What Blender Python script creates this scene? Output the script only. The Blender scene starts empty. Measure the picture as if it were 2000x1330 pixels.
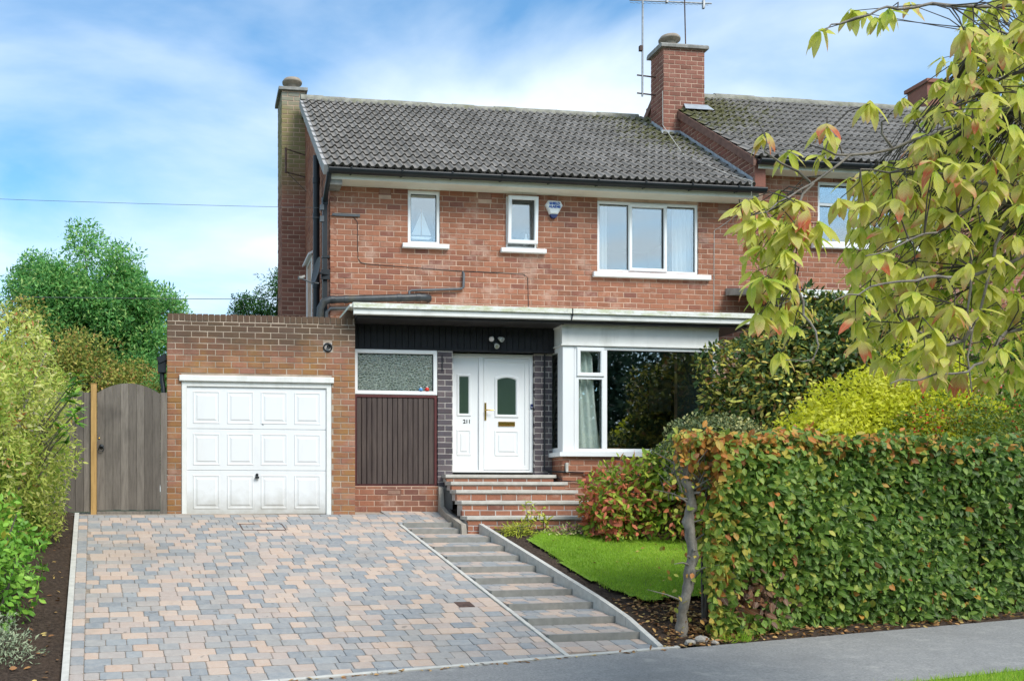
import bpy, math, random
import numpy as np
from mathutils import Vector, Matrix
R = math.radians
random.seed(7)
rng = np.random.default_rng(11)
sc = bpy.context.scene
col = sc.collection

# ------------------------------------------------------------------ camera, sky, sun, exposure
FPX, PX, HY = 1900.0, 645.0, 975.0            # focal length, principal point (px of a 2000 x 1330 frame)
YAW = math.atan((PX - 380) / FPX)
cam_d = bpy.data.cameras.new("camera"); cam = bpy.data.objects.new("camera", cam_d); col.objects.link(cam)
cam.location = (0, 0, 0.23); cam.rotation_euler = (R(90), 0, -YAW)
cam_d.sensor_width = 36; cam_d.lens = 36 * FPX / 2000
cam_d.shift_x = (1000 - PX) / 2000; cam_d.shift_y = (HY - 665) / 2000
cam_d.clip_start = 0.1; cam_d.clip_end = 2000
sc.camera = cam

SUN_EL, SUN_AZ = R(46), R(152)                # azimuth clockwise from +Y: behind the camera, to the right
w = bpy.data.worlds.new("World"); sc.world = w; w.use_nodes = True
nt = w.node_tree; N = nt.nodes; Lk = nt.links; N.clear()
def wn(t, **k):
    n = N.new(t)
    for a, b in k.items(): setattr(n, a, b)
    return n
tc = wn("ShaderNodeTexCoord")
sky = wn("ShaderNodeTexSky", sky_type='NISHITA', sun_disc=False)
sky.sun_elevation = SUN_EL; sky.sun_rotation = SUN_AZ; sky.altitude = 100; sky.air_density = 1.0; sky.dust_density = 0.6; sky.ozone_density = 2.0
tint = wn("ShaderNodeMix", data_type='RGBA', blend_type='MULTIPLY'); tint.inputs[0].default_value = 1
Lk.new(sky.outputs[0], tint.inputs[6]); tint.inputs[7].default_value = (0.56, 0.93, 1.04, 1)
# clouds: direction projected on a high flat layer, streaky
sep = wn("ShaderNodeSeparateXYZ"); Lk.new(tc.outputs["Generated"], sep.inputs[0])
zz = wn("ShaderNodeMath", operation='ADD'); Lk.new(sep.outputs[2], zz.inputs[0]); zz.inputs[1].default_value = 0.16
mx = wn("ShaderNodeMath", operation='MAXIMUM'); Lk.new(zz.outputs[0], mx.inputs[0]); mx.inputs[1].default_value = 0.05
dv = wn("ShaderNodeVectorMath", operation='DIVIDE'); Lk.new(tc.outputs["Generated"], dv.inputs[0])
cmb = wn("ShaderNodeCombineXYZ")
for i in range(3): Lk.new(mx.outputs[0], cmb.inputs[i])
Lk.new(cmb.outputs[0], dv.inputs[1])
mp = wn("ShaderNodeMapping"); Lk.new(dv.outputs[0], mp.inputs[0]); mp.inputs["Scale"].default_value = (1.0, 1.25, 0.15); mp.inputs["Rotation"].default_value = (0, 0, R(-28)); mp.inputs["Location"].default_value = (3.15, 1.2, 0)
no = wn("ShaderNodeTexNoise"); Lk.new(mp.outputs[0], no.inputs["Vector"]); no.inputs["Scale"].default_value = 1.0; no.inputs["Detail"].default_value = 7; no.inputs["Roughness"].default_value = 0.5; no.inputs["Distortion"].default_value = 0.35
rp = wn("ShaderNodeValToRGB"); Lk.new(no.outputs["Fac"], rp.inputs[0])
rp.color_ramp.elements[0].position = 0.35; rp.color_ramp.elements[0].color = (0.03, 0.03, 0.03, 1)
rp.color_ramp.elements[1].position = 0.62; rp.color_ramp.elements[1].color = (0.9, 0.9, 0.9, 1)
mixc = wn("ShaderNodeMix", data_type='RGBA'); Lk.new(rp.outputs[0], mixc.inputs[0]); Lk.new(tint.outputs[2], mixc.inputs[6]); mixc.inputs[7].default_value = (5.0, 5.5, 5.9, 1)
bg = wn("ShaderNodeBackground"); bg.inputs[1].default_value = 0.12
Lk.new(mixc.outputs[2], bg.inputs[0])
wo = wn("ShaderNodeOutputWorld"); Lk.new(bg.outputs[0], wo.inputs[0])

sd = bpy.data.lights.new("sun", 'SUN'); sd.energy = 2.05; sd.angle = R(26); sd.color = (1, 0.96, 0.895)
so = bpy.data.objects.new("sun", sd); col.objects.link(so); so.location = (6, -10, 20)
sdir = Vector((math.sin(SUN_AZ) * math.cos(SUN_EL), math.cos(SUN_AZ) * math.cos(SUN_EL), math.sin(SUN_EL)))
so.rotation_euler = (-sdir).to_track_quat('-Z', 'Y').to_euler()

vs = sc.view_settings; vs.view_transform = 'Standard'; vs.look = 'None'; vs.exposure = 0.95; vs.gamma = 1; vs.use_curve_mapping = False
sc.render.engine = 'CYCLES'; sc.cycles.max_bounces = 6; sc.cycles.transparent_max_bounces = 12
sc.cycles.use_denoising = True

# ------------------------------------------------------------------ helpers
class MB:
    """collects faces; build() makes ONE mesh object"""
    def __init__(s): s.v = []; s.f = []; s.m = []; s.sm = []; s.t = []
    def add(s, vs, fs, mi=0, smooth=False, tone=0.0):
        o = len(s.v); s.v.extend([tuple(p) for p in vs]); s.t.extend([tone] * len(vs))
        for f in fs: s.f.append(tuple(i + o for i in f)); s.m.append(mi); s.sm.append(smooth)
        return s
    def box(s, x0, x1, y0, y1, z0, z1, mi=0, tone=0.0):
        if x0 > x1: x0, x1 = x1, x0
        if y0 > y1: y0, y1 = y1, y0
        if z0 > z1: z0, z1 = z1, z0
        return s.add([(x0,y0,z0),(x1,y0,z0),(x1,y1,z0),(x0,y1,z0),(x0,y0,z1),(x1,y0,z1),(x1,y1,z1),(x0,y1,z1)],
              [(0,3,2,1),(4,5,6,7),(0,1,5,4),(1,2,6,5),(2,3,7,6),(3,0,4,7)], mi, tone=tone)
    def cbox(s, x0, x1, y0, y1, z0, z1, b=0.006, mi=0, tone=0.0):
        """box with chamfered front (-Y) edges"""
        vs = [(x0,y0+b,z0),(x1,y0+b,z0),(x1,y0+b,z1),(x0,y0+b,z1),(x0+b,y0,z0+b),(x1-b,y0,z0+b),(x1-b,y0,z1-b),(x0+b,y0,z1-b),
              (x0,y1,z0),(x1,y1,z0),(x1,y1,z1),(x0,y1,z1)]
        fs = [(4,5,6,7),(0,1,5,4),(1,2,6,5),(2,3,7,6),(3,0,4,7),(8,9,1,0),(9,10,2,1),(10,11,3,2),(11,8,0,3),(11,10,9,8)]
        return s.add(vs, fs, mi, tone=tone)
    def prism(s, poly, lo, hi, axis='y', mi=0):
        """poly of 2-D points extruded along axis"""
        n = len(poly)
        def p3(a, b, h): return {'y': (a, h, b), 'x': (h, a, b), 'z': (a, b, h)}[axis]
        vs = [p3(a, b, lo) for a, b in poly] + [p3(a, b, hi) for a, b in poly]
        fs = [tuple(range(n - 1, -1, -1)), tuple(range(n, 2 * n))] + [(i, (i + 1) % n, n + (i + 1) % n, n + i) for i in range(n)]
        return s.add(vs, fs, mi)
    def tube(s, pts, r, n=8, mi=0, caps=True):
        pts = [Vector(p) for p in pts]
        rs = r if isinstance(r, (list, tuple)) else [r] * len(pts)
        vs = []; prev = None
        for i, p in enumerate(pts):
            t = (pts[min(i + 1, len(pts) - 1)] - pts[max(i - 1, 0)]).normalized()
            if prev is None:
                a = Vector((0, 0, 1)) if abs(t.z) < .9 else Vector((1, 0, 0))
                u = t.cross(a).normalized()
            else: u = (prev - t * prev.dot(t)).normalized()
            prev = u; v = t.cross(u)
            for k in range(n):
                an = 2 * math.pi * k / n
                vs.append(p + (u * math.cos(an) + v * math.sin(an)) * rs[i])
        fs = []
        for i in range(len(pts) - 1):
            for k in range(n):
                k2 = (k + 1) % n
                fs.append((i * n + k, i * n + k2, (i + 1) * n + k2, (i + 1) * n + k))
        s.add(vs, fs, mi, smooth=True)
        if caps:
            s.add([vs[k] for k in range(n)], [tuple(range(n - 1, -1, -1))], mi)
            s.add([vs[-n + k] for k in range(n)], [tuple(range(n))], mi)
        return s
    def lathe(s, prof, c, n=20, mi=0, axis='z'):
        vs = []
        for r_, h in prof:
            for k in range(n):
                a = 2 * math.pi * k / n
                x, y = r_ * math.cos(a), r_ * math.sin(a)
                vs.append((c[0] + x, c[1] + y, c[2] + h) if axis == 'z' else (c[0] + x, c[1] + h, c[2] + y))
        fs = []
        for i in range(len(prof) - 1):
            for k in range(n):
                k2 = (k + 1) % n
                fs.append((i * n + k, i * n + k2, (i + 1) * n + k2, (i + 1) * n + k))
        return s.add(vs, fs, mi, smooth=True)
    def ring(s, x0, x1, z0, z1, w, y0, y1, b=0.008, mi=0, wb=None):
        """rectangular frame facing -Y with mitred, chamfered bars"""
        wb = w if wb is None else wb
        o = [(x0, z0), (x1, z0), (x1, z1), (x0, z1)]
        i_ = [(x0 + w, z0 + wb), (x1 - w, z0 + wb), (x1 - w, z1 - w), (x0 + w, z1 - w)]
        ob = [(x0 + b, z0 + b), (x1 - b, z0 + b), (x1 - b, z1 - b), (x0 + b, z1 - b)]
        ib = [(x0 + w - b, z0 + wb - b), (x1 - w + b, z0 + wb - b), (x1 - w + b, z1 - w + b), (x0 + w - b, z1 - w + b)]
        vs = [(a, y1, c) for a, c in o] + [(a, y0 + b, c) for a, c in o] + [(a, y0, c) for a, c in ob] + [(a, y0, c) for a, c in ib] + [(a, y0 + b, c) for a, c in i_] + [(a, y1, c) for a, c in i_]
        fs = []
        for L in range(6):
            for k in range(4):
                k2 = (k + 1) % 4; A = L * 4; B = ((L + 1) % 6) * 4
                fs.append((A + k, A + k2, B + k2, B + k))
        return s.add(vs, fs, mi)
    def emboss(s, x0, x1, z0, z1, y, steps, mi=0):
        """moulded panel facing -Y: steps = [(inset, height proud of y)]"""
        vs = []
        for ins, h in steps:
            vs += [(x0 + ins, y - h, z0 + ins), (x1 - ins, y - h, z0 + ins), (x1 - ins, y - h, z1 - ins), (x0 + ins, y - h, z1 - ins)]
        fs = []
        for L in range(len(steps) - 1):
            for k in range(4):
                k2 = (k + 1) % 4
                fs.append((L * 4 + k, L * 4 + k2, L * 4 + 4 + k2, L * 4 + 4 + k))
        e = (len(steps) - 1) * 4
        fs.append((e, e + 1, e + 2, e + 3))
        return s.add(vs, fs, mi)
    def mesh(s, name, mats):
        me = bpy.data.meshes.new(name); me.from_pydata(s.v, [], s.f); me.update()
        for m in (mats if isinstance(mats, (list, tuple)) else [mats]): me.materials.append(m)
        if len(s.f):
            me.polygons.foreach_set("material_index", s.m); me.polygons.foreach_set("use_smooth", s.sm)
        if any(s.t):
            a = me.attributes.new("tone", 'FLOAT', 'POINT'); a.data.foreach_set("value", s.t)
        return me
    def build(s, name, mats, parent=None, kind=None, label=None):
        return obj(name, s.mesh(name, mats), parent, kind, label)

def obj(name, me, parent=None, kind=None, label=None):
    o = bpy.data.objects.new(name, me); col.objects.link(o)
    if parent: o.parent = parent
    if kind: o["kind"] = kind
    if label: o["label"] = label
    return o
def tag(o, label, cat=None, group=None, kind=None):
    o["label"] = label
    if cat: o["category"] = cat
    if group: o["group"] = group
    if kind: o["kind"] = kind
    return o
def thing(name, label, cat, group=None):
    o = bpy.data.objects.new(name, None); col.objects.link(o); o.empty_display_size = .2
    return tag(o, label, cat, group)
def struct(o, label=None):
    o["kind"] = "structure"
    if label: o["label"] = label
    return o

# ------------------------------------------------------------------ materials
def rgb(*c): return (c[0], c[1], c[2], 1)
class Mat:
    def __init__(s, name):
        s.m = bpy.data.materials.new(name); s.m.use_nodes = True
        s.t = s.m.node_tree; s.n = s.t.nodes; s.l = s.t.links
        s.b = s.n["Principled BSDF"]; s.out = s.n["Material Output"]
    def node(s, t, **k):
        n = s.n.new(t)
        for a, b in k.items(): setattr(n, a, b)
        return n
    def pos(s, scale=(1, 1, 1)):
        g = s.node("ShaderNodeNewGeometry"); m = s.node("ShaderNodeMapping"); s.l.new(g.outputs["Position"], m.inputs[0]); m.inputs["Scale"].default_value = scale
        return m.outputs[0]
    def noise(s, sc_, detail=4, rough=.55, vec=None, dist=0):
        n = s.node("ShaderNodeTexNoise"); n.inputs["Scale"].default_value = sc_; n.inputs["Detail"].default_value = detail; n.inputs["Roughness"].default_value = rough; n.inputs["Distortion"].default_value = dist
        s.l.new(vec if vec is not None else s.pos(), n.inputs["Vector"]); return n.outputs["Fac"]
    def ramp(s, fac, els, interp='LINEAR'):
        r = s.node("ShaderNodeValToRGB"); s.l.new(fac, r.inputs[0]); cr = r.color_ramp; cr.interpolation = interp
        while len(cr.elements) > len(els): cr.elements.remove(cr.elements[-1])
        while len(cr.elements) < len(els): cr.elements.new(1)
        for e, (p, c) in zip(cr.elements, els):
            e.position = p; e.color = c if len(c) == 4 else rgb(*c)
        return r.outputs[0]
    def mix(s, fac, a, b, mode='MIX'):
        n = s.node("ShaderNodeMix", data_type='RGBA', blend_type=mode)
        for i, x in ((0, fac), (6, a), (7, b)):
            if isinstance(x, (int, float)): n.inputs[i].default_value = x if i == 0 else (x, x, x, 1)
            elif isinstance(x, tuple): n.inputs[i].default_value = x if len(x) == 4 else rgb(*x)
            else: s.l.new(x, n.inputs[i])
        return n.outputs[2]
    def math(s, op, a, b=None, clamp=False):
        n = s.node("ShaderNodeMath", operation=op); n.use_clamp = clamp
        for i, x in ((0, a), (1, b)):
            if x is None: continue
            if isinstance(x, (int, float)): n.inputs[i].default_value = x
            else: s.l.new(x, n.inputs[i])
        return n.outputs[0]
    def mrange(s, v, a, b, c=0, d=1):
        n = s.node("ShaderNodeMapRange"); s.l.new(v, n.inputs[0])
        for i, x in enumerate((a, b, c, d)): n.inputs[i + 1].default_value = x
        return n.outputs[0]
    def tone(s):
        a = s.node("ShaderNodeAttribute", attribute_name="tone"); o = s.node("ShaderNodeObjectInfo")
        return s.math('FRACT', s.math('ADD', a.outputs["Fac"], o.outputs["Random"]))
    def rawtone(s):
        a = s.node("ShaderNodeAttribute", attribute_name="tone"); o = s.node("ShaderNodeObjectInfo")
        return s.math('ADD', a.outputs["Fac"], o.outputs["Alpha"])
    def z(s):
        g = s.node("ShaderNodeNewGeometry"); x = s.node("ShaderNodeSeparateXYZ"); s.l.new(g.outputs["Position"], x.inputs[0]); return x.outputs[2]
    def col(s, c):
        if isinstance(c, tuple): s.b.inputs["Base Color"].default_value = c if len(c) == 4 else rgb(*c)
        else: s.l.new(c, s.b.inputs["Base Color"])
    def rough(s, v):
        if isinstance(v, (int, float)): s.b.inputs["Roughness"].default_value = v
        else: s.l.new(v, s.b.inputs["Roughness"])
    def spec(s, v): s.b.inputs["Specular IOR Level"].default_value = v
    def bump(s, h, strength=.3, dist=.01):
        n = s.node("ShaderNodeBump"); n.inputs["Strength"].default_value = strength; n.inputs["Distance"].default_value = dist
        s.l.new(h, n.inputs["Height"]); s.l.new(n.outputs[0], s.b.inputs["Normal"])

def simple(name, c, rough=.6, var=.12, scale=6, spec=.4, bump=0, bscale=80, metal=0, streak=None):
    m = Mat(name)
    f = m.noise(scale, 5)
    cc = m.mix(m.mrange(f, .3, .7), tuple(x * (1 - var) for x in c), tuple(min(1, x * (1 + var)) for x in c))
    if streak:
        f2 = m.noise(3, 6, .65, m.pos((1, 1, .18))); cc = m.mix(m.mrange(f2, .52, .8, 0, streak[3]), cc, streak[:3])
    m.col(cc); m.rough(rough); m.spec(spec); m.b.inputs["Metallic"].default_value = metal
    if bump: m.bump(m.noise(bscale, 3), bump, .004)
    return m.m

def brick_mat(name, ramp, soot=(.10, .065, .05), pale=(.5, .34, .27), palef=.5, sootf=.5, lichen=None, top=None):
    m = Mat(name)
    c = m.ramp(m.tone(), ramp)
    c = m.mix(m.mrange(m.noise(28, 4, .7), .35, .75, 0, .55), c, m.mix(.55, c, (.12, .05, .035)), 'MIX')
    c = m.mix(m.mrange(m.noise(2.3, 6, .7), .53, .68, 0, palef), c, pale)
    c = m.mix(m.mrange(m.noise(2.1, 6, .65, m.pos((1, 1, .35))), .5, .78, 0, sootf), c, soot)
    if lichen: c = m.mix(m.mrange(m.noise(2.6, 5, .6), .42, .62, 0, lichen[3]), c, lichen[:3])
    if top:   # soot washed over the courses below a weathered top, ragged lower edge
        h = m.math('ADD', m.z(), m.math('MULTIPLY', m.noise(2.2, 5, .6), .7))
        c = m.mix(m.mrange(h, top[0], top[1], 0, top[2]), c, (.085, .062, .045))
    m.col(c); m.rough(.88); m.spec(.25); m.bump(m.noise(120, 4, .65), .5, .004)
    return m.m

M_ = {}
M_['brick'] = brick_mat("house brick", [(0, (.27, .112, .066)), (.3, (.335, .14, .082)), (.6, (.385, .165, .098)), (.82, (.30, .12, .075)), (.95, (.22, .09, .066)), (1, (.42, .2, .125))], palef=.6, sootf=.5)
M_['gbrick'] = brick_mat("garage brick", [(0, (.25, .115, .066)), (.3, (.31, .14, .08)), (.6, (.36, .165, .105)), (.8, (.28, .122, .082)), (1, (.39, .2, .135))], lichen=(.33, .185, .045, .5), palef=.45, sootf=.55, top=(2.62, 3.02, .85))
M_['chbrick'] = brick_mat("chimney brick", [(0, (.2, .085, .06)), (.5, (.27, .11, .08)), (1, (.31, .14, .1))], palef=.15, sootf=.6)
M_['lichbrick'] = brick_mat("lichen chimney brick", [(0, (.24, .11, .075)), (.5, (.3, .13, .09)), (1, (.33, .15, .1))], palef=.15, sootf=.5, lichen=None)
M_['bluebrick'] = brick_mat("blue engineering brick", [(0, (.085, .075, .085)), (.5, (.115, .105, .12)), (1, (.15, .125, .13))], soot=(.05, .05, .06), pale=(.2, .19, .2), palef=.3)
M_['mortar'] = simple("mortar", (.50, .345, .26), .95, .2, 5, .2, .5, 150)
M_['gmortar'] = simple("garage mortar", (.40, .32, .25), .95, .3, 3, .2, .5, 150, streak=(.12, .09, .06, .7))
M_['bmortar'] = simple("pale mortar", (.46, .42, .39), .95, .2, 5, .2, .4, 150)

def lichen_top():
    m = Mat("weathered chimney brick")
    c = m.ramp(m.tone(), [(0, (.2, .09, .065)), (.5, (.27, .12, .085)), (1, (.31, .14, .1))])
    h = m.math('ADD', m.z(), m.math('MULTIPLY', m.noise(2.5, 4), .9))
    c = m.mix(m.mrange(h, 6.7, 7.5, 0, .9), c, m.mix(m.noise(9, 4), (.22, .19, .07), (.3, .27, .15)))
    c = m.mix(m.mrange(h, 8.3, 8.9, 0, .85), c, (.25, .25, .22))
    m.col(c); m.rough(.9); m.spec(.2); m.bump(m.noise(120, 4, .65), .5, .004); return m.m
M_['lichbrick'] = lichen_top()

def tile_mat():
    m = Mat("concrete roof tile")
    c = m.ramp(m.tone(), [(0, (.14, .127, .113)), (.5, (.185, .168, .15)), (1, (.24, .22, .2))])
    c = m.mix(m.mrange(m.noise(60, 4, .7), .4, .7, 0, .5), c, (.26, .245, .225))
    c = m.mix(m.mrange(m.noise(1.2, 5, .6), .58, .72, 0, .35), c, (.1, .1, .095))
    # moss: heaviest by the right hand chimney and along the ridge
    g = m.node("ShaderNodeNewGeometry"); vm = m.node("ShaderNodeVectorMath", operation='DISTANCE'); m.l.new(g.outputs["Position"], vm.inputs[0]); vm.inputs[1].default_value = (9.6, 18.0, 7.5)
    near = m.mrange(vm.outputs["Value"], .6, 2.6, .24, 0)
    rid = m.mrange(m.z(), 7.7, 8.15, 0, .09)
    ms = m.math('ADD', m.noise(9, 6, .7), m.math('ADD', near, rid))
    c = m.mix(m.mrange(ms, .66, .74, 0, .95), c, m.mix(m.noise(30, 3), (.05, .05, .02), (.16, .15, .05)))
    m.col(c); m.rough(.9); m.spec(.25); m.bump(m.noise(140, 4, .7), .6, .006); return m.m
M_['tile'] = tile_mat()
M_['ridge'] = simple("mossy ridge tile", (.25, .24, .2), .92, .3, 9, .2, .6, 90, streak=(.14, .14, .05, .8))
M_['upvc'] = simple("white upvc", (.80, .81, .81), .35, .02, 3, .5)
def door_mat():
    m = Mat("white painted steel door"); c = m.mix(m.mrange(m.noise(3, 6, .65, m.pos((1, 1, .18))), .52, .8, 0, .4), (.74, .75, .755), (.58, .57, .54))
    h = m.math('SUBTRACT', m.z(), m.math('MULTIPLY', m.noise(5, 5, .65), .5)); c = m.mix(m.mrange(h, .12, -.25, 0, .7), c, (.36, .34, .29))
    m.col(c); m.rough(.45); m.bump(m.noise(3, 2), .12, .02); return m.m
M_['gdoor'] = door_mat()
M_['whitepaint'] = simple("weathered white paint", (.74, .74, .71), .55, .05, 5, .4, streak=(.4, .4, .34, .55))
M_['cream'] = simple("cream soffit paint", (.72, .69, .6), .6, .05, 3, .3, streak=(.42, .38, .28, .35))
def canopy_mat():
    m = Mat("canopy edge paint with algae")
    c = m.mix(m.mrange(m.noise(5, 6, .7, m.pos((1, 1, 3))), .42, .62, 0, .75), (.74, .74, .7), (.44, .47, .24))
    c = m.mix(m.mrange(m.noise(14, 5, .7), .55, .75, 0, .7), c, (.3, .3, .27)); m.col(c); m.rough(.7); return m.m
M_['canopy'] = canopy_mat()
M_['black'] = simple("black plastic", (.012, .016, .02), .45, .2, 4, .35)
M_['grime'] = simple("grimy black pipe", (.03, .035, .04), .45, .4, 9, .5, streak=(.09, .085, .05, .8))
M_['greypipe'] = simple("grey waste pipe", (.09, .1, .11), .5, .2, 8, .4)
M_['blackwood'] = simple("black stained timber", (.014, .014, .017), .6, .3, 8, .35)
M_['soffitdark'] = simple("dark porch soffit", (.045, .043, .045), .7, .2, 5, .3)
def panel_mat():
    m = Mat("brown stained boards"); v = m.pos((6, 6, .5))
    c = m.ramp(m.tone(), [(0, (.045, .03, .027)), (.5, (.06, .042, .037)), (1, (.08, .058, .05))])
    c = m.mix(m.mrange(m.noise(3, 6, .7, v), .45, .75, 0, .6), c, (.14, .105, .085))
    m.col(c); m.rough(.55); m.spec(.4); m.bump(m.noise(10, 5, .6, v), .2, .004); return m.m
M_['brownboard'] = panel_mat()
M_['maroon'] = simple("maroon painted trim", (.09, .022, .022), .5, .2)
M_['lead'] = simple("lead flashing", (.3, .33, .36), .6, .15, 10, .5, .2, 40)
M_['flash'] = simple("pale stepped lead", (.46, .5, .54), .6, .15, 10, .4)
M_['concrete'] = simple("pale concrete", (.50, .485, .445), .9, .13, 12, .25, .35, 160, streak=(.33, .33, .3, .5))
M_['concretedark'] = simple("weathered concrete", (.27, .26, .24), .92, .25, 8, .25, .5, 90, streak=(.1, .1, .085, .8))
M_['nosing'] = simple("concrete nosing darkened as shade", (.25, .245, .225), .9, .14, 12, .25, .35, 160, streak=(.22, .21, .19, .5))  # risers' shade put into the colour: concrete darkened so the steps read
M_['slab'] = simple("stone step slab", (.50, .475, .43), .88, .12, 10, .3, .4, 120, streak=(.3, .27, .2, .5))
M_['render'] = simple("old cement render", (.37, .33, .28), .95, .2, 6, .2, .6, 60, streak=(.16, .14, .11, .8))
M_['brass'] = simple("polished brass", (.6, .38, .09), .25, .08, 8, .5, metal=1)
M_['chrome'] = simple("grey metal", (.55, .56, .57), .35, .1, 8, .5, metal=.9)
M_['alu'] = simple("weathered aluminium", (.3, .31, .32), .5, .2, 20, .5, metal=.6)
M_['rust'] = simple("rusty iron", (.09, .055, .045), .8, .4, 20, .3)
M_['terracotta'] = simple("clay cowl", (.3, .25, .2), .85, .2, 12, .3, .3, 60)
M_['navy'] = simple("navy plastic", (.012, .025, .12), .35, .05)
M_['blueink'] = simple("blue print", (.01, .09, .42), .5, 0)
M_['ink'] = simple("black print", (.012, .012, .012), .5, 0)
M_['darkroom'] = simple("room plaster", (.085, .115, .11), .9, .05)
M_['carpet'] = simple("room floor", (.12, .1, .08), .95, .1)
def curtain(name, c, tr=.35):
    m = Mat(name); m.col(c); m.rough(.9); m.spec(.1)
    t = m.node("ShaderNodeBsdfTranslucent"); t.inputs[0].default_value = rgb(*c); x = m.node("ShaderNodeMixShader"); x.inputs[0].default_value = tr
    m.l.new(m.b.outputs[0], x.inputs[1]); m.l.new(t.outputs[0], x.inputs[2]); m.l.new(x.outputs[0], m.out.inputs[0]); return m.m
M_['curtain'] = curtain("pale green curtain", (.86, .93, .88), .3); M_['net'] = curtain("white curtain", (.85, .86, .86))
M_['oak'] = simple("oak wood", (.42, .22, .08), .5, .15, 5)
M_['soil'] = None
def glass(name, tint=(.96, .985, .975), refl=.15, rough=.0, pattern=False):
    m = Mat(name); m.n.remove(m.b)
    tr = m.node("ShaderNodeBsdfTransparent"); tr.inputs[0].default_value = rgb(*tint)
    gl = m.node("ShaderNodeBsdfGlossy"); gl.inputs["Roughness"].default_value = rough; gl.inputs[0].default_value = rgb(.93, .98, 1)
    fr = m.node("ShaderNodeLayerWeight"); fr.inputs[0].default_value = .5
    mixs = m.node("ShaderNodeMixShader"); m.l.new(m.math('ADD', m.math('MULTIPLY', m.math('POWER', fr.outputs["Facing"], 4), .6), refl, True), mixs.inputs[0])
    m.l.new(tr.outputs[0], mixs.inputs[1]); m.l.new(gl.outputs[0], mixs.inputs[2])
    bn = m.node("ShaderNodeBump")
    h = m.noise(1.7, 2)
    bn.inputs["Strength"].default_value = .05; bn.inputs["Distance"].default_value = .01
    if pattern:
        vt = m.node("ShaderNodeTexVoronoi", feature='DISTANCE_TO_EDGE'); vt.inputs["Scale"].default_value = 19; m.l.new(m.pos((1, 1, 2.3)), vt.inputs["Vector"])
        bn.inputs["Strength"].default_value = .35; bn.inputs["Distance"].default_value = .02; h = vt.outputs["Distance"]
        di = m.node("ShaderNodeBsdfPrincipled"); di.inputs["Roughness"].default_value = .25
        dc = m.ramp(m.mrange(vt.outputs["Distance"], .03, .11), [(0, (.42, .48, .42)), (1, (.06, .09, .065))]); m.l.new(dc, di.inputs["Base Color"])
        mx2 = m.node("ShaderNodeMixShader"); mx2.inputs[0].default_value = .62
        m.l.new(mixs.outputs[0], mx2.inputs[1]); m.l.new(di.outputs[0], mx2.inputs[2]); m.l.new(bn.outputs[0], di.inputs["Normal"])
        m.l.new(mx2.outputs[0], m.out.inputs[0])
    else: m.l.new(mixs.outputs[0], m.out.inputs[0])
    m.l.new(h, bn.inputs["Height"]); m.l.new(bn.outputs[0], gl.inputs["Normal"])
    return m.m
M_['glass'] = glass("window glass"); M_['glassup'] = glass("upper window glass", refl=.27); M_['patglass'] = glass("patterned obscure glass", refl=.1, pattern=True)
M_['doorglass'] = glass("obscure door glass", tint=(.2, .27, .22), refl=.06, rough=.22)

def paver_mat():
    m = Mat("concrete block paver")
    c = m.ramp(m.tone(), [(0, (.46, .335, .26)), (.16, (.50, .38, .30)), (.32, (.41, .325, .28)), (.46, (.365, .32, .29)), (.58, (.30, .29, .277)), (.72, (.255, .262, .268)), (.87, (.215, .232, .248)), (1, (.29, .303, .31))])
    c = m.mix(m.mrange(m.noise(14, 5, .65), .4, .75, 0, .35), c, (.5, .47, .43))
    c = m.mix(m.mrange(m.noise(90, 3, .6), .45, .75, 0, .25), c, (.16, .15, .14))
    c = m.mix(m.mrange(m.noise(1.3, 6, .65), .56, .74, 0, .38), c, (.19, .17, .15))
    c = m.mix(m.mrange(m.noise(7, 3, .5), .70, .74, 0, .55), c, (.07, .065, .06)); c = m.mix(m.mrange(m.noise(.55, 4, .6), .5, .72, 0, .3), c, (.22, .2, .17))
    m.col(c); m.rough(.85); m.spec(.3); m.bump(m.noise(150, 4, .7), .45, .003); return m.m
M_['paver'] = paver_mat()
M_['joint'] = simple("jointing sand", (.27, .22, .175), .95, .3, 20, .2)
def tarmac():
    m = Mat("tarmac"); c = m.mix(m.mrange(m.noise(45, 6, .85), .35, .65), (.15, .15, .15), (.35, .345, .335)); c = m.mix(m.mrange(m.noise(5, 6, .7), .5, .72, 0, .5), c, (.38, .37, .35))
    c = m.mix(m.mrange(m.noise(.9, 5, .6), .5, .75, 0, .45), c, (.16, .157, .153)); c = m.mix(m.mrange(m.noise(2.5, 6, .65), .62, .7, 0, .5), c, (.38, .37, .34))
    m.col(c); m.rough(.9); m.spec(.25); m.bump(m.noise(220, 3, .7), .6, .004); return m.m
M_['tarmac'] = tarmac()
def soil():
    m = Mat("bark and soil"); c = m.mix(m.mrange(m.noise(26, 6, .75), .35, .7), (.028, .02, .016), (.12, .085, .062))
    c = m.mix(m.mrange(m.noise(3, 4), .5, .7, 0, .5), c, (.10, .065, .045)); m.col(c); m.rough(.97); m.spec(.15); m.bump(m.noise(40, 6, .75), 1, .03); return m.m
M_['soil'] = soil()
M_['ground'] = simple("rough ground", (.07, .075, .035), .95, .4, 3, .2, .5, 20)
M_['lawn'] = simple("lawn soil", (.15, .25, .03), .95, .3, 4, .2, .5, 40)
def wood(name, a, b, dark=.5):
    m = Mat(name); v = m.pos((7, 7, .7)); c = m.ramp(m.tone(), [(0, a), (1, b)])
    c = m.mix(m.mrange(m.noise(4, 6, .7, v), .42, .72, 0, .6), c, tuple(x * .45 for x in a)); c = m.mix(m.mrange(m.noise(1.1, 4), .55, .75, 0, dark), c, (.03, .028, .026))
    m.col(c); m.rough(.9); m.spec(.2); m.bump(m.noise(14, 5, .6, v), .4, .004); return m.m
M_['greywood'] = wood("weathered grey boards", (.13, .112, .096), (.235, .205, .175))
M_['newwood'] = wood("new softwood post", (.5, .3, .11), (.52, .33, .13), .1)
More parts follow.
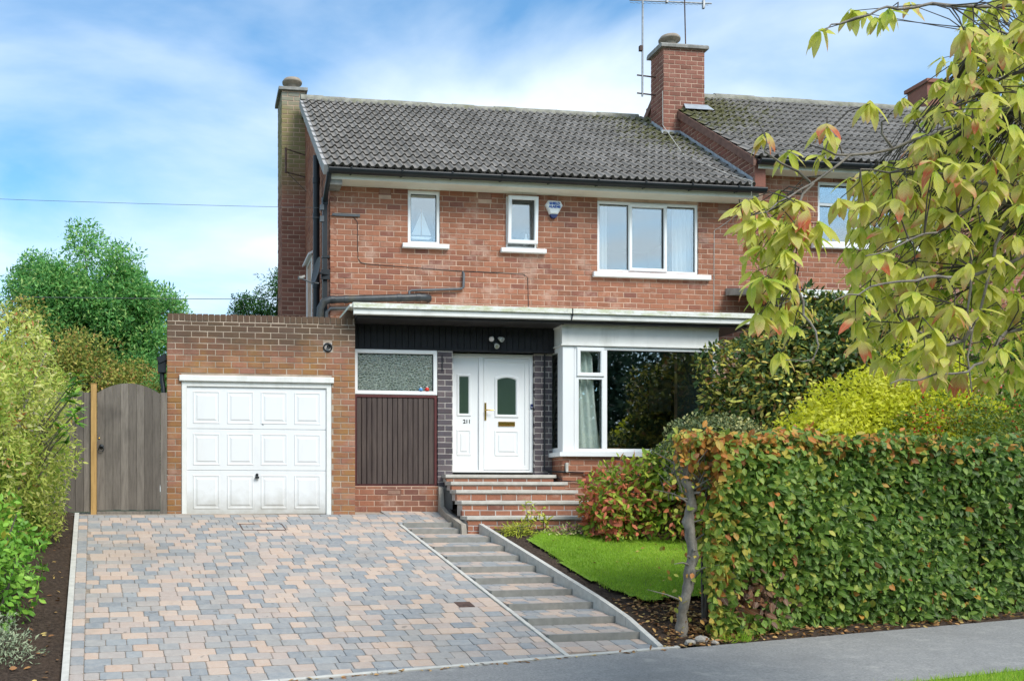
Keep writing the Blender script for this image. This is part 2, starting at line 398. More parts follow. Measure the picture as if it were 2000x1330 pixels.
def bark(name, a, b, sc_=14):
    m = Mat(name); c = m.mix(m.mrange(m.noise(sc_, 6, .7, m.pos((1, 1, .5))), .3, .7), a, b); m.col(c); m.rough(.9); m.spec(.2); m.bump(m.noise(sc_ * 3, 5, .7), .7, .01); return m.m
M_['bark'] = bark("grey bark", (.13, .115, .095), (.3, .275, .24)); M_['darkbark'] = bark("dark twig bark", (.05, .042, .036), (.13, .115, .10))
def leafmat(name, ramp, trans=.3, rough=.45, spec=.4, gain=1.55, blue=.8, vein=False):
    ramp = [(p, (min(.62, c[0] * gain * 1.06), min(.62, c[1] * gain), min(.62, c[2] * gain * blue))) for p, c in ramp]; m = Mat(name); c = m.ramp(m.rawtone(), ramp)
    c = m.mix(m.mrange(m.noise(40, 3), .3, .7, 0, .3), c, m.mix(.5, c, (.02, .03, .01)))
    if vein:      # side veins and midrib from each leaf's own coordinates
        a = m.node("ShaderNodeAttribute", attribute_name="luv"); sx = m.node("ShaderNodeSeparateXYZ"); m.l.new(a.outputs["Vector"], sx.inputs[0])
        ax_ = m.math('ABSOLUTE', sx.outputs[0]); wv = m.math('SINE', m.math('MULTIPLY', m.math('SUBTRACT', sx.outputs[1], m.math('MULTIPLY', ax_, .55)), 52.0))
        c = m.mix(m.mrange(wv, .55, 1, 0, .28), c, m.mix(.55, c, (.05, .06, .02))); c = m.mix(m.mrange(ax_, .05, .015, 0, .45), c, m.mix(.6, c, (.55, .55, .3)))
    m.col(c); m.rough(rough + .1); m.spec(spec * .5)
    t = m.node("ShaderNodeBsdfTranslucent"); m.l.new(m.mix(.6, c, c, 'ADD'), t.inputs[0]); x = m.node("ShaderNodeMixShader"); x.inputs[0].default_value = trans
    m.l.new(m.b.outputs[0], x.inputs[1]); m.l.new(t.outputs[0], x.inputs[2]); m.l.new(x.outputs[0], m.out.inputs[0]); return m.m
# ------------------------------------------------------------------ masonry
PITCH, COURSE, JT = .2365, .0893, .0125
def brick_mesh(seed, L=.2255, D=.1, H=.0768):
    r_ = random.Random(seed); mb = MB(); j = lambda a: a + r_.uniform(-.0016, .0016); b = .004
    x, y, z = L / 2, D / 2, H / 2
    vs = [(-x, y, -z), (x, y, -z), (x, y, z), (-x, y, z), (j(-x), -y + b, j(-z)), (j(x), -y + b, j(-z)), (j(x), -y + b, j(z)), (j(-x), -y + b, j(z)),
          (j(-x + b), -y, j(-z + b)), (j(x - b), -y, j(-z + b)), (j(x - b), -y, j(z - b)), (j(-x + b), -y, j(z - b))]
    fs = [(8, 9, 10, 11), (4, 5, 9, 8), (5, 6, 10, 9), (6, 7, 11, 10), (7, 4, 8, 11), (0, 1, 5, 4), (1, 2, 6, 5), (2, 3, 7, 6), (3, 0, 4, 7)]
    mb.add(vs, fs); return mb
class Masonry:
    """bricks of one thing: the 300 that show largest become objects, the rest one part"""
    def __init__(s, root, name='brick', limit=300): s.root = root; s.items = []; s.name = name; s.limit = limit
    def wall(s, part, O, ang, u0, u1, z0, z1, mat, holes=(), clip=None, course=COURSE, off=0.0, prefer=1.0):
        """part: the wall object; O: world point; ang: direction of the wall's u axis about Z (outward normal is u rotated -90 deg)"""
        k = 0; z = z0; rr = random.Random(int(abs(O[0] * 97 + O[1] * 31 + z0 * 13) * 10))
        while z < z1 - .02:
            h = min(course, z1 - z) - JT; zm = z + h / 2
            iv = [(u0, u1)]
            if clip:
                a, b = clip(z, z + h); iv = [(max(u0, a), min(u1, b))] if min(u1, b) - max(u0, a) > .02 else []
            for (a0, a1, b0, b1) in holes:
                if z + h > b0 + .01 and z < b1 - .01:
                    n_ = []
                    for p, q in iv:
                        if a1 <= p or a0 >= q: n_.append((p, q)); continue
                        if a0 > p: n_.append((p, a0))
                        if a1 < q: n_.append((a1, q))
                    iv = n_
            for p, q in iv:
                x = u0 + off + (0 if k % 2 else -PITCH / 2)
                x += math.floor((p - x) / PITCH) * PITCH
                while x < q - .012:
                    a = max(x, p); b = min(x + PITCH, q)
                    if b - a > .03:
                        lo = a + (JT / 2 if a > p + .001 else 0); hi = b - (JT / 2 if b < q - .001 else 0)
                        s.items.append([part, O, ang, (lo + hi) / 2, z + h / 2, hi - lo, h, mat, rr.uniform(-.0025, .0035), rr.random(), prefer])
                    x += PITCH
            z += course; k += 1
        return s
    def finish(s):
        ms = {}; camv = Vector((0, 0, .23)); ranked = []
        for it in s.items:
            O, ang = it[1], it[2]; u = Vector((math.cos(ang), math.sin(ang), 0)); n = Vector((math.sin(ang), -math.cos(ang), 0))
            p = Vector(O) + u * it[3]; p.z = it[4]
            d = p - camv; face = max(.02, -(d.normalized().dot(n)))
            ranked.append((it[5] * it[6] * face / d.length_squared * it[10], p, n, it))
        ranked.sort(key=lambda t: -t[0])
        rest = {}
        for i, (sc_, p, n, it) in enumerate(ranked):
            part, O, ang, uu, zz_, w_, h_, mat, proud, tone, _ = it
            c = p + n * (proud - .045)
            if i < s.limit and part is not None:
                key = (mat.name, random.randrange(4))
                if key not in ms: ms[key] = brick_mesh(key[1] + 3).mesh("brick", mat)
                o = obj(s.name, ms[key], part); o.location = c; o.rotation_euler = (0, 0, ang); o.scale = (w_ / .2255, 1, h_ / .0768)
            else:
                rest.setdefault(mat.name, (mat, []))[1].append((c, ang, w_, h_, tone))
        if rest:
            mb = MB(); mats = []
            for mi, (mat, L) in enumerate(rest.values()):
                mats.append(mat); bm = [brick_mesh(k) for k in range(4)]
                for c, ang, w_, h_, tone in L:
                    b = bm[random.randrange(4)]; ca, sa = math.cos(ang), math.sin(ang)
                    mb.add([(c.x + (x * w_ / .2255) * ca - y * sa, c.y + (x * w_ / .2255) * sa + y * ca, c.z + z * h_ / .0768) for x, y, z in b.v], b.f, mi, tone=tone)
            mb.build("brickwork", mats, s.root, "stuff")

YG, YH = 14.62, 15.84          # garage front, upper house front
XL, XR, XP = 2.21, 9.53, 9.53  # gable wall, party wall
EAVE_Y, EAVE_Z, RIDGE_Y, RIDGE_Z = 15.52, 5.56, 19.2, 8.12
PITCHM = (RIDGE_Z - EAVE_Z) / (RIDGE_Y - EAVE_Y)
roofz = lambda y: EAVE_Z + PITCHM * (y - EAVE_Y)
BACK = 2 * RIDGE_Y - EAVE_Y

# ------------------------------------------------------------------ setting: ground, pavement, driveway
DX, DY, DM = -0.0998, 0.995, 0.2148           # driveway runs uphill along (DX, DY); slope DM
SK = math.atan2(-DX, DY)
def LD(a, b, h=0): return (2.4 + a * DY + b * DX, YG + b * DY - a * DX, DM * b + h)
def edge(X): return 8.27 + .2015 * (X - .8), -1.32 + .0204 * (X - .8)
def dloc(x, y): dx, dy = x - 2.4, y - YG; return dx * DY - dy * DX, dx * DX + dy * DY
def gh(x, y):
    """natural ground height"""
    ey, ez = edge(max(-30, min(30, x)))
    if y <= ey: return ez - .012 * min(ey - y, 3)
    a, b = dloc(x, y)
    top = 0.0 if x < 6 else min(.35, (x - 6) * .09)
    if y < YG - .3:
        t = (y - ey) / (YG - .3 - ey); return ez + (top - .05 - ez) * t
    return top - .05 + .015 * min(60, max(0, y - YG))
def grid(name, xs, ys, fz, mat, kind="structure", label=None, jit=0):
    mb = MB(); vs = []; fs = []
    for j, y in enumerate(ys):
        for i, x in enumerate(xs): vs.append((x, y, fz(x, y) + random.uniform(-jit, jit)))
    n = len(xs)
    for j in range(len(ys) - 1):
        for i in range(n - 1): fs.append((j * n + i, j * n + i + 1, (j + 1) * n + i + 1, (j + 1) * n + i))
    mb.add(vs, fs, smooth=True); o = mb.build(name, mat); o["kind"] = kind
    if label: o["label"] = label
    return o
def lin(a, b, n): return [a + (b - a) * i / n for i in range(n + 1)]
xs = [-600, -250, -100, -40, -20, -10] + lin(-6, 14, 40) + [18, 25, 40, 100, 250, 600]
ys = [-400, -150, -60, -25, -12] + lin(-6, 26, 64) + [30, 40, 60, 100, 250, 700]
grid("ground", xs, ys, lambda x, y: gh(x, y) - .16, M_['ground'], label="rough earth ground under and around the gardens")

# pavement, verge, road: strips parallel to the pavement edge
def strip(name, o0, o1, dz, mat, label, x0=-40, x1=60, n=100):
    mb = MB(); vs = []; fs = []
    for i in range(n + 1):
        x = x0 + (x1 - x0) * i / n
        ey, ez = edge(x)
        for o in lin(o0, o1, 4):
            vs.append((x + .2 * o, ey - o, ez - .012 * min(o, 3) + dz))
    for i in range(n):
        for j in range(4): fs.append((i * 5 + j, i * 5 + j + 1, (i + 1) * 5 + j + 1, (i + 1) * 5 + j))
    mb.add(vs, fs, smooth=True); o = mb.build(name, mat); return struct(o, label)
strip("pavement", 0.02, 2.02, 0, M_['tarmac'], "grey tarmac pavement along the front of the hedge")
verge = strip("verge", 2.02, 4.3, -.005, M_['lawn'], "grass verge between pavement and road")
strip("road", 4.42, 11, -.12, M_['tarmac'], "tarmac road in front of the verge")
kb = MB()
for i in range(70):
    x = -32 + i * .95; e = edge(x); e2 = edge(x + .93)
    kb.add([(x + .86, e[0] - 4.3, e[1] - .16), (x + 1.79, e2[0] - 4.3, e2[1] - .16), (x + 1.81, e2[0] - 4.42, e2[1] - .16), (x + .88, e[0] - 4.42, e[1] - .16),
            (x + .86, e[0] - 4.3, e[1] - .03), (x + 1.79, e2[0] - 4.3, e2[1] - .03), (x + 1.81, e2[0] - 4.42, e2[1] - .03), (x + .88, e[0] - 4.42, e[1] - .03)],
           [(0, 3, 2, 1), (4, 5, 6, 7), (0, 1, 5, 4), (1, 2, 6, 5), (2, 3, 7, 6), (3, 0, 4, 7)])
struct(kb.build("kerb", M_['concretedark']), "concrete kerb between verge and road")

# driveway bed + blocks
def bedge(a): return -6.15 + .095 * (a + 2.22)
A0, A1, AS, AW, AK = -4.11, -4.05, -3.93, .5, 1.56
mb = MB()
mb.add([LD(A1, bedge(A1), -.012), LD(AW, bedge(AW), -.012), LD(AW, -.74, -.012), LD(AW, .1, -.012), LD(A1, .1, -.012)], [(0, 1, 2, 3, 4)])
mb.add([LD(AW, -.72, -.012), LD(1.75, -.72, -.012), LD(1.75, .35, -.012), LD(AW, .35, -.012)], [(0, 1, 2, 3)])
drive = mb.build("driveway", M_['joint']); struct(drive, "sloping driveway of mixed buff and grey block pavers")
mb = MB(); mb.add([LD(-4.3, .1, -.016), LD(AW, .1, -.016), (3.0, 15.0, .03), (-2.6, 15.0, .03)], [(0, 1, 2, 3)])
struct(mb.build("threshold_strip", M_['render']), "narrow cement strip at the foot of garage and gate")
PC = .157; WIDTHS = (.15, .19, .235)
def block_poly(w_, d_, c=.012, b=.007):
    x, y = w_ / 2, d_ / 2
    o = [(-x + c, -y), (x - c, -y), (x, -y + c), (x, y - c), (x - c, y), (-x + c, y), (-x, y - c), (-x, -y + c)]
    sx, sy = (x - b) / x, (y - b) / y
    vs = [(p[0], p[1], -.02) for p in o] + [(p[0], p[1], -.004) for p in o] + [(p[0] * sx, p[1] * sy, 0) for p in o]
    fs = [tuple(range(16, 24))] + [(k, (k + 1) % 8, 8 + (k + 1) % 8, 8 + k) for k in range(8)] + [(8 + k, 8 + (k + 1) % 8, 16 + (k + 1) % 8, 16 + k) for k in range(8)]
    return vs, fs
def clip_poly(poly, f):
    out = []
    for i in range(len(poly)):
        p, q = poly[i], poly[(i + 1) % len(poly)]; fp, fq = f(*p), f(*q)
        if fp >= 0: out.append(p)
        if (fp >= 0) != (fq >= 0):
            t = fp / (fp - fq); out.append((p[0] + (q[0] - p[0]) * t, p[1] + (q[1] - p[1]) * t))
    return out
blocks = []; cut = MB()
def lay(a0, a1, b0, b1, header=False, zoff=0.0, hole=None, bed=True):
    """rows across the drive between b0 (low) and b1 (high)"""
    b = b1; row = 0
    while b - PC > b0 - .25:
        a = a0 - random.choice((0, .06, .11, .16)); row += 1
        while a < a1 - .01:
            w_ = random.choice(WIDTHS); p, q = max(a, a0), min(a + w_, a1); a += w_
            if a1 - q < .07: q = a1; a = a1
            if q - p < .06: continue
            ca, cb = (p + q) / 2, b - PC / 2; lowest = bedge(p) + .05
            if hole and any(h[0] < ca < h[1] and h[2] < cb < h[3] for h in hole): continue
            full = b - PC > max(lowest, b0 - .001) and q - p > .1
            if full: blocks.append((ca, cb, q - p - .006, PC - .006))
            else:
                poly = [(p + .003, b - PC + .003), (q - .003, b - PC + .003), (q - .003, b - .003), (p + .003, b - .003)]
                poly = clip_poly(poly, lambda x, y: y - max(bedge(x) + .052, b0))
                if len(poly) >= 3 and max(y for x, y in poly) - min(y for x, y in poly) > .02:
                    n = len(poly); cut.add([LD(x, y, 0) for x, y in poly] + [LD(x, y, -.02) for x, y in poly], [tuple(range(n))] + [(i, n + i, n + (i + 1) % n, (i + 1) % n) for i in range(n)], tone=random.random())
        b -= PC
COVERS = [(.01, .2, -4.37, -4.2)]
lay(AS, AW - .0, -6.4, .03, hole=COVERS)
lay(AW, 1.62, -.72, .3)
b = .02; hd = []
while b > -6.4:                       # soldier course along the left kerb
    if b - .2 > bedge(-4.0) + .05: hd.append((-3.99, b - .1, .115, .195))
    b -= .2005
blocks += hd
blocks.sort(key=lambda t: t[1])
bm_cache = {}; tilt = math.atan(DM)
for i, (ca, cb, w_, d_) in enumerate(blocks):
    hz = random.uniform(-.003, .002)
    if i < 300:
        k = (round(w_, 2), round(d_, 2))
        if k not in bm_cache:
            m1 = MB(); v_, f_ = block_poly(*k); m1.add(v_, f_); bm_cache[k] = m1.mesh("paving_block", M_['paver'])
        o = obj("paving_block", bm_cache[k], drive); o.location = LD(ca, cb, hz); o.rotation_euler = (tilt, 0, SK); o.scale = (w_ / k[0], d_ / k[1], 1)
    else:
        v_, f_ = block_poly(w_, d_); cut.add([LD(ca + x, cb + y, hz + z) for x, y, z in v_], f_, tone=random.random())
cut.build("block_paving", M_['paver'], drive, "stuff")
def ldbox(mb, a0, a1, b0, b1, h0, h1, mi=0):
    vs = [LD(a, b, h) for h in (h0, h1) for a, b in ((a0, b0), (a1, b0), (a1, b1), (a0, b1))]
    return mb.add(vs, [(0, 3, 2, 1), (4, 5, 6, 7), (0, 1, 5, 4), (1, 2, 6, 5), (2, 3, 7, 6), (3, 0, 4, 7)], mi)
b = .1; i = 0
while b > bedge(A0) + .05:                       # left edging kerb stones
    b1 = max(b - .9, bedge(A0)); m1 = MB(); ldbox(m1, A0, A1 + .0, b1 + .004, b, -.1, .018); m1.build("edging_stone", M_['concrete'], drive); b = b1
b = -.70
while b > bedge(AW) + .06:                       # pale edging between drive and steps
    b1 = max(b - .9, bedge(AW)); m1 = MB(); ldbox(m1, AW + .003, AW + .05, b1 + .004, b, -.1, .012); m1.build("edging_stone", M_['concrete'], drive); b = b1
a = A0
while a < 1.76:                                  # edging along the pavement
    a2 = min(a + .9, 1.8); m1 = MB()
    p = [(a + .003, bedge(a)), (a2 - .003, bedge(a2)), (a2 - .003, bedge(a2) + .045), (a + .003, bedge(a) + .045)]
    m1.add([LD(x, y, -.15) for x, y in p] + [LD(x, y, .008) for x, y in p], [(0, 3, 2, 1), (4, 5, 6, 7), (0, 1, 5, 4), (1, 2, 6, 5), (2, 3, 7, 6), (3, 0, 4, 7)])
    m1.build("edging_stone", M_['concrete'], drive); a = a2
# inspection covers
m1 = MB(); ldbox(m1, .015, .195, -4.365, -4.205, -.01, .004); m1.build("drain_cover", M_['rust'], drive, label="small rusty square cover in the drive")
m1 = MB()
for q in ((-1.84, -1.22, -.565, -.55), (-1.84, -1.22, -.93, -.915), (-1.84, -1.825, -.93, -.55), (-1.235, -1.22, -.93, -.55)): ldbox(m1, *q, -.005, .004)
m1.build("cover_frame", M_['rust'], drive, label="thin metal rim of a block-filled access cover")

# steps beside the drive
steps = thing("garden_steps", "long flight of shallow block paved steps with pale concrete nosings beside the drive", "steps")
NB = [-.74 - .4 * 0, -1.12] + [-1.12 - .478 * i for i in range(1, 10)]
NB[0] = -.74
stones = MB()
for i, b in enumerate(NB):
    bn_ = NB[i + 1] if i + 1 < len(NB) else bedge(1.0) + .05
    up = .048
    t = MB(); t0 = DM * b + up
    def SP(a, bb, z): p = LD(a, bb); return (p[0], p[1], z)
    # nosing kerb: riser face at b - it retains the ground uphill
    def sbox(mb, a0, a1, b0, b1, z0, z1, mi=0):
        vs = [SP(a, q, z) for z in (z0, z1) for a, q in ((a0, b0), (a1, b0), (a1, b1), (a0, b1))]
        return mb.add(vs, [(0, 3, 2, 1), (4, 5, 6, 7), (0, 1, 5, 4), (1, 2, 6, 5), (2, 3, 7, 6), (3, 0, 4, 7)], mi)
    prev_t = t0
    sbox(t, AW + .055, AK, b, b + .05, t0 - .2, t0); t.build("nosing", M_['nosing'], steps)
    # tread below this riser: block paving from bn_ + .05 to b
    zt0 = DM * bn_ + up - .003 if i + 1 < len(NB) else DM * bn_ + .0
    zt1 = DM * b - .022
    tb = MB(); p = [(AW + .055, bn_), (AK, bn_), (AK, b), (AW + .055, b)]
    tb.add([SP(p[0][0], p[0][1], zt0 - .012), SP(p[1][0], p[1][1], zt0 - .012), SP(p[2][0], p[2][1], zt1 - .012), SP(p[3][0], p[3][1], zt1 - .012)], [(0, 1, 2, 3)])
    tb.build("tread_bed", M_['joint'], steps)
    q = bn_ + .05; nrow = max(1, round((b - q) / PC)); pc = (b - q) / nrow
    for r_ in range(nrow):
        a = AW + .055 - random.choice((0, .07, .12))
        while a < AK - .02:
            w_ = random.choice(WIDTHS); x0, x1 = max(a, AW + .055), min(a + w_, AK); a += w_
            if x1 - x0 < .05: continue
            v_, f_ = block_poly(x1 - x0 - .006, pc - .006); cy = q + (r_ + .5) * pc
            stones.add([SP((x0 + x1) / 2 + x, cy + y, z + zt0 + (zt1 - zt0) * ((cy + y - bn_) / (b - bn_))) for x, y, z in v_], f_, tone=random.random())
stones.build("tread_blocks", M_['paver'], steps, "stuff")
b = -.95; i = 0                                   # raised kerb stones on the garden side
while b > bedge(1.6) + .1:
    b1 = max(b - .6, bedge(1.62)); e0 = .13 if i else .1; m1 = MB()
    h1 = .13 if b1 > -5.0 else .13 * max(.05, (b1 + 5.9) / .9); h0 = .13 if b > -5.0 else .13 * max(.05, (b + 5.9) / .9)
    p = [(AK, b1 + .003), (AK + .06, b1 + .003), (AK + .06, b - .003), (AK, b - .003)]
    m1.add([LD(x, y, -.2) for x, y in p] + [LD(p[0][0], p[0][1], h1), LD(p[1][0], p[1][1], h1), LD(p[2][0], p[2][1], h0), LD(p[3][0], p[3][1], h0)], [(0, 3, 2, 1), (4, 5, 6, 7), (0, 1, 5, 4), (1, 2, 6, 5), (2, 3, 7, 6), (3, 0, 4, 7)])
    m1.build("kerb_stone", M_['concrete'], steps); b = b1; i += 1

# garden soil and lawn
def gz(a, b): return DM * b + .07 + max(0, (a - 1.6)) * .012
def patch(name, a0, a1, b0, b1, f, mat, label, na=30, nb=50, jit=.012):
    mb = MB(); vs = []; fs = []
    for j in range(nb + 1):
        for i in range(na + 1):
            a = a0 + (a1 - a0) * i / na; b = b0 + (b1 - b0) * j / nb; p = LD(a, b); vs.append((p[0], p[1], f(a, b) + random.uniform(-jit, jit)))
    for j in range(nb):
        for i in range(na): k = j * (na + 1) + i; fs.append((k, k + 1, k + na + 2, k + na + 1))
    mb.add(vs, fs, smooth=True); return struct(mb.build(name, mat), label)
def bedz(a, b):
    p = LD(a, b); ey, ez = edge(p[0]); d = p[1] - ey
    return min(gz(a, b) - .02, ez - .004 + .24 * max(0, d) + (.3 * d if d < 0 else 0))
patch("flower_bed", AK + .055, 7.5, -5.72, .4, bedz, M_['soil'], "dark bark mulch bed between steps, lawn and hedge", 60, 70, .018)
patch("soil_strip", -6.5, A0, -6.6, .3, lambda a, b: DM * b - .03 + min(.35, (A0 - a) * .12), M_['soil'], "strip of dark bare soil left of the drive", 24, 70, .018)
def in_lawn(a, b):
    if b > -1.42 - .1 * math.sin(a * 3) or b < -4.55 - .06 * math.sin(a * 4) or a > 6.6: return False
    left = 1.95 + .05 * math.sin(b * 2.3) + (.5 * max(0, (b + 1.9) / .5) if b > -1.9 else 0) + (.12 * max(0, -4.1 - b) / .4 if b < -4.1 else 0)
    return a > left
mb = MB(); vs = {}; n = 60; nb_ = 44
lv = []; lf = []
for j in range(nb_ + 1):
    for i in range(n + 1):
        a = 1.8 + 4.9 * i / n; b = -4.65 + 3.3 * j / nb_; p = LD(a, b); lv.append((p[0], p[1], gz(a, b) + .012))
for j in range(nb_):
    for i in range(n):
        a = 1.8 + 4.9 * (i + .5) / n; b = -4.65 + 3.3 * (j + .5) / nb_
        if in_lawn(a, b): k = j * (n + 1) + i; lf.append((k, k + 1, k + n + 2, k + n + 1))
mb.add(lv, lf, smooth=True); struct(mb.build("lawn", M_['lawn']), "small bright green lawn behind the steps")
# ------------------------------------------------------------------ building helpers
def slab(mb, x0, x1, z0, z1, y0, y1, holes=(), mi=0):
    xs_ = sorted({x0, x1, *[h[0] for h in holes], *[h[1] for h in holes]}); zs_ = sorted({z0, z1, *[h[2] for h in holes], *[h[3] for h in holes]})
    xs_ = [x for x in xs_ if x0 <= x <= x1]; zs_ = [z for z in zs_ if z0 <= z <= z1]
    for i in range(len(xs_) - 1):
        for j in range(len(zs_) - 1):
            cx, cz = (xs_[i] + xs_[i + 1]) / 2, (zs_[j] + zs_[j + 1]) / 2
            if any(h[0] < cx < h[1] and h[2] < cz < h[3] for h in holes): continue
            mb.box(xs_[i], xs_[i + 1], y0, y1, zs_[j], zs_[j + 1], mi)
    return mb
def pane(parent, x0, x1, z0, z1, y, mat=None):
    mb = MB(); mb.box(x0, x1, y, y + .006, z0, z1); return mb.build("pane", mat or M_['glass'], parent)
def window(parent, x0, x1, z0, z1, y, bars=(), fw=.06, glassm=None, label=None, sill=None, transoms=(), sashes=()):
    """bars: x of mullion centres; sashes: (x0,x1,z0,z1) opening lights set proud"""
    mb = MB(); mb.ring(x0, x1, z0, z1, fw, y, y + .07)
    for bx in bars: mb.cbox(bx - .03, bx + .03, y + .004, y + .068, z0 + fw - .002, z1 - fw + .002)
    for (a, b_, zt) in transoms: mb.cbox(a, b_, y + .005, y + .067, zt - .025, zt + .025)
    wdw = mb.build("window", M_['upvc'], parent, label=label)
    xs_ = [x0 + fw] + sorted(bars) + [x1 - fw]
    for i in range(len(xs_) - 1):
        a = xs_[i] + (.03 if i else 0); b_ = xs_[i + 1] - (.03 if i + 1 < len(xs_) - 1 else 0)
        cuts = [z0 + fw] + [t for (p, q, t) in transoms if p - .05 <= (a + b_) / 2 <= q + .05] + [z1 - fw]
        for j in range(len(cuts) - 1):
            lo = cuts[j] + (.025 if j else 0); hi = cuts[j + 1] - (.025 if j + 1 < len(cuts) - 1 else 0)
            pane(wdw, a, b_, lo, hi, y + .035, glassm)
            g = MB(); g.ring(a, b_, lo, hi, .008, y + .022, y + .034, .001); g.build("gasket", M_['black'], wdw)
    for (a, b_, c, d) in sashes:
        s_ = MB(); s_.ring(a, b_, c, d, .055, y - .022, y + .03); s_.build("sash", M_['upvc'], wdw)
    if sill:
        s_ = MB(); s_.cbox(sill[0], sill[1], y - sill[4], y + .05, sill[2], sill[3], .008); s_.build("sill", M_['upvc'], wdw)
    return wdw
TILE_W, TILE_G = .2855, (math.hypot(RIDGE_Y - EAVE_Y, RIDGE_Z - EAVE_Z)) / 13
def tile_mesh():
    mb = MB(); n = 14; L = TILE_G + .06; pts = []
    for i in range(n + 1):
        x = TILE_W * i / n; t = (x / (TILE_W / 2)) % 1.0
        h = .046 * math.sin(math.pi * min(1, max(0, (t - .38) / .62))) ** 1.0 if t > .38 else 0.0
        pts.append((x, h))
    vs = []
    for yy, dz in ((0, 0), (L, -.004)):
        for x, h in pts: vs.append((x, yy, h + dz + .042))
    for x, h in pts: vs.append((x, 0.05, h * .8 - .012))
    k = n + 1; fs = [(i, i + 1, k + i + 1, k + i) for i in range(n)] + [(2 * k + i, 2 * k + i + 1, i + 1, i) for i in range(n)]
    mb.add(vs, fs, smooth=False)
    return mb
def roof_tiles(roof, x0, x1, eave_y, eave_z, ang, courses, limit, keep=lambda x, y: True):
    tm = tile_mesh(); me = tm.mesh("roof_tile", M_['tile']); rest = MB(); cnt = 0
    nx = math.ceil((x1 - x0) / TILE_W); ca, sa = math.cos(ang), math.sin(ang)
    for r_ in range(courses):
        for c in range(nx):
            x = x0 + c * TILE_W; sx = min(1, (x1 - x) / TILE_W)
            if sx < .15: continue
            y = r_ * TILE_G - .03 + random.uniform(-.004, .004); tl = R(-4.2) + random.uniform(-.004, .004)
            loc = (x, eave_y + y * ca - .03 * sa, eave_z + y * sa + .03 * ca)
            if not keep(x + .1, loc[1]): continue
            if cnt < limit and sx > .5:
                o = obj("roof_tile", me, roof); o.location = loc; o.rotation_euler = (ang + tl, random.uniform(-.006, .006), 0); o.scale = (sx, 1, 1); cnt += 1
            else:
                cb_, sb_ = math.cos(ang + tl), math.sin(ang + tl)
                rest.add([(loc[0] + vx * sx, loc[1] + vy * cb_ - vz * sb_, loc[2] + vy * sb_ + vz * cb_) for vx, vy, vz in tm.v], tm.f, tone=random.random())
    if rest.f: rest.build("tiling", M_['tile'], roof, "stuff")
def gutter(parent, x0, x1, y, z, r_=.08):
    mb = MB(); n = 10; prof = [(y + r_ * math.cos(math.pi + math.pi * k / n), z + r_ * math.sin(math.pi + math.pi * k / n)) for k in range(n + 1)]
    vs = [(x, a, b) for x in (x0, x1) for a, b in prof] + [(x, y + (a - y) * .92, z + (b - z) * .92 + .003) for x in (x0, x1) for a, b in prof]; k = n + 1
    fs = [(i, i + 1, k + i + 1, k + i) for i in range(n)] + [(2 * k + i + 1, 2 * k + i, 3 * k + i, 3 * k + i + 1) for i in range(n)]
    fs += [(0, k, 3 * k, 2 * k), (n, 2 * k + n, 3 * k + n, k + n)]
    mb.add(vs, fs, smooth=True)
    mb.add([(x0, a, b) for a, b in prof], [tuple(range(k))]); mb.add([(x1, a, b) for a, b in prof], [tuple(range(k - 1, -1, -1))])
    g = mb.build("gutter", M_['black'], parent)
    x = x0 + .35
    while x < x1:
        b_ = MB(); pr = [(y + (r_ + .008) * math.cos(math.pi + math.pi * q / 8), z + (r_ + .008) * math.sin(math.pi + math.pi * q / 8)) for q in range(9)]
        vv = [(xx, a, c) for xx in (x, x + .028) for a, c in pr]; b_.add(vv, [(i, i + 1, 9 + i + 1, 9 + i) for i in range(8)]); b_.box(x, x + .028, y - r_ - .01, y - r_ + .004, z - .004, z + .012); b_.box(x + .004, x + .024, y + .02, y + .075, z - .075, z - .03)
        b_.build("gutter_bracket", M_['black'], g); x += .83
    return g
def text(s, size, loc, mat, parent, name="lettering", depth=.0012, rot=(R(90), 0, 0), shear=0, bold=.0):
    cu = bpy.data.curves.new(name, 'FONT'); cu.body = s; cu.size = size; cu.extrude = depth; cu.align_x = 'CENTER'; cu.align_y = 'CENTER'; cu.offset = bold; cu.shear = shear
    o = bpy.data.objects.new(name, cu); col.objects.link(o); bpy.context.view_layer.update()
    me = bpy.data.meshes.new_from_object(o.evaluated_get(bpy.context.evaluated_depsgraph_get())); bpy.data.objects.remove(o); me.materials.clear(); me.materials.append(mat)
    o = obj(name, me, parent); o.location = loc; o.rotation_euler = rot; return o

# ------------------------------------------------------------------ the house
house = thing("house", "red brick semi-detached house with grey tiled roof and white bay window", "house")
W1, W2, W3 = (3.51, 4.06, 4.47, 5.37), (5.20, 5.75, 4.46, 5.34), (6.82, 8.66, 4.12, 5.34)
AIR = [(3.0 + .02, 3.23, 5.27, 5.38), (4.72, 4.95, 5.27, 5.38), (9.02, 9.25, 5.26, 5.37)]
WALLTOP = 5.42
mb = MB(); slab(mb, XL, XR, 2.95, WALLTOP, YH, YH + .22, [W1, W2, W3]); mb.box(8.33, XR, YH + .002, YH + .22, -.4, 2.95)
front = mb.build("front_wall", M_['mortar'], house)
ms = Masonry(house)
ms.wall(front, (0, YH, 0), 0, XL, XR, 2.98, WALLTOP - .005, M_['brick'], [W1, W2, W3] + AIR, prefer=1.25)
for a in AIR:
    v_ = MB(); v_.ring(a[0], a[1], a[2], a[3], .012, YH - .006, YH + .02, .002)
    for k in range(5): v_.box(a[0] + .012, a[1] - .012, YH - .004, YH + .015, a[2] + .017 + k * .018, a[2] + .025 + k * .018)
    v_.box(a[0], a[1], YH + .012, YH + .03, a[2], a[3], 1); v_.build("air_brick", [M_['chbrick'], M_['blackwood']], front)
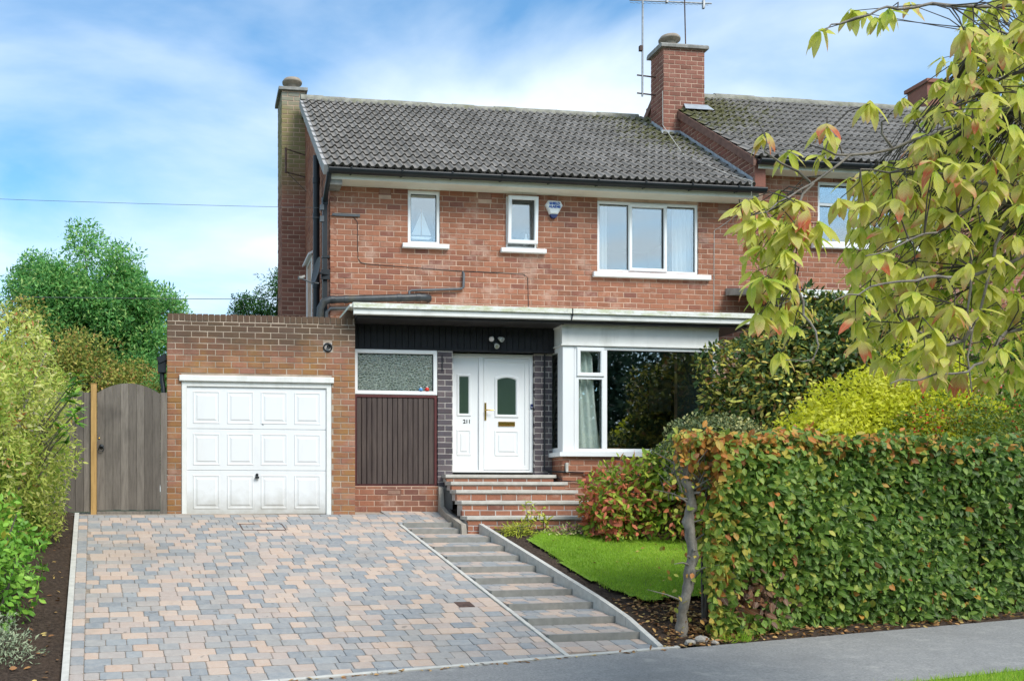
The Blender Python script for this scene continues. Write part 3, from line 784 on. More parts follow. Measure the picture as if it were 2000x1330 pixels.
# gable wall and rear
def gclip(z, zt):
    d = max(0, (zt - roofz(YH) + .02) / PITCHM); return (-(2 * RIDGE_Y - YH - d), -(YH + d)) if d < RIDGE_Y - YH else (0, 0)
mb = MB(); zb = roofz(YH) - .03; yb = 2 * RIDGE_Y - YH
mb.prism([(YH + .001, -.4), (yb, -.4), (yb, zb), (RIDGE_Y, RIDGE_Z - .06), (YH + .001, zb)], XL, XL + .22, 'x')
mb.box(XL + .22, XR, yb - .22, yb, -.4, zb); gable = mb.build("gable_wall", M_['mortar'], house)
gwin = (-19.15, -18.25, 3.0, 4.85)
ms.wall(gable, (XL, 0, 0), R(-90), -yb, -YH, 2.6, 8.1, M_['brick'], [gwin], gclip, prefer=.4)
# gable window
g = MB(); g.box(XL - .02, XL + .05, 18.25, 18.33, 2.9, 4.78); g.box(XL - .02, XL + .05, 19.07, 19.15, 2.9, 4.78); g.box(XL - .02, XL + .05, 18.25, 19.15, 4.78, 4.86); g.prism([(XL - .09, 4.87), (XL, 4.92), (XL, 4.87), (XL - .09, 4.83)], 18.2, 19.2, 'y')
gw = g.build("gable_window", M_['upvc'], house); g = MB(); g.box(XL + .01, XL + .02, 18.33, 19.07, 2.9, 4.78); g.build("pane", M_['glassup'], gw)

# rooms behind the glass
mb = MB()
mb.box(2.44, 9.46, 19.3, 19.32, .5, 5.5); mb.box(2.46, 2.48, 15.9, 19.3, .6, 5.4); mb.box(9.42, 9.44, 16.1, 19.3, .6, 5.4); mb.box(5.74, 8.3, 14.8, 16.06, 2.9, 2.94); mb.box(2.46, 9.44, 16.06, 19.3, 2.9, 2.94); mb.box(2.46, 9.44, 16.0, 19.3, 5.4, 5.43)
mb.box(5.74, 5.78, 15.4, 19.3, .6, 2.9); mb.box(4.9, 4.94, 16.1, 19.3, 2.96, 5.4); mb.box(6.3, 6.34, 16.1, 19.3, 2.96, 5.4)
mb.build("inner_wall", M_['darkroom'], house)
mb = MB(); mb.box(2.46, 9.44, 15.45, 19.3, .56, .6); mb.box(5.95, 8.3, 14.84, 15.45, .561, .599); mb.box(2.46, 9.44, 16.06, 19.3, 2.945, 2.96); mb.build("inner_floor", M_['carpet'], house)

# roof
ANG = math.atan(PITCHM)
mb = MB(); mb.add([(2.13, EAVE_Y, EAVE_Z - .005), (XP - .02, EAVE_Y, EAVE_Z - .005), (XP - .02, RIDGE_Y, RIDGE_Z - .005), (2.13, RIDGE_Y, RIDGE_Z - .005)], [(0, 1, 2, 3)])
mb.add([(2.13, BACK, EAVE_Z), (XP - .02, BACK, EAVE_Z), (XP - .02, RIDGE_Y, RIDGE_Z), (2.13, RIDGE_Y, RIDGE_Z)], [(3, 2, 1, 0)])
mb.add([(2.13, EAVE_Y, EAVE_Z - .1), (2.13, RIDGE_Y, RIDGE_Z - .1), (2.13, RIDGE_Y, RIDGE_Z - .005), (2.13, EAVE_Y, EAVE_Z - .005)], [(0, 1, 2, 3)])
mb.add([(2.13, BACK, EAVE_Z - .1), (2.13, RIDGE_Y, RIDGE_Z - .1), (2.13, RIDGE_Y, RIDGE_Z - .005), (2.13, BACK, EAVE_Z - .005)], [(3, 2, 1, 0)])
roof = mb.build("roof", M_['tile'], house)
roof_tiles(roof, 2.11, XP - .03, EAVE_Y, EAVE_Z, ANG, 13, 300, keep=lambda x, y: not (x > 9.16 and 18.2 < y < 18.62))
ca, sa = math.cos(ANG), math.sin(ANG)
M_['verge'] = simple("pale grey verge units", (.36, .345, .335), .85, .12, 10, .3)
vm = MB(); vm.add([(0, 0, -.1), (0, TILE_G + .015, -.1), (0, TILE_G + .015, .045), (0, 0, .06), (.07, 0, -.1), (.07, TILE_G + .015, -.1), (.07, TILE_G + .015, .045), (.07, 0, .06)], [(3, 2, 1, 0), (4, 5, 6, 7), (0, 1, 5, 4), (1, 2, 6, 5), (2, 3, 7, 6), (3, 0, 4, 7)])
vme = vm.mesh("verge_tile", M_['verge'])
for k in range(13):
    o = obj("verge_tile", vme, roof); y = k * TILE_G - .02; o.location = (2.06 - .0015 * (k % 2), EAVE_Y + y * ca, EAVE_Z + y * sa); o.rotation_euler = (ANG - R(1.5), 0, 0)
rm = MB(); prof = [(.125 * math.cos(a), .125 * math.sin(a) - .03) for a in lin(-.1, math.pi + .1, 9)]
rm.add([(x, a * (1 + .04 * (x > .2)), b) for x in (0, .45) for a, b in prof] , [(i, i + 1, 10 + i + 1, 10 + i) for i in range(9)], smooth=True); rm.add([(0, a, b) for a, b in prof], [tuple(range(10))])
rme = rm.mesh("ridge_tile", M_['ridge'])
x = 2.08
while x < XP - .5:
    o = obj("ridge_tile", rme, roof); o.location = (x, RIDGE_Y, RIDGE_Z + .03 + random.uniform(-.008, .008) - .012 * math.sin((x - 2) * .5)); o.rotation_euler = (0, random.uniform(-.01, .01), 0); x += .44
# eaves: fascia, soffit, gutter
mb = MB(); mb.box(2.15, XP + .05, EAVE_Y - .02, EAVE_Y, 5.40, 5.545); fascia = mb.build("fascia", M_['cream'], house)
mb = MB(); mb.box(2.15, XP, EAVE_Y - .02, YH + .01, WALLTOP - .035, WALLTOP - .02); mb.build("soffit", M_['cream'], house)
mb = MB(); mb.box(2.16, 2.36, EAVE_Y, YH + .02, 5.30, 5.385); mb.build("corner_stone", M_['concretedark'], house)
gutter(house, 2.12, XP + .12, EAVE_Y - .1, 5.525)
# bedroom windows
window(house, *W1, YH - .005 + .02, fw=.055, glassm=M_['glassup'], sill=(3.41, 4.2, 4.395, 4.468, .1), label="left bedroom window with a model sailing boat on its sill")
w2 = window(house, *W2, YH + .02, fw=.04, glassm=M_['glassup'], sill=(5.1, 5.89, 4.38, 4.452, .1), label="middle upstairs window, its top-hung light slightly open")
s_ = MB(); s_.ring(W2[0] + .015, W2[1] - .01, 0, W2[3] - W2[2] - .09, .06, 0, .05); so_ = s_.build("sash", M_['upvc'], w2); so_.location = (0, YH - .065, W2[2] + .075); so_.rotation_euler = (R(3), 0, 0)
window(house, *W3, YH + .02, bars=(7.42, 8.06), fw=.05, glassm=M_['glassup'], sill=(6.73, 8.86, 4.02, 4.105, .1), sashes=[(7.395, 8.085, 4.15, 5.31)], label="wide three-light bedroom window with white curtains")
def drape(name, x0, x1, y, z0, z1, mat, parent, folds=5, amp=.03, waist=0):
    n = folds * 8; vs = []; fs = []; rows = 10
    for j in range(rows + 1):
        t = j / rows; z = z0 + (z1 - z0) * t
        for i in range(n + 1):
            s_ = i / n; xe = x1 + waist * (1 - t) ** 1.5 - (waist * .9 if t > .97 else 0)
            vs.append((x0 + (xe - x0) * s_, y + amp * math.sin(2 * math.pi * folds * s_ + .6 * math.sin(3 * t)) * (.7 + .3 * t), z))
    for j in range(rows):
        for i in range(n): k = j * (n + 1) + i; fs.append((k, k + 1, k + n + 2, k + n + 1))
    m_ = MB(); m_.add(vs, fs, smooth=True); return m_.build(name, mat, parent)
drape("curtain", 6.86, 7.08, YH + .2, 4.15, 5.38, M_['net'], house, 3, .02); drape("curtain", 8.28, 8.64, YH + .2, 4.15, 5.38, M_['net'], house, 4, .025)

# chimney on the gable
mb = MB(); mb.box(1.735, XL - .002, 19.455, 20.35, -.3, 8.42); ch = mb.build("gable_chimney", M_['mortar'], house, label="tall slender lichen-covered chimney on the gable end")
ms.wall(ch, (0, 19.455, 0), 0, 1.735, XL, 2.6, 8.42, M_['lichbrick'], prefer=.8); ms.wall(ch, (1.735, 0, 0), R(-90), -20.35, -19.455, 2.6, 8.42, M_['lichbrick'], prefer=.3)
mb = MB(); mb.prism([(19.39, 8.425), (20.4, 8.425), (20.4, 8.48), (20.36, 8.5), (19.43, 8.5), (19.39, 8.48)], 1.67, 2.25, 'x'); mb.build("chimney_cap", M_['concretedark'], ch)
mb = MB(); mb.lathe([(.12, 0), (.105, .17), (.2, .185), (.205, .22), (.17, .27), (.1, .3), (0, .31)], (1.97, 19.75, 8.5)); mb.build("chimney_cowl", M_['terracotta'], ch)
mb = MB(); mb.tube([(1.80, 19.3, 6.72), (1.80, 19.3, 7.22)], .022); mb.tube([(1.80, 19.3, 7.2), (2.2, 19.38, 7.12)], .012, 6); mb.tube([(1.80, 19.3, 6.74), (2.2, 19.38, 6.68)], .012, 6); mb.tube([(1.84, 19.3, 6.72), (2.19, 19.1, 6.3)], .008, 6); mb.build("old_bracket", M_['rust'], ch)
# chimney on the party wall
CXa, CXb, CYa, CYb, CZt = 9.19, 10.05, 18.15, 18.68, 9.16
mb = MB(); mb.box(CXa, CXb, CYa, CYb, 6.3, CZt); ch2 = mb.build("party_chimney", M_['mortar'], house, label="broad red brick chimney between the two roofs")
ms.wall(ch2, (0, CYa, 0), 0, CXa, CXb, 7.15, CZt, M_['chbrick']); ms.wall(ch2, (CXa, 0, 0), R(-90), -CYb, -CYa, 7.15, CZt, M_['chbrick'], prefer=.6)
mb = MB(); mb.prism([(CYa - .06, CZt + .002), (CYb + .06, CZt + .002), (CYb + .06, CZt + .05), (CYb + .02, CZt + .09), (CYa - .02, CZt + .09), (CYa - .06, CZt + .05)], CXa - .07, CXb + .07, 'x'); mb.build("chimney_cap", M_['concretedark'], ch2)
mb = MB(); mb.lathe([(.14, 0), (.12, .13), (.21, .145), (.215, .18), (.18, .23), (.1, .265), (0, .275)], (9.42, 18.36, CZt + .09)); mb.build("chimney_cowl", M_['terracotta'], ch2)
# lead: apron at chimney, stepped flashing on the upstand
mb = MB(); zc_ = roofz(CYa)
mb.add([(CXa - .05, CYa - .012, zc_ + .14), (9.55, CYa - .012, zc_ + .14), (9.55, CYa - .012, zc_ + .04), (CXa - .05, CYa - .012, zc_ + .04), (CXa - .1, CYa - .2, roofz(CYa - .2) + .12), (9.5, CYa - .2, roofz(CYa - .2) + .12)], [(3, 2, 1, 0), (4, 5, 2, 3)])
mb.build('lead_apron', M_['lead'], roof); mb = MB()
y = EAVE_Y + .05
while y < CYb + .5:
    if not (CYa - .02 < y + .06 < CYb):
        x = XP - .012
        z0_ = roofz(y) + .03; st = .1
        mb.add([(x, y, z0_ - .02), (x, y + .13, roofz(y + .13) + .01), (x, y + .13, roofz(y + .13) + .16), (x, y + .01, roofz(y + .13) + .16 - .085), (x, y, z0_ + .06), (x - .09, y, z0_ + .005), (x - .09, y + .13, roofz(y + .13) + .035)], [(0, 1, 2, 3, 4), (5, 6, 1, 0)])
    else:
        x = CXa - .01
        mb.add([(x, y, roofz(y) + .02), (x, y + .13, roofz(y + .13) + .02), (x, y + .13, roofz(y + .13) + .17), (x, y + .01, roofz(y + .13) + .09), (x - .08, y, roofz(y) + .06), (x - .08, y + .13, roofz(y + .13) + .06)], [(0, 1, 2, 3), (4, 5, 1, 0)])
    y += .128
mb.build("lead_flashing", M_['flash'], roof, "stuff")

# pipes at the corner
mb = MB(); mb.tube([(2.10, 16.8, 3.0), (2.10, 16.8, 6.2)], .058, 12)
for z in (3.9, 5.1, 5.72): mb.tube([(2.10, 16.8, z), (2.10, 16.8, z + .1)], .066, 12)
mb.build("soil_stack", M_['black'], house)
mb = MB()
mb.tube([(2.14, EAVE_Y - .08, 5.47), (2.13, EAVE_Y - .04, 5.36), (2.125, EAVE_Y + .22, 5.22), (2.125, 15.9, 5.12)], .04, 10)
mb.box(2.09, 2.165, 15.86, 15.935, 3.0, 5.16); mb.box(2.08, 2.175, 15.85, 15.945, 5.08, 5.2); mb.box(2.08, 2.2, 15.85, 15.945, 4.2, 4.24); mb.build("downpipe", M_['black'], house)
mb = MB()
mb.tube([(2.02, 15.74, 3.02), (2.03, 15.72, 3.34), (2.08, 15.71, 3.44), (2.18, 15.71, 3.48), (3.62, 15.71, 3.56), (3.76, 15.72, 3.567), (3.84, 15.76, 3.567), (3.86, 15.85, 3.567)], .06, 14)
for x, z in ((2.2, 3.481), (2.42, 3.493), (3.3, 3.542), (3.62, 3.56)): mb.tube([(x, 15.71, z), (x + .07, 15.71, z + .004)], .066, 14)
mb.tube([(2.12, 15.62, 3.02), (2.12, 15.62, 3.26), (2.18, 15.62, 3.32), (2.9, 15.66, 3.36)], .028, 10)
mb.build("waste_pipe", M_['grime'], house, label="thick black waste pipe lying above the porch canopy")
mb = MB(); mb.tube([(3.52, 15.75, 3.6), (3.52, 15.78, 3.67), (3.57, 15.79, 3.69), (4.40, 15.79, 3.74), (4.45, 15.79, 3.77), (4.455, 15.79, 4.0), (4.455, 15.84, 4.03)], .021, 8); mb.build("waste_pipe", M_['greypipe'], house, label="thin grey waste pipe with an upturned end")
mb = MB(); mb.tube([(2.2, 15.8, 4.87), (2.4, 15.832, 4.93), (2.58, 15.832, 4.9), (2.66, 15.832, 4.8), (2.67, 15.832, 4.2), (2.72, 15.832, 4.13), (2.85, 15.832, 4.11), (4.3, 15.832, 4.05), (5.5, 15.832, 4.03), (5.58, 15.832, 3.98), (5.6, 15.832, 3.2)], .0055, 5); mb.build("cable", M_['black'], house)
mb = MB(); mb.tube([(9.36, 15.35, 5.62), (9.38, 15.40, 5.4), (9.3, 15.7, 5.15), (9.08, 15.832, 4.98), (8.95, 15.832, 4.9), (8.94, 15.832, 3.3), (8.98, 15.832, 3.2)], .006, 5); mb.tube([(9.36, 15.35, 5.62), (9.2, 15.8, roofz(15.8) + .12), (8.9, 16.8, roofz(16.8) + .1), (9.15, 18.1, 7.6), (9.17, 18.15, 8.3)], .006, 5); mb.build("cable", M_['concrete'], house, label="loose pale aerial cable trailing over the eaves")
mb = MB(); mb.box(2.24, 2.70, YH - .03, YH - .005, 4.885, 4.925); mb.build("cable_bracket", M_['greypipe'], house)

# porch canopy and porch front
CY0 = 14.37
mb = MB(); mb.box(2.42, 8.85, CY0 + .06, YH - .008, 2.985, 3.15); canopy = mb.build("canopy", M_['soffitdark'], house)
mb = MB(); mb.prism([(CY0 + .02, 3.0), (CY0 + .055, 3.0), (CY0 + .055, 3.10), (CY0 + .02, 3.10), (CY0 + .005, 3.08), (CY0 + .005, 3.01)], 2.36, 5.765, 'x'); mb.prism([(CY0 + .02, 3.002), (CY0 + .055, 3.002), (CY0 + .055, 3.098), (CY0 + .02, 3.098), (CY0 + .007, 3.08), (CY0 + .007, 3.012)], 5.785, 8.85, 'x'); mb.build("canopy_fascia", M_['whitepaint'], canopy)
mb = MB(); mb.prism([(CY0 - .03, 3.095), (CY0 + .3, 3.105), (CY0 + .3, 3.16), (CY0 + .01, 3.18), (CY0 - .03, 3.17)], 2.35, 8.86, 'x'); mb.prism([(CY0 + .3, 3.11), (YH - .01, 3.11), (YH - .01, 3.2), (CY0 + .3, 3.158)], 2.37, 8.85, 'x'); mb.prism([(2.30, 3.11), (2.42, 3.11), (2.42, 3.165), (2.30, 3.15)], CY0 + .001, YH - .02, 'y'); mb.build("canopy_edge", M_['canopy'], canopy)
mb = MB(); mb.tube([(5.775, CY0 - .035, 3.17), (5.775, CY0 - .03, 3.09), (5.775, CY0 - .002, 3.02), (5.77, CY0 + .03, 2.99)], .008, 6); mb.build("cable", M_['black'], canopy)
for k in range(14):       # soffit boards
    y0 = CY0 + .085 + k * .1; b_ = MB(); b_.box(2.44, 5.72 if y0 > 14.5 else 8.8, y0, y0 + .092, 2.966, 2.982)
    if y0 + .09 < 15.3: b_.build("soffit_board", M_['soffitdark'], canopy)
k = 0; x = 2.43           # black boards above the door
while x < 5.70:
    b_ = MB(); b_.box(x, min(x + .092, 5.71), 14.96, 14.98, 2.595, 2.964, tone=random.random()); b_.build("cladding_board", M_['blackwood'], canopy); x += .1
mb = MB(); mb.box(2.43, 5.71, 14.982, 15.02, 2.57, 2.965); mb.box(2.43, 5.71, 14.935, 14.958, 2.572, 2.6); mb.build("cladding_back", M_['blackwood'], canopy)
# left porch bay: window, brown boards, brick plinth
PY = 14.92
window(house, 2.45, 3.78, 1.865, 2.568, PY, fw=.062, glassm=M_['patglass'], label="wide porch window of patterned obscure glass")
mb = MB(); mb.ring(2.455, 3.775, .445, 1.86, .04, PY + .005, PY + .05, .004, wb=.02); pn = mb.build("timber_panel", M_['maroon'], house, label="brown vertical boarded panel under the porch window")
x = 2.497; k = 0
while x < 3.73:
    x1 = min(x + .0805, 3.733); b_ = MB(); b_.cbox(x, x1 - .006, PY + .018, PY + .04, .466, 1.819, .006, tone=.01 + random.random() * .98); b_.build("board", M_['brownboard'], pn); x += .082
mb = MB(); mb.box(2.47, 3.76, PY + .041, PY + .06, .45, 1.84); mb.build("backing", M_['blackwood'], pn)
mb = MB(); mb.box(2.42, 3.80, PY, PY + .2, -.3, .44); pl = mb.build("plinth", M_['mortar'], house)
ab = (2.98, 3.2, .30, .39)
ms.wall(pl, (0, PY, 0), 0, 2.42, 3.80, -.05, .44, M_['brick'], [ab], prefer=1.2)
v_ = MB(); v_.ring(*ab, .012, PY - .006, PY + .02, .002)
for k in range(4): v_.box(ab[0] + .012, ab[1] - .012, PY - .004, PY + .015, ab[2] + .017 + k * .018, ab[2] + .025 + k * .018)
v_.box(ab[0], ab[1], PY + .012, PY + .03, ab[2], ab[3], 1); v_.build("air_brick", [M_['chbrick'], M_['blackwood']], pl)
# dark brick piers
DYP = 15.12
mb = MB(); mb.box(3.795, 4.035, PY + .03, 15.4, -.3, 2.57); p1 = mb.build("pier", M_['bmortar'], house); ms.wall(p1, (0, PY + .03, 0), 0, 3.795, 4.035, .42, 2.565, M_['bluebrick'], prefer=1.3)
mb = MB(); mb.box(5.425, 5.715, 15.06, 15.4, -.3, 2.57); p2 = mb.build("pier", M_['bmortar'], house); ms.wall(p2, (0, 15.06, 0), 0, 5.425, 5.715, .5, 2.565, M_['bluebrick'], prefer=1.3)
mb = MB(); mb.tube([(5.58, 15.03, 2.56), (5.58, 15.03, .72), (5.62, 14.98, .68), (5.7, 14.6, .66), (7.4, 14.585, .6)], .012, 6); mb.tube([(5.6, 15.03, .7), (5.66, 14.8, .6), (5.72, 14.6, .52), (6.8, 14.59, .46)], .008, 6); mb.build("cable", M_['black'], house)
mb = MB(); mb.box(3.86, 3.872, 14.93, 14.945, 2.25, 2.5); mb.build("hanging_bracket", M_['black'], p1)
# front door
dx0, dx1, dz0, dz1 = 4.04, 5.42, .66, 2.565
mb = MB(); mb.ring(dx0, dx1, dz0, dz1, .06, DYP, DYP + .09, .008, wb=.035); mb.cbox(4.515, 4.595, DYP + .003, DYP + .088, dz0 + .034, dz1 - .058); door = mb.build("front_door", M_['upvc'], house, label="white front door with arched pane, brass handle and side panel")
def archring(mb, x0, x1, z0, z1, rise, w_, y, h, n=10):
    def path(i):
        pts = [(x0 + i, z0 + i), (x1 - i, z0 + i)]
        for k in range(n + 1):
            t = k / n; pts.append((x1 - i - (x1 - x0 - 2 * i) * t, z1 - i + rise * (1 - (2 * t - 1) ** 2) - rise))
        return pts
    seq = [(0, 0), (.012, h), (w_ - .012, h), (w_, -.004)]; vs = []; m = None
    for i, hh in seq:
        p = path(i); m = len(p); vs += [(a, y - hh, b) for a, b in p]
    mb.add(vs, [(L * m + k, L * m + (k + 1) % m, (L + 1) * m + (k + 1) % m, (L + 1) * m + k) for L in range(len(seq) - 1) for k in range(m)])
    return path(w_)
MOLD = [(0, 0), (.012, .012), (.026, .008), (.034, .002), (.06, .002), (.075, .012), (.09, .012)]
# side panel
mb = MB(); mb.box(4.102, 4.513, DYP + .03, DYP + .07, .697, 2.503); sp = mb.build("side_panel", M_['upvc'], door)
mb = MB(); gp = archring(mb, 4.155, 4.395, 1.56, 2.24, .0, .045, DYP + .03, .014); mb.build("pane_moulding", M_['upvc'], sp)
mb = MB(); mb.add([(a, DYP + .027, b) for a, b in gp], [tuple(range(len(gp)))]); mb.build("pane", M_['doorglass'], sp)
mb = MB(); mb.emboss(4.155, 4.395, .93, 1.35, DYP + .03, MOLD); mb.build("moulded_panel", M_['upvc'], sp)
text("211", .085, (4.325, DYP + .026, 1.475), M_['ink'], sp, "house_number", bold=.002)
# door leaf
mb = MB(); mb.box(4.597, 5.358, DYP + .025, DYP + .07, .70, 2.502); mb.ring(4.6, 5.355, .703, 2.5, .07, DYP + .012, DYP + .026, .006); lf_ = mb.build("door_leaf", M_['upvc'], door)
mb = MB(); gp = archring(mb, 4.78, 5.185, 1.545, 2.235, .035, .05, DYP + .025, .016); mb.build("pane_moulding", M_['upvc'], lf_)
mb = MB(); mb.add([(a, DYP + .022, b) for a, b in gp], [tuple(range(len(gp)))]); mb.build("pane", M_['doorglass'], lf_)
mb = MB(); mb.emboss(4.78, 5.185, .93, 1.34, DYP + .025, MOLD); mb.build("moulded_panel", M_['upvc'], lf_)
mb = MB(); mb.ring(4.845, 5.12, 1.41, 1.48, .012, DYP + .008, DYP + .024, .003); mb.cbox(4.857, 5.108, DYP + .013, DYP + .023, 1.421, 1.469, .004); mb.build("letter_plate", M_['brass'], lf_)
mb = MB(); mb.cbox(4.612, 4.64, DYP - .004, DYP + .012, 1.5, 1.78, .004); mb.tube([(4.626, DYP - .003, 1.66), (4.626, DYP - .045, 1.66), (4.64, DYP - .05, 1.66), (4.745, DYP - .05, 1.655)], .009, 8); mb.build("handle", M_['brass'], lf_)
mb = MB(); mb.cbox(5.375, 5.412, DYP - .018, DYP, 1.69, 1.765, .004); db = mb.build("doorbell", M_['navy'], door); mb = MB(); mb.lathe([(.011, 0), (.009, -.004), (0, -.005)], (5.393, DYP - .018, 1.71), 10, axis='y'); mb.build("button", M_['chrome'], db)

# bay window
BY = 14.63; BX0, BX1 = 5.725, 8.34
mb = MB(); mb.box(BX0, BX1, BY, BY + .2, -.5, .9); mb.box(BX0, BX0 + .2, BY + .2, 15.4, -.5, .9); mb.box(BX1 - .2, BX1, BY + .2, YH - .01, -.5, .9); bp = mb.build("bay_plinth", M_['mortar'], house)
ms.wall(bp, (0, BY, 0), 0, BX0, BX1, -.3, .9, M_['brick']); ms.wall(bp, (BX0, 0, 0), R(-90), -15.06, -BY, -.3, .9, M_['brick'], prefer=.5)
mb = MB(); mb.ring(BX0 + .19, BX1 - .03, .975, 2.64, .055, BY - .0, BY + .07); mb.cbox(6.395, 6.465, BY + .004, BY + .066, 1.03, 2.585); mb.cbox(5.97, 6.395, BY + .006, BY + .064, 2.13, 2.19)
bay = mb.build("bay_window", M_['upvc'], house, label="large white framed bay window with a pale green curtain")
mb = MB(); mb.cbox(BX0, BX0 + .186, BY - .005, BY + .08, .975, 2.64); mb.box(BX0 - .001, BX0 + .07, BY + .082, BY + .15, .975, 2.64); mb.build("corner_post", M_['upvc'], bay)
mb = MB(); mb.ring(5.955, 6.41, 2.165, 2.62, .06, BY - .022, BY + .02); mb.build("sash", M_['upvc'], bay); mb = MB(); mb.ring(5.96, 6.405, 1.0, 2.15, .03, BY - .004, BY + .02, .004); mb.build("bead", M_['upvc'], bay)
pane(bay, 5.98, 6.39, 2.2, 2.585, BY + .04); pane(bay, 5.97, 6.395, 1.03, 2.13, BY + .04); pane(bay, 6.465, 8.255, 1.03, 2.585, BY + .04)
g = MB(); g.ring(6.465, 8.255, 1.03, 2.585, .01, BY + .028, BY + .038, .001); g.build("gasket", M_['black'], bay); g = MB(); g.ring(5.97, 6.395, 1.03, 2.13, .01, BY + .028, BY + .038, .001); g.build("gasket", M_['black'], bay)
# left return of the bay
mb = MB()
for (a, b_, c, d) in ((14.78, 14.84, .975, 2.64), (15.24, 15.3, .975, 2.64), (14.84, 15.24, .975, 1.05), (14.84, 15.24, 2.57, 2.64)): mb.box(BX0 + .002, BX0 + .06, a, b_, c, d)
mb.build("side_frame", M_['upvc'], bay); mb = MB(); mb.box(BX0 + .03, BX0 + .036, 14.84, 15.24, 1.05, 2.57); mb.build("pane", M_['glass'], bay)
mb = MB(); mb.prism([(BX0 - .07, BY - .07), (BX1 + .05, BY - .07), (BX1 + .05, BY + .1), (BX0 + .05, BY + .1), (BX0 + .05, 15.42), (BX0 - .07, 15.42)], .905, .972, 'z'); mb.build("bay_sill", M_['upvc'], bay)
mb = MB(); mb.box(BX0 - .005, BX1, BY - .012, BY + .1, 2.645, 2.985); mb.box(BX0 - .004, BX0 + .1, BY + .1, 15.06, 2.645, 2.984); mb.box(BX0 - .03, BX1, BY - .035, BY + .01, 2.643, 2.668); mb.box(BX0 - .028, BX0 + .01, BY + .01, 15.05, 2.6435, 2.667); mb.box(BX0 - .03, BX1, BY - .033, BY + .01, 2.945, 2.982); mb.box(BX0 - .027, BX0 + .01, BY + .01, 15.05, 2.944, 2.981); mb.box(BX0 - .018, BX0 + .07, BY - .024, BY + .04, 2.67, 2.943); mb.build("bay_fascia", M_['whitepaint'], bay)
mb = MB(); mb.box(BX1 - .06, BX1 - .001, BY + .1, YH - .012, .975, 2.985); mb.build("bay_side", M_['whitepaint'], bay); mb = MB(); mb.box(BX1 - .075, BX1 - .062, BY + .1, YH - .012, .975, 2.9); mb.build("bay_darkening_sheet", M_['darkroom'], bay)  # dark sheet added inside the bay to hide its brightly lit side
drape("curtain", 5.88, 6.27, BY + .13, 1.0, 2.66, M_['curtain'], house, 4, .035, .13)
m_ = MB(); vs = []; fs = []                       # curtain on the return
for j in range(7):
    for i in range(25): vs.append((BX0 + .2 + .03 * math.sin(i * 1.3), 14.84 + .45 * i / 24, 1.0 + 1.66 * j / 6))
for j in range(6):
    for i in range(24): k = j * 25 + i; fs.append((k, k + 1, k + 26, k + 25))
m_.add(vs, fs, smooth=True); m_.build("curtain", M_['curtain'], house)
mb = MB(); mb.box(5.60, 5.635, BY - .06, BY - .01, .66, .80); mb.box(5.597, 5.638, BY - .062, BY - .05, .77, .805); oc = mb.build("outdoor_socket", M_['concrete'], house)
oc.location = (.16, -.004, 0)
ms.finish()
# room contents
pf = thing("picture_frame", "dark framed picture hanging in the room behind the bay window", "picture")
mb = MB(); mb.ring(8.55, 9.15, 1.85, 2.6, .07, 17.6, 17.64); mb.build("frame", M_['blackwood'], pf); mb = MB(); mb.box(8.62, 9.08, 17.63, 17.64, 1.92, 2.53); mb.build("mount", simple("picture mount", (.3, .33, .32), .4), pf)
cb = thing("sideboard", "light oak sideboard seen through the bottom of the bay window", "sideboard")
mb = MB(); mb.cbox(6.25, 7.05, 15.45, 15.95, 1.05, 1.09); mb.build("top", M_['oak'], cb); mb = MB(); mb.box(6.3, 7.0, 15.5, 15.9, .6, 1.05); mb.build("cabinet", M_['oak'], cb)
bt = thing("model_sailing_boat", "white model sailing boat standing in the left bedroom window", "model boat")
mb = MB(); mb.prism([(3.62, 4.585), (3.9, 4.585), (3.95, 4.63), (3.58, 4.63)], 15.945, 15.99, 'y'); mb.build("hull", M_['upvc'], bt)
mb = MB(); mb.tube([(3.77, 15.967, 4.6), (3.77, 15.967, 5.09)], .006, 6); mb.build("mast", M_['oak'], bt)
mb = MB(); mb.prism([(3.78, 4.66), (3.94, 4.66), (3.775, 5.07)], 15.964, 15.97, 'y'); mb.build("sail", M_['net'], bt); mb = MB(); mb.prism([(3.6, 4.66), (3.76, 4.66), (3.765, 5.03)], 15.964, 15.97, 'y'); mb.build("sail", M_['net'], bt)
bo = thing("ornament", "small white bottle-shaped ornament in the middle upstairs window", "ornament")
mb = MB(); mb.lathe([(0, 0), (.045, 0), (.045, .1), (.02, .14), (.018, .2), (0, .2)], (5.6, 15.98, 4.55), 12); mb.build("bottle", M_['upvc'], bo)
for x, c, h, nm, lb, ct in ((3.62, (.6, .03, .02), .06, "toy", "small red toy on the porch window ledge", "toy"), (3.52, (.1, .3, .6), .05, "jar", "small blue jar on the porch window ledge", "jar")):
    o = thing(nm, lb, ct); mb = MB(); mb.lathe([(0, 0), (.03, 0), (.035, h * .5), (.02, h * .9), (0, h)], (x, PY + .02, 1.93), 12); mb.build("body", simple(nm + " paint", c, .4), o); mb = MB(); mb.lathe([(0, 0), (.016, 0), (.012, .015), (0, .018)], (x, PY + .02, 1.93 + h - .004), 8); mb.build("lid", M_['upvc'], o)

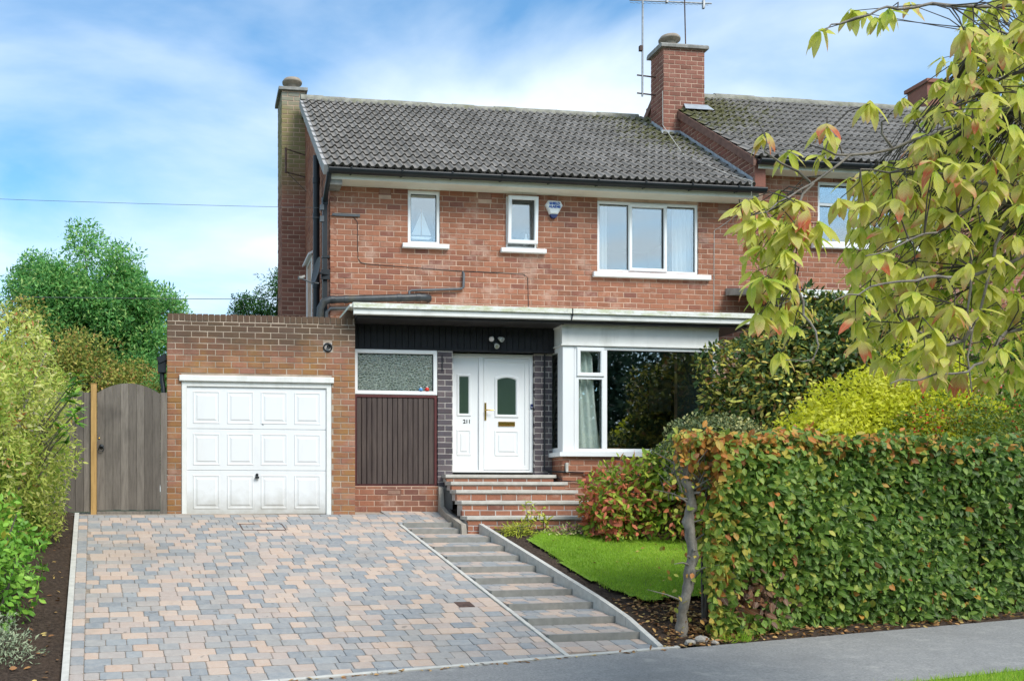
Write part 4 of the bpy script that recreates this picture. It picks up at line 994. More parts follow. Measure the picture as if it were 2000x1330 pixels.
# porch steps
ps = thing("porch_steps", "brick steps with stone treads leading up to the front door", "steps")
TR = [(14.74, 15.118, .617, 3.86, 5.66), (14.46, 14.80, .50, 3.87, 5.74), (14.18, 14.52, .37, 3.875, 5.79), (13.90, 14.24, .207, 3.88, 6.02), (13.62, 13.96, -.016, 3.885, 5.85)]
pm = Masonry(ps)
for i, (y0, y1, zt, x0, x1) in enumerate(TR):
    m1 = MB(); m1.cbox(x0, x1, y0 - .025, y1, zt - .05, zt, .006); m1.build("tread", M_['slab'], ps)
    zb = TR[i + 1][2] if i + 1 < len(TR) else -.38
    m1 = MB(); m1.box(x0 + .02, x1 - .04, y0 + .005, y0 + .28, zb + .0, zt - .052); rz = m1.build("riser", M_['bmortar'], ps)
    pm.wall(rz, (0, y0 + .006, 0), 0, x0 + .02, x1 - .04, zb + .008, zt - .052, M_['brick'], course=max(.062, (zt - .052 - zb - .008) / max(1, round((zt - .06 - zb) / .085)) - .0001), off=.05 * i)
pm.finish()
m1 = MB(); m1.prism([(14.95, .44), (14.86, .42), (14.8, .12), (14.5, .03), (13.56, -.13), (13.5, -.4), (14.95, -.3)], 3.79, 3.862, 'x'); m1.build("side_wall", M_['render'], ps)

# ------------------------------------------------------------------ garage
gar = thing("garage", "attached flat-roofed garage of ochre-stained brick with white up-and-over door", "garage")
GX0, GX1, GZ = -.40, 2.42, 2.885
HO = (-.195, 2.06, -1, 2.06)
mb = MB(); slab(mb, GX0, GX1, -.3, GZ, YG, YG + .22, [HO]); mb.box(GX0, GX0 + .22, YG + .22, 20, -.3, GZ - .1); mb.box(GX1 - .2, GX1 - .002, YG + .22, 20, -.3, GZ - .1); mb.box(GX0, GX1, 19.8, 20, -.3, GZ - .1); gf = mb.build("wall", M_['gmortar'], gar)
gm = Masonry(gar); gm.wall(gf, (0, YG, 0), 0, GX0, GX1, -.03, GZ - .003, M_['gbrick'], [HO, (1.93, 2.07, 2.46, 2.6)])
gm.wall(gf, (GX0, 0, 0), R(-90), -20, -YG, -.03, GZ - .1, M_['gbrick'], prefer=.2); gm.finish()
cm_ = [brick_mesh(40 + k, .076, .21, .103).mesh("coping_brick", M_['gbrick']) for k in range(3)]
x = GX0 + .04
while x < GX1:
    o = obj("coping_brick", random.choice(cm_), gf); o.location = (x, YG + .098 + random.uniform(-.004, .004), GZ + .053 + random.uniform(-.004, .004)); o.rotation_euler = (0, random.uniform(-.03, .03), 0); x += .0872
mb = MB(); mb.box(GX0 + .01, GX1 - .01, YG + .005, YG + .19, GZ - .001, GZ + .092); mb.build("coping_mortar", M_['gmortar'], gar)
mb = MB(); mb.box(GX0 + .1, GX1 - .1, YG + .2, 19.9, GZ - .2, GZ - .12); mb.build("roof", M_['concretedark'], gar)
mb = MB(); mb.prism([(2.2, 2.99), (2.42, 2.99), (2.42, 3.105), (2.3, 3.105)], YG + .03, YG + .9, 'y'); mb.build("canopy_upstand", M_['gbrick'], gar)
mb = MB(); mb.cbox(-.225, 2.09, YG - .05, YG + .03, 1.985, 2.072, .008); mb.build("lintel_trim", M_['whitepaint'], gar)
mb = MB(); mb.ring(-.19, 2.055, -.08, 1.984, .075, YG - .008, YG + .09, .006, wb=.02); mb.build("door_frame", M_['whitepaint'], gar)
mb = MB(); mb.box(-.116, 1.981, YG + .028, YG + .06, .0, 1.912); gd = mb.build("garage_door", M_['gdoor'], gar, label="white panelled up-and-over door with a black handle")
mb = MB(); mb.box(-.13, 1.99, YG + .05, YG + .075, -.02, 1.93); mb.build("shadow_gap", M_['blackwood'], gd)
EMB = [(0, 0), (.01, .008), (.028, .001), (.05, .001), (.068, .009), (.08, .009)]
for r_, (z0, z1) in enumerate(((.012, .655), (.665, 1.275), (1.285, 1.905))):
    m1 = MB(); m1.cbox(-.114, 1.979, YG + .018, YG + .028, z0, z1, .004); sec = m1.build("door_section", M_['gdoor'], gd)
    for c in range(4):
        x0 = -.114 + .09 + c * .505; m1 = MB(); m1.emboss(x0, x0 + .40, z0 + .075, z1 - .06, YG + .018, EMB); m1.build("panel", M_['gdoor'], sec)
mb = MB(); mb.lathe([(.022, 0), (.022, -.012), (.012, -.02), (.012, -.04), (0, -.042)], (.93, YG + .018, .6), 12, axis='y'); mb.cbox(.90, .96, YG - .03, YG + .0, .545, .575, .006); mb.build("handle", M_['black'], gd)
mb = MB(); mb.lathe([(.018, 0), (.016, -.008), (0, -.009)], (1.02, YG + .018, 1.365), 10, axis='y'); mb.build("keyhole", M_['chrome'], gd)
mb = MB(); mb.lathe([(.068, .04), (.072, -.01), (.06, -.02), (.052, -.02), (.05, .05)], (2.0, YG - .004, 2.53), 20, axis='y'); mb.lathe([(.028, .05), (.03, -.055), (.022, -.055), (.02, .05)], (2.015, YG - .004, 2.545), 14, axis='y'); mb.build("boiler_flue", M_['black'], gar)
mb = MB(); mb.box(1.935, 2.065, YG - .004, YG + .02, 2.46, 2.6); mb.build("flue_patch", M_['bmortar'], gf)
mb = MB(); mb.prism([(-.56, 2.33), (-.42, 2.40), (-.42, 2.30), (-.52, 2.25)], 14.66, 15.1, 'y'); mb.box(-.54, -.42, 14.68, 14.82, 2.12, 2.3); mb.tube([(-.48, 14.75, 2.2), (-.48, 14.75, 2.0), (-.46, 14.72, 1.9), (-.455, 14.7, 1.7), (-.455, 14.7, .02)], .038, 10)
for z in (1.6, 1.5, .75, .3): mb.tube([(-.455, 14.7, z), (-.455, 14.7, z + .04)], .048, 10)
mb.build("downpipe", M_['black'], gar)

# ------------------------------------------------------------------ neighbouring house
nb = thing("neighbouring_house", "adjoining brick house with higher grey roof half hidden by the cherry", "house")
NE_Z = 6.06; NDZ = NE_Z - EAVE_Z + .02
NW = (10.91, 13.3, 4.75, 5.85)
mb = MB(); slab(mb, XP + .002, 22, -.3, 5.93, YH, YH + .22, [NW]); nf = mb.build("front_wall", M_['mortar'], nb)
nm = Masonry(nb, limit=220); nm.wall(nf, (0, YH, 0), 0, XP + .003, 16, 2.9, 5.92, M_['brick'], [NW])
nroof = lambda y: roofz(y) + NDZ
mb = MB(); mb.prism([(YH + .003, 5.0), (EAVE_Y + .04, EAVE_Z + .05), (EAVE_Y + .04, nroof(EAVE_Y + .04) - .04), (RIDGE_Y, RIDGE_Z + NDZ - .04), (2 * RIDGE_Y - YH, nroof(YH) - .04), (2 * RIDGE_Y - YH, 5.0)], XP + .004, XP + .2, 'x'); ng = mb.build("upstand_wall", M_['mortar'], nb)
mb = MB(); mb.box(XP + .003, XP + .2, EAVE_Y + .02, EAVE_Y + .039, EAVE_Z + .04, NE_Z + .02); mb.build("kneeler", M_['chbrick'], nb)
def uclip(z, zt):
    ya = (zt + .02 - NDZ - EAVE_Z) / PITCHM + EAVE_Y; yb_ = (z - EAVE_Z) / PITCHM + EAVE_Y + .05
    return (-yb_, -max(ya, EAVE_Y + .045))
nm.wall(ng, (XP + .004, 0, 0), R(-90), -RIDGE_Y - .4, -EAVE_Y - .045, 5.6, 8.55, M_['chbrick'], clip=uclip, prefer=2)
def uclip2(z, zt):
    ya = (zt + .02 - NDZ - EAVE_Z) / PITCHM + EAVE_Y; return (-(2 * RIDGE_Y - ya), -RIDGE_Y + .3)
nm.wall(ng, (XP + .004, 0, 0), R(-90), -22, -RIDGE_Y + .3, 7.6, 8.55, M_['chbrick'], clip=uclip2, prefer=.2)
nm.finish()
mb = MB(); mb.add([(XP - .03, EAVE_Y, NE_Z), (22, EAVE_Y, NE_Z), (22, RIDGE_Y, RIDGE_Z + NDZ - .01), (XP - .03, RIDGE_Y, RIDGE_Z + NDZ - .01)], [(0, 1, 2, 3)])
mb.add([(XP - .03, BACK, NE_Z), (22, BACK, NE_Z), (22, RIDGE_Y, RIDGE_Z + NDZ), (XP - .03, RIDGE_Y, RIDGE_Z + NDZ)], [(3, 2, 1, 0)]); nr = mb.build("roof", M_['tile'], nb)
roof_tiles(nr, XP - .03, 17.5, EAVE_Y, NE_Z, ANG, 13, 240, keep=lambda x, y: not (x < CXb and CYa - .05 < y < CYb) and x < 17.5)
mb = MB()
mb.prism([(EAVE_Y - .02, NE_Z - .12), (RIDGE_Y, RIDGE_Z + NDZ - .14), (RIDGE_Y, RIDGE_Z + NDZ + .02), (EAVE_Y - .02, NE_Z + .03)], XP - .05, XP - .005, 'x'); mb.prism([(BACK, NE_Z - .12), (RIDGE_Y, RIDGE_Z + NDZ - .14), (RIDGE_Y, RIDGE_Z + NDZ + .02), (BACK, NE_Z + .03)], XP - .05, XP - .005, 'x'); mb.build("verge_board", simple("brown verge mortar", (.19, .105, .08), .9, .3, 9), nr)
x = XP - .02
while x < 17.4:
    if not (x > 40):
        o = obj("ridge_tile", rme, nr); o.location = (x, RIDGE_Y, RIDGE_Z + NDZ + .03 + random.uniform(-.01, .01)); x += .44
mb = MB(); mb.add([(CXa + .42, CYa - .012, nroof(CYa) + .16), (CXb + .06, CYa - .012, nroof(CYa) + .16), (CXb + .1, CYa - .2, nroof(CYa - .2) + .13), (CXa + .36, CYa - .2, nroof(CYa - .2) + .13)], [(3, 2, 1, 0)]); mb.build("lead_apron", M_['lead'], nr)
mb = MB(); mb.box(XP + .05, 22, EAVE_Y - .02, EAVE_Y, 5.9, NE_Z - .01); mb.box(XP + .06, 22, EAVE_Y, YH + .01, 5.905, 5.92); mb.build("fascia", M_['cream'], nb); gutter(nb, XP + .02, 17, EAVE_Y - .085, NE_Z - .035)
window(nb, *NW, YH + .02, bars=(11.68, 12.5), fw=.055, glassm=M_['glassup'], sill=(10.78, 13.4, 4.655, 4.745, .1), transoms=[(10.96, 11.65, 5.45), (11.71, 12.47, 5.45)], label="white framed upstairs window behind the cherry leaves")
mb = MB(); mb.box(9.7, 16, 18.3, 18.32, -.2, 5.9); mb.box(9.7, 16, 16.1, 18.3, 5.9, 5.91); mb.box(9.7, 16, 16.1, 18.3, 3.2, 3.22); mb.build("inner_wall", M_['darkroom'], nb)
mb = MB(); mb.prism([(15.0, 3.63), (YH - .01, 3.78), (YH - .01, 3.9), (15.0, 3.73)], 9.16, 12.2, 'x'); lt = mb.build("porch_canopy", M_['concretedark'], nb); mb = MB(); mb.box(9.15, 12.2, 14.98, 15.0, 3.6, 3.735); mb.build("canopy_fascia", M_['whitepaint'], lt)
mb = MB(); mb.box(15.9, 16.8, 19.3, 19.9, 8, 9.35); mb.box(15.85, 16.85, 19.25, 19.95, 9.35, 9.43); mb.build("chimney", M_['chbrick'], nb)
# street cherry: limb polylines and leaf cluster points (metres)
CH_LIMBS=[[(5.46,4.89,2.93),(4.84,4.78,2.94),(4.36,4.64,2.87),(3.83,4.51,2.77),(3.52,4.46,2.71),(3.35,4.38,2.64),(3.11,4.31,2.53),(2.99,4.28,2.47)],[(5.47,4.99,2.89),(4.79,4.89,2.71),(4.28,4.75,2.49),(4.07,4.68,2.36),(3.83,4.62,2.24),(3.6,4.55,2.15)],[(5.5,5.09,2.75),(4.7,5.0,2.5),(4.14,4.88,2.28),(3.69,4.74,2.1),(3.41,4.67,2.03),(3.14,4.61,1.85),(2.91,4.54,1.71),(2.71,4.52,1.63)],[(5.14,4.63,2.11),(4.55,4.62,1.94),(4.24,4.56,1.83),(3.96,4.5,1.72),(3.7,4.43,1.58),(3.48,4.41,1.5),(3.28,4.39,1.43)],[(3.14,4.61,1.85),(3.02,4.58,1.68),(2.98,4.53,1.47),(3.0,4.53,1.34),(2.95,4.49,1.24),(2.85,4.45,1.18)],[(3.0,4.53,1.34),(3.01,4.48,1.14),(3.05,4.42,1.01),(3.03,4.42,0.92),(2.86,4.4,0.91)],[(5.33,4.81,2.24),(4.5,4.72,1.89),(4.3,4.65,1.69),(4.19,4.62,1.52),(4.07,4.58,1.21),(3.97,4.54,0.96),(3.96,4.5,0.78)],[(4.24,4.56,1.83),(4.13,4.67,1.67),(4.11,4.68,1.37),(3.99,4.59,0.99)],[(5.19,4.63,1.39),(4.44,4.53,1.17),(4.12,4.47,1.09),(4.0,4.44,0.95),(3.86,4.41,0.88),(3.55,4.35,0.83),(3.33,4.28,0.79)],[(4.07,4.58,1.21),(3.91,4.5,1.04),(3.73,4.43,1.01),(3.56,4.4,1.06),(3.44,4.37,1.13)],[(4.85,4.37,1.69),(4.27,4.35,1.51),(3.94,4.35,1.37),(3.68,4.33,1.32),(3.47,4.31,1.3),(3.23,4.29,1.25),(3.0,4.23,1.17)],[(4.24,4.56,1.83),(4.06,4.78,2.0),(3.74,4.73,1.98),(3.46,4.67,1.96)],[(3.41,4.67,2.03),(3.21,4.6,2.01),(3.18,4.55,2.09)],[(5.5,5.09,2.75),(5.1,5.35,3.06),(4.83,5.28,3.07),(4.6,5.22,2.9)],[(3.69,4.74,2.1),(3.6,4.7,2.22),(3.63,4.64,2.27)],[(3.14,4.61,1.85),(2.86,4.55,1.97),(2.85,4.55,2.05)]]
